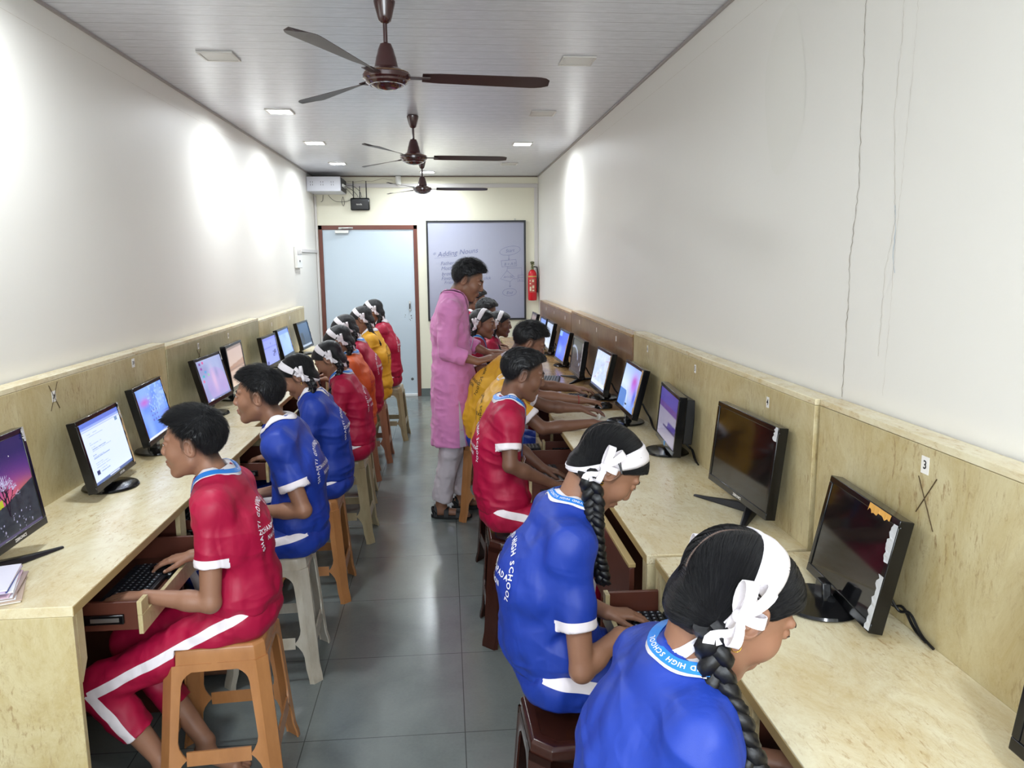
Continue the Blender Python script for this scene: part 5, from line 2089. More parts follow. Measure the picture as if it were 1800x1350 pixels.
def person(S):
    """S: dict with joints in room coordinates"""
    s = S.get('s', 1.0)
    h = S.get('h', 0.005)
    fw = S['fwd']                       # heading of the body in plan (rad)
    fwd = np.array([math.cos(fw), math.sin(fw), 0.0])
    left = np.array([-math.sin(fw), math.cos(fw), 0.0])
    pel, mid, che, nec, hc = [A3(S[k]) for k in ('pel', 'mid', 'che', 'nec', 'head')]
    R = head_frame(S.get('hyaw', fw), S['pitch'], S.get('roll', 0))
    hs = S.get('hs', 1.0) * s
    org = np.array([pel[0], pel[1], 0.0]) if S.get('stand') else np.array([pel[0], pel[1], 0.50])
    root = thing('person', S['label'], 'person', tuple(org), 0, S.get('group'))
    sw = S.get('sw', .128) * s
    sdrop = S.get('sdrop', 0.045) * s
    spine = unit(nec - che)
    SH = {}
    tw = S.get('twist', 0.0)
    latS = left * math.cos(tw) + fwd * math.sin(tw)
    for q, nm in ((1, 'L'), (-1, 'R')):
        SH[nm] = nec - spine * sdrop + latS * q * sw + A3(S.get('sh' + nm, (0, 0, 0)))
    ar = S.get('arm', {})
    pts = [pel, mid, che, nec, hc] + list(SH.values())
    for nm in 'LR':
        for key in ('el', 'wr'):
            pts.append(A3(ar[key + nm]))
    lg = S.get('leg', {})
    for v in lg.values():
        pts.append(A3(v))
    lo = np.min(pts, 0) - .20
    hi = np.max(pts, 0) + .20
    lo[2] = max(lo[2], -0.01)
    # ---------------------------------------------- skin: head, neck, trunk core, arms, hands, shins, feet
    F = Field(lo, hi, h)
    dep = unit(np.cross(left, spine))
    F.cone(pel + (0, 0, .02), che, .085 * s, .095 * s, k=0, sq=(dep, .75))
    F.cone(che, nec, .09 * s, .05 * s, k=.04 * s, sq=(dep, .8))
    for nm in 'LR':
        F.cone(nec - spine * .03 * s, SH[nm], .045 * s, .036 * s, k=.03 * s)
    nb = hc + R @ (np.array([-.028, 0, -.055]) * hs)
    F.cone(nec - spine * .02, nb, .040 * s, .036 * hs, k=.02 * s)
    F.ell(hc + R @ (np.array([-.012, 0, .02]) * hs), np.array([.07, .055, .06]) * hs, R, k=.01)
    hf = S.get('hf', min(h, .0034))
    FH = Field(np.minimum(hc - .135 * hs, nec - .085 * s), np.maximum(hc + .135 * hs, nec + .085 * s), hf)
    add_head(FH, hc, R, hs, jaw=S.get('jaw', 1.0), cheek=S.get('cheek', 1.0))
    FH.cone(nec - spine * .02, nb, .050 * s * S.get('neckr', 1), .0455 * hs * S.get('neckr', 1), k=.014 * s)
    VH, QH = FH.mesh()
    del FH
    tips = []
    af = S.get('armr', 1.0) * s
    for nm, th in (('L', -1), ('R', 1)):
        e, w = A3(ar['el' + nm]), A3(ar['wr' + nm])
        F.cone(SH[nm], e, .040 * af, .031 * af, k=.02 * s)
        F.cone(e, e + (w - e) * .35, .0315 * af, .0315 * af, k=.012 * s)
        F.cone(e + (w - e) * .30, w, .0315 * af, .0205 * af, k=.012 * s)
        d = unit(A3(ar['dir' + nm]))
        up = A3(ar.get('up' + nm, (0, 0, 1)))
        F.cone(w, w + d * .02 * s, .0205 * af, .018 * af, k=.01 * s, sq=(unit(up), .85))
        # thumb side: cross(up,d) for a palm-down right hand points to the left -> thumb on the inner side
        tips += add_hand(F, w, d, up, 1 if nm == 'R' else -1, s * S.get('hand', .92), curl=ar.get('curl' + nm, .32), curls=ar.get('curls' + nm))
    for nm in 'LR':
        if 'kn' + nm in lg:
            k_, a_ = A3(lg['kn' + nm]), A3(lg['an' + nm])
            hp = pel + left * (.07 if nm == 'L' else -.07) * s
            F.cone(hp, k_, .06 * s, .045 * s, k=.02 * s)
            F.cone(k_, k_ + (a_ - k_) * .4, .045 * s, .046 * s, k=.02 * s)
            F.cone(k_ + (a_ - k_) * .35, a_, .044 * s, .030 * s, k=.015 * s)
            fd = unit(A3(lg.get('fd' + nm, tuple(fwd))))
            if lg.get('foot' + nm, 1):
                F.cone(a_, a_ + (0, 0, -.035 * s), .031 * s, .030 * s, k=.01 * s)
                heel = a_ - fd * .020 * s + np.array([0, 0, -.045 * s])
                ball = a_ + fd * .115 * s + np.array([0, 0, -.058 * s])
                F.cone(heel, ball, .028 * s, .022 * s, k=.02 * s)
                sd = np.cross([0, 0, 1], fd)
                for i in range(5):
                    o_ = (i - 2) * .0155 * s
                    L = (.050, .052, .047, .042, .034)[i if nm == 'R' else 4 - i] * s * .9
                    r_ = .0085 * s * (1.3 if (i == 4 and nm == 'R') or (i == 0 and nm == 'L') else 1)
                    p0 = ball + sd * o_ + np.array([0, 0, -.006 * s])
                    F.cone(p0, p0 + fd * L, r_ * 1.1, r_, k=.004 * s)
    V, Q = F.mesh()
    del F
    nb0 = len(V)
    V = np.concatenate([V, VH])
    Q = np.concatenate([Q, QH + nb0])
    L = (V - hc) @ R / hs
    x, y, z = L.T
    ay = np.abs(y)
    lips = np.zeros(len(V))
    dl = np.minimum(np.sqrt(((x - .0895) / .010) ** 2 + (y / .0205) ** 2 + ((z + .0525) / .0055) ** 2), np.sqrt(((x - .088) / .010) ** 2 + (y / .018) ** 2 + ((z + .0628) / .0062) ** 2))
    lips = np.clip((1.25 - dl) * 4, 0, 1)
    fade = np.zeros(len(V))
    # eyebrows and lashes
    Lb = np.stack([x, ay, z], 1)
    db, _, _ = seg_d(Lb, (.090, .016, .0285), (.080, .046, .0300))
    fade = np.maximum(fade, np.clip((.0052 - db) / .0022, 0, 1) * .85)
    dl2, _, _ = seg_d(Lb, (.086, .020, .0135), (.081, .043, .0125))
    fade = np.maximum(fade, np.clip((.0028 - dl2) / .0012, 0, 1) * .8)
    near = (np.linalg.norm(L, axis=1) < .135)
    if S['kind'] == 'boy':
        zl = np.interp(x, [-.10, -.06, -.028, -.012, .012, .030, .055, .09], [-.050, -.054, -.014, .028, .026, .044, .070, .074])
        fz = np.clip((z - zl + .022) / .03, 0, 1) * (x < .058) * (ay > .0)
        fade = np.maximum(fade, fz * S.get('fade', .85) * near)
        sb = (x > .006) & (x < .022) & (z > -.022) & (z < .03) & (ay > .05)
        fade = np.maximum(fade, np.where(sb, np.clip((z + .022) / .04, 0, .6), 0))
    else:
        sb = (x > .004) & (x < .020) & (z > -.030) & (z < .03) & (ay > .05)
        fade = np.maximum(fade, np.where(sb, np.clip((z + .03) / .04, 0, .5), 0))
        nape = (x < -.03) & (z > -.085) & (z < -.02)
        fade = np.maximum(fade, np.where(nape, np.clip((z + .085) / .04, 0, .75), 0))
    if S.get('beard'):
        bd = (z < -.02) & (x > -.02) & (x < .09) & near
        fade = np.maximum(fade, np.where(bd, .07, 0))
    nail = np.zeros(len(V))
    for p, n_ in tips:
        dd = (V - p)
        r_ = np.linalg.norm(dd - n_ * .006 * s, axis=1)
        nail = np.maximum(nail, (r_ < .0050 * s) * 1.0)
    body = mesh_obj('body', V, Q, S['skin'], root, dict(lips=lips * near, fade=fade, nail=nail), org)
    bodyVQ = (V, Q)
    # ---------------------------------------------- eyes
    bvb_ = BVHTree.FromPolygons([tuple(v) for v in VH], [tuple(q) for q in QH]) if h < .0056 else None
    for q in (-1, 1):
        c = hc + R @ (np.array([.0745, q * .0310, .0115]) * hs)
        rd = np.array([.0128, .0148, .0118]) * hs
        op_ = S.get('eyes', .8)

        def epatch(p0, p1, t0, t1, k, nu=12, nv=5):
            m = MB()
            vs = []
            for i in range(nu + 1):
                f = i / nu
                ph = (p0 + (p1 - p0) * f) * q
                env = math.sqrt(max(0.0, 1 - (2 * f - 1) ** 2))
                for j in range(nv + 1):
                    th = (t0 + (t1 - t0) * j / nv) * env - .10
                    p = np.array([rd[0] * math.cos(th) * math.cos(ph), rd[1] * math.cos(th) * math.sin(ph), rd[2] * math.sin(th)]) * k
                    vs.append(c + R @ p - org)
            return m.add(vs, [(i * (nv + 1) + j, (i + 1) * (nv + 1) + j, (i + 1) * (nv + 1) + j + 1, i * (nv + 1) + j + 1) for i in range(nu) for j in range(nv)])
        eo = obj('eye', epatch(rad(-62), rad(70), -.34 * op_, .40 * op_, 1.022), M_eye, root, smooth=60, fixn=False)
        obj('iris', epatch(rad(-16), rad(28), -.33 * op_, .38 * op_, 1.035, 8, 4), M_iris, eo, smooth=60, fixn=False)
        lash = []
        for i in range(9):
            f = i / 8
            ph = (rad(-62) + rad(136) * f) * q
            th = (.42 * op_) * math.sqrt(max(0.0, 1 - (2 * f - 1) ** 2)) - .10
            lash.append(Vector(c + R @ (np.array([rd[0] * math.cos(th) * math.cos(ph), rd[1] * math.cos(th) * math.sin(ph), rd[2] * math.sin(th)]) * 1.035) - org))
        obj('eyelashes', MB().tube(lash, .0007 * hs, 5), M_hair, root, smooth=60)
        if h < .0056:
            br_ = []
            bvb = bvb_ if q > 0 else bvb_
            for i in range(8):
                f = i / 7
                o_ = hc + R @ (np.array([.14, q * (.013 + .036 * f), .0275 + .0065 * math.sin(math.pi * f * .85)]) * hs)
                hit = bvb.ray_cast(Vector(o_), Vector(-R[:, 0]), .2)
                if hit[0] is not None:
                    br_.append(Vector(A3(hit[0]) + R[:, 0] * .0002 - org))
            if len(br_) > 3:
                n_ = len(br_)
                obj('eyebrow', MB().tube(br_, [(.0014 + .0016 * math.sin(math.pi * min(1, (i + .8) / n_))) * hs for i in range(n_)], 6), M_hair, root, smooth=60)
    # ---------------------------------------------- hair
    hh = min(h, .0036)
    F = Field(hc - .155 * hs, hc + .165 * hs, hh)
    if S['kind'] == 'boy':
        vol = S.get('vol', 1.0)
        xs = [-.12, -.095, -.06, -.034, -.018, .010, .026, .045, .075, .10]
        zs = S.get('hairline', [-.040, -.042, -.046, -.006, .036, .034, .052, .072, .086, .086])

        def cut(u, v, w):
            return np.interp(u, np.array(xs) * hs, np.array(zs) * hs).astype(np.float32) - w
        cc = hc
        # shapes are given around the head centre so that one hairline cuts them all
        def E(c3, r3, k=.012):
            c3 = np.array(c3) * hs

            def ct(u, v, w):
                U, Wz = u + c3[0], w + c3[2]
                return (np.interp(U, np.array(xs) * hs, np.array(zs) * hs) - Wz).astype(np.float32)
            F.ell(cc + R @ c3, np.array(r3) * hs, R, k=k * hs, cut=ct)
        E((-.014, 0, .032), (.0965, .0765, .0805), 0)
        E((-.006, 0, .052), (.091, .070, .064 + .014 * vol), .01)
        E((.018, 0, .070), (.070, .060, .040 + .014 * vol), .015)
        if S.get('tuft', 1):
            for ty in (-.035, -.015, .005, .025, .04):
                p0 = cc + R @ (np.array([.036, ty, .096]) * hs)
                p1 = cc + R @ (np.array([.072, ty * 1.1, .090 + .004 * math.sin(ty * 200)]) * hs)
                F.cone(p0, p1, .016 * hs, .008 * hs * S.get('tuft', 1), k=.01 * hs)
    else:
        xs = [-.12, -.09, -.05, -.028, -.014, .008, .022, .042, .070, .095]
        zs = [-.085, -.085, -.070, -.020, .016, .014, .018, .036, .060, .066]

        def E(c3, r3, k=.012, cutit=True):
            c3 = np.array(c3) * hs

            def ct(u, v, w):
                return (np.interp(u + c3[0], np.array(xs) * hs, np.array(zs) * hs) - w - c3[2]).astype(np.float32)
            F.ell(hc + R @ c3, np.array(r3) * hs, R, k=k * hs, cut=ct if cutit else None)
        E((-.014, 0, .033), (.0985, .0785, .0830), 0)
        E((.004, 0, .050), (.088, .070, .060), .01)
        E((-.058, 0, -.040), (.040, .052, .045), .02)
        # puffs of hair gathered to the braids behind the ears
        for q in (-1, 1):
            F.ell(hc + R @ (np.array([-.046, q * .046, -.026]) * hs), np.array([.030, .017, .030]) * hs, R, k=.03 * hs)
    V, Q = F.mesh()
    del F
    N = vnormals(V, Q)
    L = (V - hc) @ R / hs
    if S['kind'] == 'boy':
        n1 = noise3(np.stack([L[:, 0] * 30, L[:, 1] * 90, L[:, 2] * 40], 1) + 5)
        n2 = noise3(np.stack([L[:, 0] * 60, L[:, 1] * 200, L[:, 2] * 90], 1))
        amp = np.clip((L[:, 2] - .02) / .05, .15, 1)
        V = V + N * ((n1 * .006 + n2 * .007) * hs * amp)[:, None] * S.get('rough', 1)
        strand = L[:, 1]
        part = np.full(len(V), -1.0)
    else:
        n1 = noise3(np.stack([L[:, 0] * 25, L[:, 1] * 60, L[:, 2] * 25], 1) + 3)
        V = V + N * (n1 * .003 * hs)[:, None]
        ang = np.arctan2(L[:, 2] + .03, L[:, 0] + .05)
        strand = ang * .09 + .25 * L[:, 1] * 0
        part = .0020 - np.abs(L[:, 1] + .003 * noise3(np.stack([L[:, 0] * 40, L[:, 0] * 0, L[:, 0] * 0], 1))) - .002 * (L[:, 2] < .0) * 10
        # groove at the parting
        g = np.exp(-(L[:, 1] / .005) ** 2) * (L[:, 2] > 0.0)
        V = V - N * (g * .003 * hs)[:, None]
    hairVQ = (V, Q)
    ns = S.get('strands', 0)
    if ns:
        rs = np.random.RandomState(int(S.get('seed', 1)))
        bv = BVHTree.FromPolygons([tuple(v) for v in V], [tuple(q) for q in Q])
        ci = rs.randint(0, len(Q), ns * 2)
        Lc = L[Q[ci, 0]]
        keep = (Lc[:, 2] > np.interp(Lc[:, 0], np.array(xs), np.array(zs)) + (.004 if S['kind'] == 'boy' else .006)) & ((np.linalg.norm(V[Q[ci, 0]] - hc, axis=1) > .07 * hs))
        ci = ci[keep][:ns]
        sv, sq_, sst = [], [], []
        boy = S['kind'] == 'boy'
        sg_ = 4 if boy else 6
        for c_ in ci:
            v0 = V[Q[c_, 0]]
            n0 = N[Q[c_, 0]]
            l0 = L[Q[c_, 0]]
            p = v0 - n0 * .001
            if boy:
                top = np.clip((l0[2] - .03) / .06, 0, 1)
                bk = np.clip((-.01 - l0[0]) / .07, 0, 1)
                flow = R @ (np.array([.95 * top * (1 - bk) + .1 * (1 - bk) - .25 * bk, l0[1] * 4 * (1 - top) + rs.uniform(-.35, .35), -.75 * (1 - top) - .1 - .6 * bk + rs.uniform(-.2, .2)]))
                flow = unit(flow - n0 * (flow @ n0))
                frn = np.clip((l0[0] - .045) / .03, 0, 1)
                lift = (.30 + .35 * top + rs.uniform(-.15, .25)) * S.get('lift', 1.0) * (1 - .3 * frn)
                step = (.0042 + .0030 * top * vol) * hs * rs.uniform(.6, 1.25) * (1 - .45 * frn)
                w_ = .0007 * hs
            else:
                tgt = hc + R @ (np.array([-.046, .058 * np.sign(l0[1] + 1e-6), -.034]) * hs)
                step = .011 * hs * rs.uniform(.7, 1.2)
                w_ = .0008 * hs
            pts_ = [p]
            nr = [n0]
            for k in range(sg_):
                if boy:
                    d_ = unit(flow + n0 * lift * (1 - k / sg_ * .8) + np.array([0, 0, -.12 * k]))
                    p = p + d_ * step
                    nr.append(n0)
                else:
                    fl = unit(tgt - p)
                    nn = nr[-1]
                    fl = fl - nn * (fl @ nn)
                    if np.linalg.norm(fl) < .15:
                        break
                    q_ = p + unit(fl) * step
                    loc, nm_, _, _ = bv.find_nearest(Vector(q_))
                    nm_ = A3(nm_)
                    p = A3(loc) + nm_ * (.0007 + rs.uniform(0, .0012) * (k > 0)) * hs
                    nr.append(nm_)
                pts_.append(p)
            m_ = len(pts_)
            if m_ < 3:
                continue
            b0 = len(V) + len(sv)
            jit = rs.uniform(-.6, .6)
            for k in range(m_):
                t_ = unit(pts_[min(k + 1, m_ - 1)] - pts_[max(k - 1, 0)])
                sd = unit(np.cross(t_, nr[k]) + nr[k] * jit)
                ww = w_ * (1 - .75 * k / (m_ - 1)) * (1 if k else .9)
                sv += [pts_[k] - sd * ww, pts_[k] + sd * ww]
                sst += [0.0, 0.0]
            for k in range(m_ - 1):
                sq_.append((b0 + 2 * k, b0 + 2 * k + 1, b0 + 2 * k + 3, b0 + 2 * k + 2))
        if sv:
            V2 = np.concatenate([V, np.array(sv)])
            Q2 = np.concatenate([Q, np.array(sq_)])
            part = np.concatenate([part, np.full(len(sv), -1.0)])
            strand = np.concatenate([strand, rs.rand(len(sv))])
        else:
            V2, Q2 = V, Q
    else:
        V2, Q2 = V, Q
    hair = mesh_obj('hair', V2, Q2, M_hair, root, dict(part=part, strand=strand), org)
    # ---------------------------------------------- shirt
    F = Field(lo, hi, h)
    b1 = S.get('belly', 1.0)
    if not S.get('stand'):
        F.cone(pel + (0, 0, .035), mid, .148 * s * b1, .136 * s * b1, k=0, sq=(fwd, S.get('flat', .74)), cap='a')
    else:
        F.cone(pel, mid, .158 * s * b1, .146 * s * b1, k=0, sq=(fwd, S.get('flat', .74)))
    F.cone(mid, che, .136 * s * b1, .142 * s, k=.03 * s, sq=(dep, .74))
    F.cone(che, che + (nec - che) * .62, .142 * s, .118 * s, k=.03 * s, sq=(dep, .70))
    F.cone(che + (nec - che) * .55, nec + spine * .004, .095 * s, .060 * s, k=.03 * s, sq=(dep, .86))
    for nm in 'LR':
        q = 1 if nm == 'L' else -1
        F.cone(che + latS * q * .070 * s - spine * .02, SH[nm] - spine * .02 * s, .060 * s, .040 * s, k=.055 * s)
        F.cone(nec - spine * .07 * s + latS * q * .06 * s, SH[nm] - spine * .015 * s, .052 * s, .043 * s, k=.04 * s)
    slv = {}
    for nm in 'LR':
        q = 1 if nm == 'L' else -1
        F.cone(nec - spine * .024 * s, SH[nm] - spine * .004 * s, .050 * s, .044 * s, k=.055 * s)
        e, w = A3(ar['el' + nm]), A3(ar['wr' + nm])
        a0 = SH[nm]
        if S.get('long'):
            F.cone(a0, e, .056 * s, .046 * s, k=.02 * s)
            end = e + (w - e) * S['long']
            F.cone(e, end, .046 * s, .040 * s, k=.012 * s, cap='b')
            F.cone(end - unit(w - e) * .012, end + unit(w - e) * .01, .034 * s, .034 * s, k=.002, op='s')
            slv[nm] = (e, end)
        else:
            fr = S.get('slv', .66)
            end = a0 + (e - a0) * fr
            hang = S.get('hang' + nm, np.zeros(3))
            F.cone(a0, end, .041 * s, .050 * s * S.get('slw', 1.0), k=.045 * s, cap='b')
            ed = unit(e - a0)
            F.cone(end - ed * .022 * s, end + ed * .02, .040 * s, .045 * s * S.get('slw', 1.0), k=.002, op='s')
            slv[nm] = (a0, end)
    if S.get('kurta'):
        hem = A3(S['kurta'])
        F.cone(pel, hem, .160 * s, .176 * s, k=.03 * s, sq=(fwd, .76), cap='b')
        F.cone(hem + (0, 0, .02), hem + (0, 0, -.05), .160 * s, .170 * s, k=.003, sq=(fwd, .66), op='s')
    else:
        # hem of the shirt, a little loose over the waistband
        F.cone(pel + (0, 0, .022), pel + (0, 0, .060), .150 * s * b1, .160 * s * b1, k=.012 * s, sq=(fwd, S.get('flat', .76)), cap='a')
    # neck hole
    F.cone(nec - spine * .005, nec + spine * .08, .044 * s, .075 * s, k=.004, op='s')
    V, Q = F.mesh()
    del F
    N = vnormals(V, Q)
    P = V - org
    # folds: vertical pulls, creases at waist and armpit
    seed = S.get('seed', 1) * 3.7
    n1 = noise3(P * np.array([13, 13, 6.0]) + seed)
    n2 = noise3(P * np.array([30, 30, 16.0]) + seed * 2)
    ridge = 1 - np.abs(noise3(P * np.array([16, 16, 30.0]) + seed * 1.3)) * 4
    low = np.clip((mid[2] + .02 - V[:, 2]) / .12, 0, 1) if not S.get('stand') else .5
    dg = P @ np.array([[.6, .3, 1.0], [-.5, .8, .4], [.2, -.3, .9]]).T
    r2 = 1 - np.abs(noise3(dg * np.array([9, 9, 22.0]) + seed * 1.9)) * 5
    V = V + N * ((n1 * .010 + n2 * .010) * s + np.clip(ridge, -.6, 1) * .0050 * low + np.clip(r2, -.4, 1) * .0030)[:, None] * S.get('fold', 1.0)
    white = np.full(len(V), -1.0)
    if not S.get('long'):
        for nm in 'LR':
            a0, end = slv[nm]
            dd, t, _ = seg_d(V, a0, a0 + (end - a0) * 1.3)
            Ls = np.linalg.norm(end - a0)
            v_ = t * 1.3 * Ls - Ls + .026 * s
            white = np.where((dd < .062 * s) & (t > .4) & (v_ < .034 * s), np.maximum(white, v_), white)
    shirt = mesh_obj('shirt' if not S.get('kurta') else 'kurta', V, Q, S['shirt'], root, dict(white=white), org)
    shVQ = (V, Q)
    # ---------------------------------------------- trousers
    if 'knL' in lg:
        F = Field(lo, hi, h)
        F.ell(pel + (0, 0, -.005), np.array([.118, .155, .085]) * s * S.get('hipk', 1), np.stack([fwd, left, [0, 0, 1]], 1), k=0)
        cutend = {}
        for nm in 'LR':
            q = 1 if nm == 'L' else -1
            k_, a_ = A3(lg['kn' + nm]), A3(lg['an' + nm])
            hp = pel + left * .078 * q * s + (0, 0, -.01 if not S.get('stand') else -.04)
            F.cone(hp, k_, .083 * s, .064 * s, k=.03 * s)
            end = k_ + (a_ - k_) * S.get('plen', .86)
            F.cone(k_, end, .066 * s, .056 * s, k=.02 * s, cap='b')
            dd = unit(a_ - k_)
            F.cone(end - dd * .015, end + dd * .02, .046 * s, .050 * s, k=.002, op='s')
            cutend[nm] = (hp, k_, end)
        # keep the seat flat on the stool
        V, Q = F.mesh()
        del F
        N = vnormals(V, Q)
        P = V - org
        n1 = noise3(P * 16 + seed)
        n2 = noise3(P * 40 + seed)
        V = V + N * ((n1 * .016 + n2 * .006) * s * S.get('fold', 1.0))[:, None]
        if not S.get('stand'):
            V[:, 2] = np.where((np.abs(P[:, 0]) < .17) & (V[:, 2] < .516) & (V[:, 2] > .38), np.maximum(V[:, 2], .514), V[:, 2])
        white = np.full(len(V), -1.0)
        if S.get('stripe', 1):
            for nm in 'LR':
                q = 1 if nm == 'L' else -1
                hp, k_, end = cutend[nm]
                for a, b in ((hp - fwd * .035 + np.array([0, 0, .045 * (0 if S.get('stand') else 1)]), k_), (k_, end)):
                    dd, t, qv = seg_d(V, a, b)
                    ax_ = unit(b - a)
                    out = left * q - ax_ * (left * q @ ax_)
                    out = unit(out)
                    bin_ = np.cross(ax_, out)
                    along = np.abs(qv @ bin_)
                    outw = qv @ out
                    v_ = .0155 * s - along
                    m = (outw > .02) & (t > -.04) & (t < 1.02)
                    white = np.where(m, np.maximum(white, v_), white)
        mesh_obj('trousers', V, Q, S['pants'], root, dict(white=white), org)
    if S.get('gap'):
        bvk = BVHTree.FromPolygons([tuple(v) for v in shVQ[0]], [tuple(q) for q in shVQ[1]])
        g0, g1 = A3(S['gap'][0]), A3(S['gap'][1])
        vs = []
        for i in range(15):
            f = i / 14
            for sgn in (-1, 1):
                p = g0 * (1 - f) + g1 * f + fwd * sgn * (.001 + .017 * f ** .8)
                hit = bvk.ray_cast(Vector(p - left * .5), Vector(left), .8)
                vs.append((A3(hit[0]) if hit[0] is not None else p) - left * .002 - org)
        obj('trouser_gap', MB().add(vs, [(2 * i, 2 * i + 1, 2 * i + 3, 2 * i + 2) for i in range(14)]), S['pants'], root, fixn=False, smooth=60)
    # ---------------------------------------------- collar
    bvs = BVHTree.FromPolygons([tuple(v) for v in shVQ[0]], [tuple(q) for q in shVQ[1]])
    nax = unit(spine * .8 + unit(nb - nec) * .2)
    nf = unit(fwd - nax * (fwd @ nax))
    nl = np.cross(nax, nf)
    gap = S.get('cgap', .35)
    rows = []
    M_ = 40
    for i in range(M_ + 1):
        a = -math.pi + gap + (2 * math.pi - 2 * gap) * i / M_          # 0 = back
        dr = -nf * math.cos(a) + nl * math.sin(a)
        fr = 1 - abs(a) / math.pi
        pt_in = nec + dr * .049 * s + nax * (.008 + .004 * fr) * s
        pt_top = nec + dr * .0535 * s + nax * (.032 + .008 * fr) * s
        out_r = .080 + .012 * (1 - fr) ** 2
        o_ = nec + dr * out_r * s + nax * .12
        hit = bvs.ray_cast(Vector(o_), Vector(-nax), .3)
        pz = A3(hit[0]) if hit[0] is not None else nec + dr * out_r * s - nax * .02
        pz = pz + nax * .0045
        gp = (pt_top - pz) @ nax
        if gp < .020 * s:
            pt_top = pt_top + nax * (.020 * s - gp)
        m1 = (pt_top * .62 + pz * .38) + dr * .006 * s
        rows.append([pt_in, pt_top, m1, pz])
    mb = MB()
    vs = [p - org for r in rows for p in r]
    fs = [(4 * i + j, 4 * i + j + 1, 4 * i + 5 + j, 4 * i + 4 + j) for i in range(M_) for j in range(3)]
    mb.add(vs, fs)
    if not S.get('kurta'):
        obj('collar', mb, C_WHITE, root, solid=0.0022, smooth=80, fixn=False)
    else:
        obj('collar', mb, S['shirt'], root, solid=0.0022, smooth=80, fixn=False)
    # ---------------------------------------------- lanyard
    if S.get('lanyard'):
        wd = S.get('lw', .017) * s
        path, nrm = [], []
        for i in range(33):
            a = -2.25 + 4.5 * i / 32
            dr = -nf * math.cos(a) + nl * math.sin(a)
            fr = 1 - abs(a) / math.pi
            pt_top = nec + dr * .0535 * s + nax * (.032 + .008 * fr) * s
            out_r = .080 + .012 * (1 - fr) ** 2
            o_ = nec + dr * out_r * s + nax * .12
            hit = bvs.ray_cast(Vector(o_), Vector(-nax), .3)
            pz = (A3(hit[0]) if hit[0] is not None else nec + dr * out_r * s - nax * .02) + nax * .0045
            gp = (pt_top - pz) @ nax
            if gp < .020 * s:
                pt_top = pt_top + nax * (.020 * s - gp)
            lk = S.get('lpos', .55)
            nn_ = unit(dr * (pt_top - pz)[2] * 0 + np.cross(np.cross(nax, dr), unit(pz - pt_top)))
            if nn_ @ dr < 0:
                nn_ = -nn_
            path.append(pt_top * (1 - lk) + pz * lk + dr * .0045 * s + nn_ * .0045)
            nrm.append(nn_)
        # front ends go down over the chest
        b = chest_pt = che + dep * 0.0 + nf * .13 * s - spine * .03

        def down(start, n0):
            P_, N_ = [], []
            for j in range(1, 15):
                f = j / 14
                p = start * (1 - f) + b * f
                hit = bvs.ray_cast(Vector(p + nf * .25), Vector(-nf), .5)
                if hit[0] is not None:
                    p = A3(hit[0]) + nf * .006
                P_.append(p)
                N_.append(nf)
            return P_, N_
        a_, n_a = down(path[0], nrm[0])
        c_, n_c = down(path[-1], nrm[-1])
        full = a_[::-1] + path + c_
        fn = n_a[::-1] + nrm + n_c
        for _ in range(3):
            full = [full[0]] + [(full[i - 1] + full[i] * 2 + full[i + 1]) / 4 for i in range(1, len(full) - 1)] + [full[-1]]
        st = strip([p - org for p in full], fn, wd, .0012)
        lo_ = obj('lanyard', st, S['lanyard'], root, smooth=50)
        if S.get('card', 1):
            cd = MB().box(-.001, .001, -.027, .027, -.085, 0)
            M4 = Matrix.Translation(Vector(b + nf * .012 - org)) @ Matrix(np.stack([nf, nl, nax], 1).tolist()).to_4x4()
            cd.mul(M4)
            obj('id_card', cd, C_CARD, root, bevel=.001)
        if S.get('ltext'):
            # lettering along the ribbon
            tx = S['ltext']
            sg = S.get('ltdir', 1)
            seq = list(range(len(full)))
            if sg < 0:
                seq = seq[::-1]
            pts_ = [full[i] for i in seq]
            nn_ = [fn[i] for i in seq]
            cum = [0]
            for i in range(1, len(pts_)):
                cum.append(cum[-1] + np.linalg.norm(pts_[i] - pts_[i - 1]))
            mbt = MB()
            fz = wd * .62
            lay, tot = layout(tx, fz, .15)
            st0 = S.get('ltpos', .5) * cum[-1]
            for ch, p in lay:
                if ch == ' ':
                    continue
                sp = st0 + p
                if sp < 0 or sp > cum[-1]:
                    continue
                j = min(len(cum) - 2, max(0, int(np.searchsorted(cum, sp)) - 1))
                f = (sp - cum[j]) / (cum[j + 1] - cum[j] + 1e-9)
                c0 = pts_[j] * (1 - f) + pts_[j + 1] * f
                t_ = unit(pts_[j + 1] - pts_[j])
                n_ = unit(nn_[j] * (1 - f) + nn_[j + 1] * f)
                b_ = np.cross(n_, t_)
                gvs, gfs, _w = glyph(ch)
                mbt.add([c0 + t_ * gx * fz + b_ * gy * fz + n_ * .0011 - org for gx, gy in gvs], gfs)
            obj('lettering', mbt, C_PRINT, lo_, fixn=False, smooth=0)
    # ---------------------------------------------- print on the back
    if S.get('print'):
        print_on_back('shirt_print', shVQ[0], shVQ[1], root, org, (mid, nec), fwd, S['print'], S.get('ph', .52), sz=.0245 * s, radius=.112 * s)
    # ---------------------------------------------- head band, bows, braids
    if S['kind'] == 'girl':
        bvh = BVHTree.FromPolygons([tuple(v) for v in hairVQ[0]] + [tuple(v) for v in bodyVQ[0]], [tuple(q) for q in hairVQ[1]] + [tuple(i + len(hairVQ[0]) for i in q) for q in bodyVQ[1]])
        tl = S.get('btilt', rad(16))
        wtop = S.get('bw', .036)
        nplane = R @ np.array([math.cos(tl), 0, -math.sin(tl)])
        e1 = R @ np.array([math.sin(tl), 0, math.cos(tl)])       # towards the top
        e1 = -e1 if (e1 @ R[:, 2]) < 0 else e1
        e2 = R[:, 1]
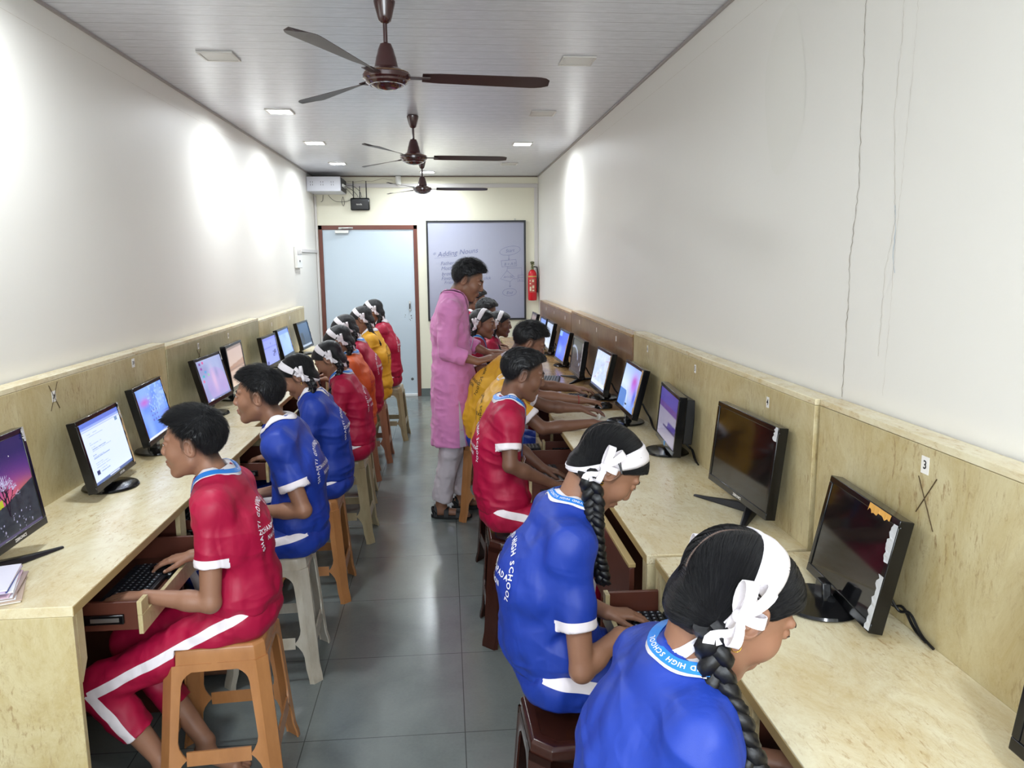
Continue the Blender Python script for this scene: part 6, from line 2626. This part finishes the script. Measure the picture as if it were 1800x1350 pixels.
        cc = hc + R @ (np.array([-.034, 0, .002]) * hs)
        K = 72
        nw = 6
        vs = []
        for i in range(K):
            a = 2 * math.pi * i / K
            dr = e1 * math.cos(a) + e2 * math.sin(a)
            aw = a if a <= math.pi else a - 2 * math.pi
            up_amt = max(0.0, math.cos(aw * 0.5)) ** 2
            w_ = (.015 + (wtop - .015) * min(1, 1.45 * up_amt ** 2.6)) * hs
            for j in range(nw + 1):
                o0 = cc + nplane * ((j / nw - .5) * w_ * 2 * .5 + .010 * hs * up_amt)
                hit = bvh.ray_cast(Vector(o0 + dr * .25), Vector(-dr), .25)
                p = A3(hit[0]) if hit[0] is not None else o0 + dr * .08
                vs.append(p + dr * (.0030 + .0012 * math.sin(j * 2.1 + a * 2)) - org)
        fs = []
        for i in range(K):
            i2 = (i + 1) % K
            for j in range(nw):
                fs.append((i * (nw + 1) + j, i2 * (nw + 1) + j, i2 * (nw + 1) + j + 1, i * (nw + 1) + j + 1))
        vsm = np.array(vs).reshape(K, nw + 1, 3)
        for _ in range(3):
            vsm = (np.roll(vsm, 1, 0) + vsm * 2 + np.roll(vsm, -1, 0)) / 4
        mb = MB().add([A3(v) for v in vsm.reshape(-1, 3)], fs)
        band = obj('headband', mb, C_WHITE, root, solid=.0025, smooth=80, fixn=False)
        for q in (-1, 1):
            bp = hc + R @ (np.array(S.get('bow', (-.040, .079, -.002))) * np.array([1, q, 1]) * hs)
            out = R[:, 1] * q
            upv = R[:, 2]
            fv = R[:, 0]
            mbw = MB()
            rnd = random.Random(S.get('seed', 1) + q)
            bs = S.get('bows', 1.0) * hs

            def loop(ang, L, w, fold=1.0):
                dv = fv * math.cos(ang) + upv * math.sin(ang)
                sv = -fv * math.sin(ang) + upv * math.cos(ang)
                ptsl, nl_ = [], []
                for k in range(15):
                    t = 2 * math.pi * k / 14
                    r_ = (1 - math.cos(t)) / 2
                    p = bp + out * (.006 + .012 * math.sin(t) * fold + .008 * r_) * bs + dv * r_ * L * bs
                    ptsl.append(p - org)
                    nl_.append(out * math.cos(t * .5) + dv * math.sin(t))
                nl_ = []
                for k in range(15):
                    t_ = unit(ptsl[min(k + 1, 14)] - ptsl[max(k - 1, 0)])
                    nl_.append(np.cross(t_, sv))
                wv = [w * bs * (.45 + .55 * math.sin(math.pi * k / 14) ** .7) for k in range(15)]
                m = strip(ptsl, nl_, wv, .0016)
                mbw.add(m.v, m.f)

            def tail(ang, L, w):
                dv = fv * math.cos(ang) + upv * math.sin(ang)
                sv = -fv * math.sin(ang) + upv * math.cos(ang)
                ptsl = []
                for k in range(9):
                    f = k / 8
                    ptsl.append(bp + out * (.008 + .006 * math.sin(f * 5)) * bs + dv * f * L * bs + sv * .006 * math.sin(f * 6) * bs - org)
                nl_ = []
                for k in range(9):
                    t_ = unit(ptsl[min(k + 1, 8)] - ptsl[max(k - 1, 0)])
                    nl_.append(np.cross(t_, sv))
                m = strip(ptsl, nl_, [w * bs * (.5 + .5 * k / 8) for k in range(9)], .0014)
                mbw.add(m.v, m.f)
            loop(rad(80), .050, .017)
            loop(rad(115), .046, .016)
            loop(rad(-70), .036, .014)
            loop(rad(25), .030, .015)
            tail(rad(-95), .048, .015)
            tail(rad(-75), .040, .014)
            kn = MB().ball((0, 0, 0), .0085 * bs, 12, 8, (1, 1, 1))
            kn.mul(Matrix.Translation(Vector(bp + out * .008 * bs - org)))
            mbw.add(kn.v, kn.f)
            obj('ribbon_bow', mbw, C_WHITE, root, smooth=60)
            br = S.get('braid' + ('L' if q > 0 else 'R'))
            st = hc + R @ (np.array([-.046, q * .062, -.038]) * hs)
            if br:
                path = [st] + [A3(p) for p in br]
            else:
                dz = np.array([0, 0, -1.0])
                path = [st, st + R @ np.array([-.004, q * .012, -.05]) * hs, nec + left * q * .075 * s + nf * .02 + dz * -.005,
                        nec + left * q * .085 * s + nf * .075 * s + dz * .07, nec + left * q * .08 * s + nf * .095 * s + dz * .14]
            bm_ = braid_mesh([p - org for p in path], S.get('br', .0115) * s)
            obj('braid', bm_, M_hair, root, smooth=60)
        if S.get('clips', 1):
            for q in (S.get('clipside', -1),):
                for k in range(2):
                    a = q * rad(62 + 0)
                    pts_ = []
                    for f in np.linspace(0, 1, 6):
                        aa = q * (rad(66 + 5 * k * (1 - f)) + 0.0)
                        dr = e1 * math.cos(aa + q * (f - .5) * .10) + e2 * math.sin(aa + q * (f - .5) * .10)
                        o0 = cc + nplane * ((f - .35) * .045 * hs)
                        hit = bvh.ray_cast(Vector(o0 + dr * .25), Vector(-dr), .25)
                        p = A3(hit[0]) if hit[0] is not None else o0 + dr * .08
                        pts_.append(Vector(p + dr * .0062 - org))
                    obj('hair_clip', MB().tube(pts_, .0016, 6), M_clip, root, smooth=60)
        for q in (-1, 1):
            ep = hc + R @ (np.array([-.006, q * .080, -.034]) * hs)
            rr = S.get('ear', .004)
            er = MB().tube([Vector(ep - org + R @ np.array([rr * math.sin(t), 0, -rr + rr * math.cos(t)])) for t in [2 * math.pi * k / 16 for k in range(16)]], .0008 if rr > .005 else .0012, 6, closed=True)
            obj('earring', er, M_gold, root, smooth=60)
    return root, dict(org=org, R=R, hc=hc, hs=hs, SH=SH, nec=nec)
# ---------------------------------------------------------------- who sits where
PI = math.pi


def arm(elL, wrL, dirL, elR, wrR, dirR, **k):
    d = dict(elL=elL, wrL=wrL, dirL=dirL, elR=elR, wrR=wrR, dirR=dirR)
    d.update(k)
    return d


def legs_sit(pel, kx, ax, z=.47, fwd=1, dy=.10, fx=1):
    y = pel[1]
    return dict(knL=(kx, y + dy * fwd, z), anL=(ax, y + dy * fwd * .9, .09), knR=(kx, y - dy * fwd, z), anR=(ax + .02, y - dy * fwd * .9, .09),
                fdL=(fx * fwd, 0, 0), fdR=(fx * fwd, 0, 0))


ONLY = None
CAST = []

# left row, nearest: boy in red
CAST.append(dict(id='P1', hf=0.0020, strands=9000, kind='boy', h=.0034, skin=SK1, shirt=C_RED, pants=C_RED, fwd=PI, hyaw=PI + .02, pitch=rad(3), s=.95, hs=.985,
    label='boy in red jersey and red shorts with a blue lanyard, nearest on the left, typing',
    pel=(-.665, 2.38, .578), mid=(-.668, 2.38, .70), che=(-.672, 2.38, .84), nec=(-.722, 2.38, .990), head=(-.782, 2.38, 1.113),
    arm=arm((-.715, 2.215, .665), (-.905, 2.225, .690), (-1, .12, -.05), (-.71, 2.55, .70), (-.862, 2.515, .700), (-1, .0, -.16), curlL=.22, curlR=.30),
    leg=dict(knL=(-1.085, 2.275, .385), anL=(-.915, 2.27, .13), knR=(-1.07, 2.49, .42), anR=(-.83, 2.42, .085), fdL=(-.75, .0, -.25), fdR=(.8, -.3, -.1)),
    plen=.62, lanyard=C_LANY, ltext='GOVIND HIGH SCHOOL', ltpos=.42, ltdir=1, print=C_PRINT, seed=1, fade=.9, vol=.9, tuft=.8, lift=.8, slv=.62, lw=.019, lpos=.66))

CAST.append(dict(id='P2', hf=0.0024, strands=7000, kind='boy', h=.0040, skin=SK1, shirt=C_BLUE, pants=C_BLUE, fwd=PI, hyaw=PI + .03, pitch=rad(2), s=.98, hs=.97,
    label='boy in blue jersey on the left looking at the screen',
    pel=(-.615, 3.07, .578), mid=(-.612, 3.07, .70), che=(-.605, 3.07, .85), nec=(-.672, 3.07, 1.012), head=(-.745, 3.07, 1.137),
    arm=arm((-.565, 2.905, .715), (-.775, 2.955, .700), (-1, .2, -.1), (-.62, 3.24, .72), (-.80, 3.20, .70), (-1, 0, -.1)),
    leg=legs_sit((-.62, 3.07), -1.0, -.92, .50, -1), plen=.8, print=C_PRINT, seed=2, fade=.8, vol=1.05, tuft=.9, lift=.9, hipk=1.05))

CAST.append(dict(id='P3', hf=0.0032, strands=3000, kind='girl', h=.0046, skin=SK2, shirt=C_BLUE, pants=C_BLUE, fwd=PI, hyaw=PI + .05, pitch=rad(34), s=.96, hs=.96,
    label='girl in blue jersey with white hair band on the left, bending over the desk',
    pel=(-.595, 3.82, .578), mid=(-.592, 3.82, .70), che=(-.602, 3.82, .84), nec=(-.668, 3.82, .995), head=(-.735, 3.82, 1.105),
    arm=arm((-.70, 3.615, .72), (-.86, 3.70, .73), (-1, .2, -.1), (-.66, 4.0, .72), (-.86, 3.92, .70), (-1, 0, -.1)),
    leg=legs_sit((-.60, 3.82), -.98, -.9, .50, -1), print=C_PRINT, seed=3, clipside=1, btilt=rad(28)))

CAST.append(dict(id='P4', kind='girl', h=.0050, skin=SK2, shirt=C_RED, pants=C_RED, fwd=PI, hyaw=PI - .1, pitch=rad(38), s=.96, hs=.96,
    label='girl in crimson jersey with lanyard on the left, behind the girl in blue',
    pel=(-.555, 4.55, .578), mid=(-.552, 4.55, .70), che=(-.560, 4.55, .84), nec=(-.625, 4.55, .985), head=(-.690, 4.55, 1.095),
    arm=arm((-.66, 4.345, .72), (-.83, 4.42, .73), (-1, .2, -.1), (-.62, 4.73, .72), (-.83, 4.66, .73), (-1, 0, -.1)),
    leg=legs_sit((-.56, 4.55), -.94, -.86, .50, -1), print=C_PRINT, seed=4, lanyard=C_LANY, clipside=1))

CAST.append(dict(id='P5', kind='girl', h=.0056, skin=SK2, shirt=C_ORA, pants=C_ORA, fwd=PI, hyaw=PI, pitch=rad(36), s=.98, hs=.97,
    label='girl in orange jersey on the left',
    pel=(-.61, 5.25, .578), mid=(-.607, 5.25, .70), che=(-.605, 5.25, .86), nec=(-.665, 5.25, 1.015), head=(-.725, 5.25, 1.125),
    arm=arm((-.70, 5.045, .74), (-.86, 5.12, .75), (-1, .2, -.1), (-.66, 5.43, .74), (-.86, 5.36, .75), (-1, 0, -.1)),
    leg=legs_sit((-.61, 5.25), -.98, -.9, .50, -1), print=C_DRED, seed=5, lanyard=C_LANY, card=0, clipside=1))

CAST.append(dict(id='P6', kind='girl', h=.0060, skin=SK2, shirt=C_DRED, pants=C_DRED, fwd=PI, hyaw=PI, pitch=rad(34), s=.98, hs=.97,
    label='girl in dark crimson jersey on the left between the orange and the yellow jersey',
    pel=(-.61, 5.88, .578), mid=(-.608, 5.88, .70), che=(-.612, 5.88, .87), nec=(-.69, 5.88, 1.04), head=(-.765, 5.88, 1.155),
    arm=arm((-.72, 5.675, .76), (-.90, 5.75, .80), (-1, .2, -.1), (-.68, 6.06, .76), (-.90, 6.0, .80), (-1, 0, -.1)),
    leg=legs_sit((-.61, 5.88), -.98, -.9, .50, -1), print=C_PRINT, seed=6, lanyard=C_LANY, card=0, clipside=1))

CAST.append(dict(id='P7', kind='girl', h=.0060, skin=SK2, shirt=C_YEL, pants=C_YEL, fwd=PI, hyaw=PI - .1, pitch=rad(30), s=.98, hs=.97,
    label='girl in yellow jersey on the left',
    pel=(-.585, 6.52, .578), mid=(-.582, 6.52, .70), che=(-.585, 6.52, .88), nec=(-.645, 6.52, 1.06), head=(-.705, 6.52, 1.18),
    arm=arm((-.70, 6.315, .78), (-.87, 6.39, .82), (-1, .2, -.1), (-.65, 6.70, .78), (-.87, 6.64, .82), (-1, 0, -.1)),
    leg=legs_sit((-.585, 6.52), -.95, -.88, .50, -1), print=C_PRINTK, seed=7, clipside=1,
    braidL=[(-.62, 6.43, 1.08), (-.585, 6.42, 1.03), (-.55, 6.42, .97)]))

CAST.append(dict(id='P8', kind='girl', h=.0060, skin=SK2, shirt=C_DRED, pants=C_DRED, fwd=PI, hyaw=PI - .1, pitch=rad(26), s=1.0, hs=.97,
    label='girl in dark crimson jersey nearest to the door on the left',
    pel=(-.545, 7.22, .578), mid=(-.540, 7.22, .70), che=(-.545, 7.22, .89), nec=(-.615, 7.22, 1.08), head=(-.675, 7.22, 1.20),
    arm=arm((-.66, 7.015, .79), (-.84, 7.09, .82), (-1, .2, -.1), (-.62, 7.40, .79), (-.84, 7.34, .82), (-1, 0, -.1)),
    leg=legs_sit((-.545, 7.22), -.91, -.85, .50, -1), print=C_PRINT, seed=8, clipside=1))

# right row
CAST.append(dict(id='R1', hf=0.0020, strands=9000, kind='girl', h=.0030, skin=SK1, shirt=C_BLUE, pants=C_BLUE, fwd=.04, hyaw=.06, pitch=rad(38), s=.98, hs=1.06,
    label='girl in blue jersey with hoop earring and long braid, nearest to the camera',
    pel=(.325, 1.20, .578), mid=(.315, 1.19, .72), che=(.320, 1.17, .85), nec=(.385, 1.155, .985), head=(.458, 1.150, 1.103),
    arm=arm((.42, 1.05, .70), (.60, 1.10, .70), (1, -.1, -.1), (.42, 1.42, .70), (.60, 1.36, .70), (1, 0, -.1)),
    leg=legs_sit((.335, 1.24), .74, .66, .50, 1), seed=11, lanyard=C_LANY, ltext='SHANTI GOVIND HIGH SCHOOL', ltpos=.40, ltdir=1, lw=.021, card=0,
    braidR=[(.408, 1.080, 1.01), (.428, 1.050, .955), (.452, 1.030, .89), (.480, 1.020, .82), (.505, 1.02, .73)],
    braidL=[(.42, 1.23, 1.0), (.45, 1.27, .92), (.48, 1.28, .82)], br=.0150, ear=.0085, bows=1.25, bw=.050, btilt=rad(2), belly=1.0, eyes=.6))
CAST[-1]['arm'] = arm((.44, 1.36, .70), (.62, 1.30, .70), (1, 0, -.1), (.42, .97, .70), (.60, 1.02, .70), (1, -.1, -.1))

CAST.append(dict(id='R2', hf=0.0021, strands=7000, kind='girl', h=.0030, skin=SK1, shirt=C_BLUE, pants=C_BLUE, fwd=.03, hyaw=.0, pitch=rad(47), s=.97, hs=1.0,
    label='girl in blue jersey typing with both hands, school name on her back',
    pel=(.275, 1.93, .575), mid=(.232, 1.93, .70), che=(.228, 1.93, .845), nec=(.315, 1.935, 1.005), head=(.414, 1.935, 1.120),
    arm=arm((.315, 2.10, .70), (.430, 1.99, .685), (1, -.02, -.10), (.318, 1.765, .645), (.430, 1.835, .700), (1, .12, -.10), curlL=.40, curlR=.40),
    leg=dict(knL=(.70, 2.03, .50), anL=(.62, 2.02, .09), knR=(.66, 1.84, .50), anR=(.60, 1.84, .09), fdL=(1, 0, 0), fdR=(1, 0, 0)),
    seed=12, lanyard=C_LANY, ltext='SHANTI GOVIND HIGH SCHOOL', ltpos=.40, ltdir=1, bows=1.25, lw=.018, print=C_PRINT, ph=.50,
    braidR=[(.365, 1.862, 1.045), (.362, 1.850, 1.00), (.366, 1.845, .94), (.375, 1.845, .89), (.390, 1.845, .835)],
    braidL=[(.35, 2.01, 1.03), (.37, 2.03, .95), (.39, 2.03, .86)], br=.0150, btilt=rad(30), bw=.046, eyes=.5))

CAST.append(dict(id='R3', hf=0.0026, strands=6000, kind='boy', h=.0038, skin=SK3, shirt=C_RED, pants=C_RED, fwd=.02, hyaw=.0, pitch=rad(16), s=.98, hs=.99,
    label='boy in red jersey and red trousers with white side stripe on the right',
    pel=(.235, 3.25, .578), mid=(.205, 3.25, .71), che=(.205, 3.25, .88), nec=(.262, 3.245, 1.045), head=(.320, 3.235, 1.178),
    arm=arm((.30, 3.42, .82), (.42, 3.35, .73), (1, 0, -.3), (.248, 3.065, .825), (.425, 3.13, .725), (.9, .35, -.3), curlR=.4),
    leg=dict(knL=(.64, 3.35, .50), anL=(.58, 3.34, .09), knR=(.62, 3.13, .50), anR=(.58, 3.14, .09), fdL=(1, 0, 0), fdR=(1, 0, 0)),
    print=C_PRINT, seed=13, lanyard=C_LANY, ltext='HIGH SCHOOL', ltpos=.4, fade=.95, vol=.2, tuft=.5, lift=.4, neckr=1.0))

CAST.append(dict(id='R4', strands=2500, kind='boy', h=.0046, skin=SK3, shirt=C_YEL, pants=C_BLUE, fwd=.02, hyaw=.0, pitch=rad(25), s=1.05, hs=.86,
    label='boy in yellow jersey, head hidden behind the boy in red, reaching over the pale desk',
    pel=(.26, 3.97, .582), mid=(.232, 3.97, .72), che=(.262, 3.97, .88), nec=(.325, 3.97, 1.00), head=(.375, 3.98, 1.088),
    arm=arm((.55, 4.14, .86), (.72, 4.12, .85), (1, 0, -.1), (.475, 3.79, .815), (.735, 3.80, .835), (1, .02, -.08), curlR=.3),
    leg=legs_sit((.26, 3.97), .66, .6, .50, 1), print=C_PRINTK, seed=14))

CAST.append(dict(id='R5', hf=0.0034, strands=3000, kind='boy', h=.0050, skin=SK2, shirt=C_YEL, pants=C_BLUE, fwd=.05, hyaw=.0, pitch=rad(28), s=1.10, hs=.97,
    label='older boy in yellow jersey with a hand on his back, reaching for the mouse',
    pel=(.235, 4.62, .584), mid=(.215, 4.62, .74), che=(.262, 4.62, .90), nec=(.395, 4.61, 1.045), head=(.492, 4.60, 1.165),
    arm=arm((.60, 4.80, .87), (.79, 4.80, .85), (1, .0, -.1), (.52, 4.40, .875), (.775, 4.36, .850), (1, 0, -.12), curlR=.3),
    leg=legs_sit((.235, 4.62), .64, .6, .50, 1), print=C_PRINTK, seed=15, vol=1.1))

CAST.append(dict(id='R6', hf=0.0036, kind='girl', h=.0056, skin=SK2, shirt=C_DRED, pants=C_DRED, fwd=-.1, hyaw=-.30, pitch=rad(6), s=1.0, hs=.98,
    label='smiling girl with white hair band on the right beside the man in pink',
    pel=(.19, 5.72, .578), mid=(.175, 5.72, .71), che=(.18, 5.72, .89), nec=(.222, 5.72, 1.065), head=(.268, 5.72, 1.195),
    arm=arm((.25, 5.90, .84), (.45, 5.88, .83), (1, .0, -.1), (.25, 5.54, .84), (.45, 5.56, .83), (1, 0, -.1)),
    leg=legs_sit((.19, 5.72), .58, .55, .50, 1), seed=16, lanyard=C_LANY, card=0))

CAST.append(dict(id='R7', kind='girl', h=.0060, skin=SK3, shirt=C_RED, pants=C_RED, fwd=.0, hyaw=-.08, pitch=rad(6), s=.98, hs=.94,
    label='girl in red jersey with white hair band on the right, behind the smiling girl',
    pel=(.32, 6.15, .578), mid=(.305, 6.15, .70), che=(.305, 6.15, .87), nec=(.355, 6.15, 1.03), head=(.425, 6.15, 1.155),
    arm=arm((.40, 6.33, .84), (.60, 6.30, .84), (1, .0, -.1), (.40, 5.97, .84), (.60, 6.0, .84), (1, 0, -.1)),
    leg=legs_sit((.32, 6.15), .70, .62, .50, 1), seed=17))

CAST.append(dict(id='R8', kind='boy', h=.0065, skin=SK3, shirt=C_RED, pants=C_RED, fwd=.0, hyaw=.0, pitch=rad(20), s=1.0, hs=.97,
    label='boy far back on the right of whom only the dark hair shows, nearer of two',
    pel=(.22, 6.75, .578), mid=(.20, 6.75, .73), che=(.22, 6.75, .93), nec=(.28, 6.75, 1.10), head=(.345, 6.75, 1.215),
    arm=arm((.32, 6.93, .86), (.52, 6.9, .85), (1, .0, -.1), (.32, 6.57, .86), (.52, 6.6, .85), (1, 0, -.1)), seed=18))
CAST.append(dict(id='R9', kind='boy', h=.0065, skin=SK3, shirt=C_RED, pants=C_RED, fwd=.0, hyaw=.0, pitch=rad(12), s=1.02, hs=.98,
    label='boy far back on the right of whom only the dark hair shows, farther of two',
    pel=(.17, 7.35, .578), mid=(.15, 7.35, .75), che=(.17, 7.35, .97), nec=(.23, 7.35, 1.15), head=(.285, 7.35, 1.28),
    arm=arm((.27, 7.53, .88), (.47, 7.5, .85), (1, .0, -.1), (.27, 7.17, .88), (.47, 7.2, .85), (1, 0, -.1)), seed=19))

# the man in pink
CAST.append(dict(id='T', hf=0.0030, strands=3500, kind='boy', h=.0044, skin=SK2, shirt=C_PINK, pants=C_OFF, fwd=-.10, hyaw=-.18, pitch=rad(22), s=1.14, hs=.93, stand=1, long=.62,
    label='standing man in long pink kurta and off-white trousers',
    pel=(.035, 4.90, .92), mid=(.030, 4.90, 1.05), che=(.020, 4.90, 1.25), nec=(.048, 4.90, 1.425), head=(.138, 4.90, 1.535), gap=((.085, 4.9, .80), (.105, 4.9, .505)), kurta=(.040, 4.90, .500), sw=.150, sdrop=.055,
    arm=arm((.10, 5.12, 1.13), (.26, 5.06, 1.06), (1, -.3, 0.05), (.000, 4.705, 1.105), (.185, 4.70, 1.045), (.9, .12, .22), curlR=.10, curlL=.2, upR=(-.3, -.3, 1)),
    leg=dict(knL=(.085, 5.00, .48), anL=(.075, 5.03, .095), knR=(.015, 4.83, .48), anR=(-.06, 4.86, .095), fdL=(1, .1, 0), fdR=(1, -.12, 0)),
    plen=.93, hipk=.8, stripe=0, print=None, seed=20, vol=1.35, tuft=1.1, fade=.9, beard=1, flat=.70, lanyard=simple('maroon_lanyard', '#4a1f38', .6), lw=.008, fold=1.0, belly=1.02, hand=1.0, cgap=.3))

ROOTS = {}
for S_ in CAST:
    if ONLY and S_['id'] not in ONLY:
        continue
    ROOTS[S_['id']] = person(S_)

if 'T' in ROOTS:
    root, inf = ROOTS['T']
    for (ax, ay, fy) in ((-.06, 4.86, -.12), (.075, 5.03, .1)):
        M = Matrix.Translation((ax - root.location.x, ay - root.location.y, 0)) @ Matrix.Rotation(math.atan2(fy, 1), 4, 'Z')
        sd = MB()
        out = []
        for i in range(24):
            a = 2 * math.pi * i / 24
            x = .065 + .135 * math.cos(a)
            y = (.044 + .006 * math.cos(a)) * math.sin(a)
            out.append((x, y))
        sd.prism(out, 'z', .001, .024)
        sd.mul(M)
        so = obj('sandal', sd, M_sand, root, bevel=.003)
        for (x0, w_, r_, zc) in ((.115, .034, .050, .030), (.035, .030, .047, .045), (-.035, .022, .040, .062)):
            pth, nn = [], []
            for k in range(11):
                a = math.pi * k / 10
                pth.append(A3((x0, math.cos(a) * r_, .015 + math.sin(a) * (zc + .012))))
                nn.append(A3((0, math.cos(a), math.sin(a))))
            st = strip(pth, nn, w_, .004)
            st.mul(M)
            obj('strap', st, M_sand, so, smooth=60)
        st = strip([A3((-.035, .040, .03)), A3((-.055, .03, .055)), A3((-.066, 0, .062)), A3((-.055, -.03, .055)), A3((-.035, -.040, .03))],
                   [A3((-.3, 1, 0)), A3((-1, .8, 0)), A3((-1, 0, 0)), A3((-1, -.8, 0)), A3((-.3, -1, 0))], .026, .004)
        st.mul(M)
        obj('strap', st, M_sand, so, smooth=60)

# red thread round the wrist of the older boy in yellow
if 'R5' in ROOTS:
    root, inf = ROOTS['R5']
    c = A3((.755, 4.362, .853)) - A3(root.location)
    obj('wrist_thread', MB().tube([Vector(c + A3((0, .0262 * math.cos(a), .0262 * math.sin(a)))) for a in [2 * math.pi * k / 20 for k in range(20)]], .0018, 6, closed=True),
        simple('red_thread', '#b0202c', .6), root, smooth=60)
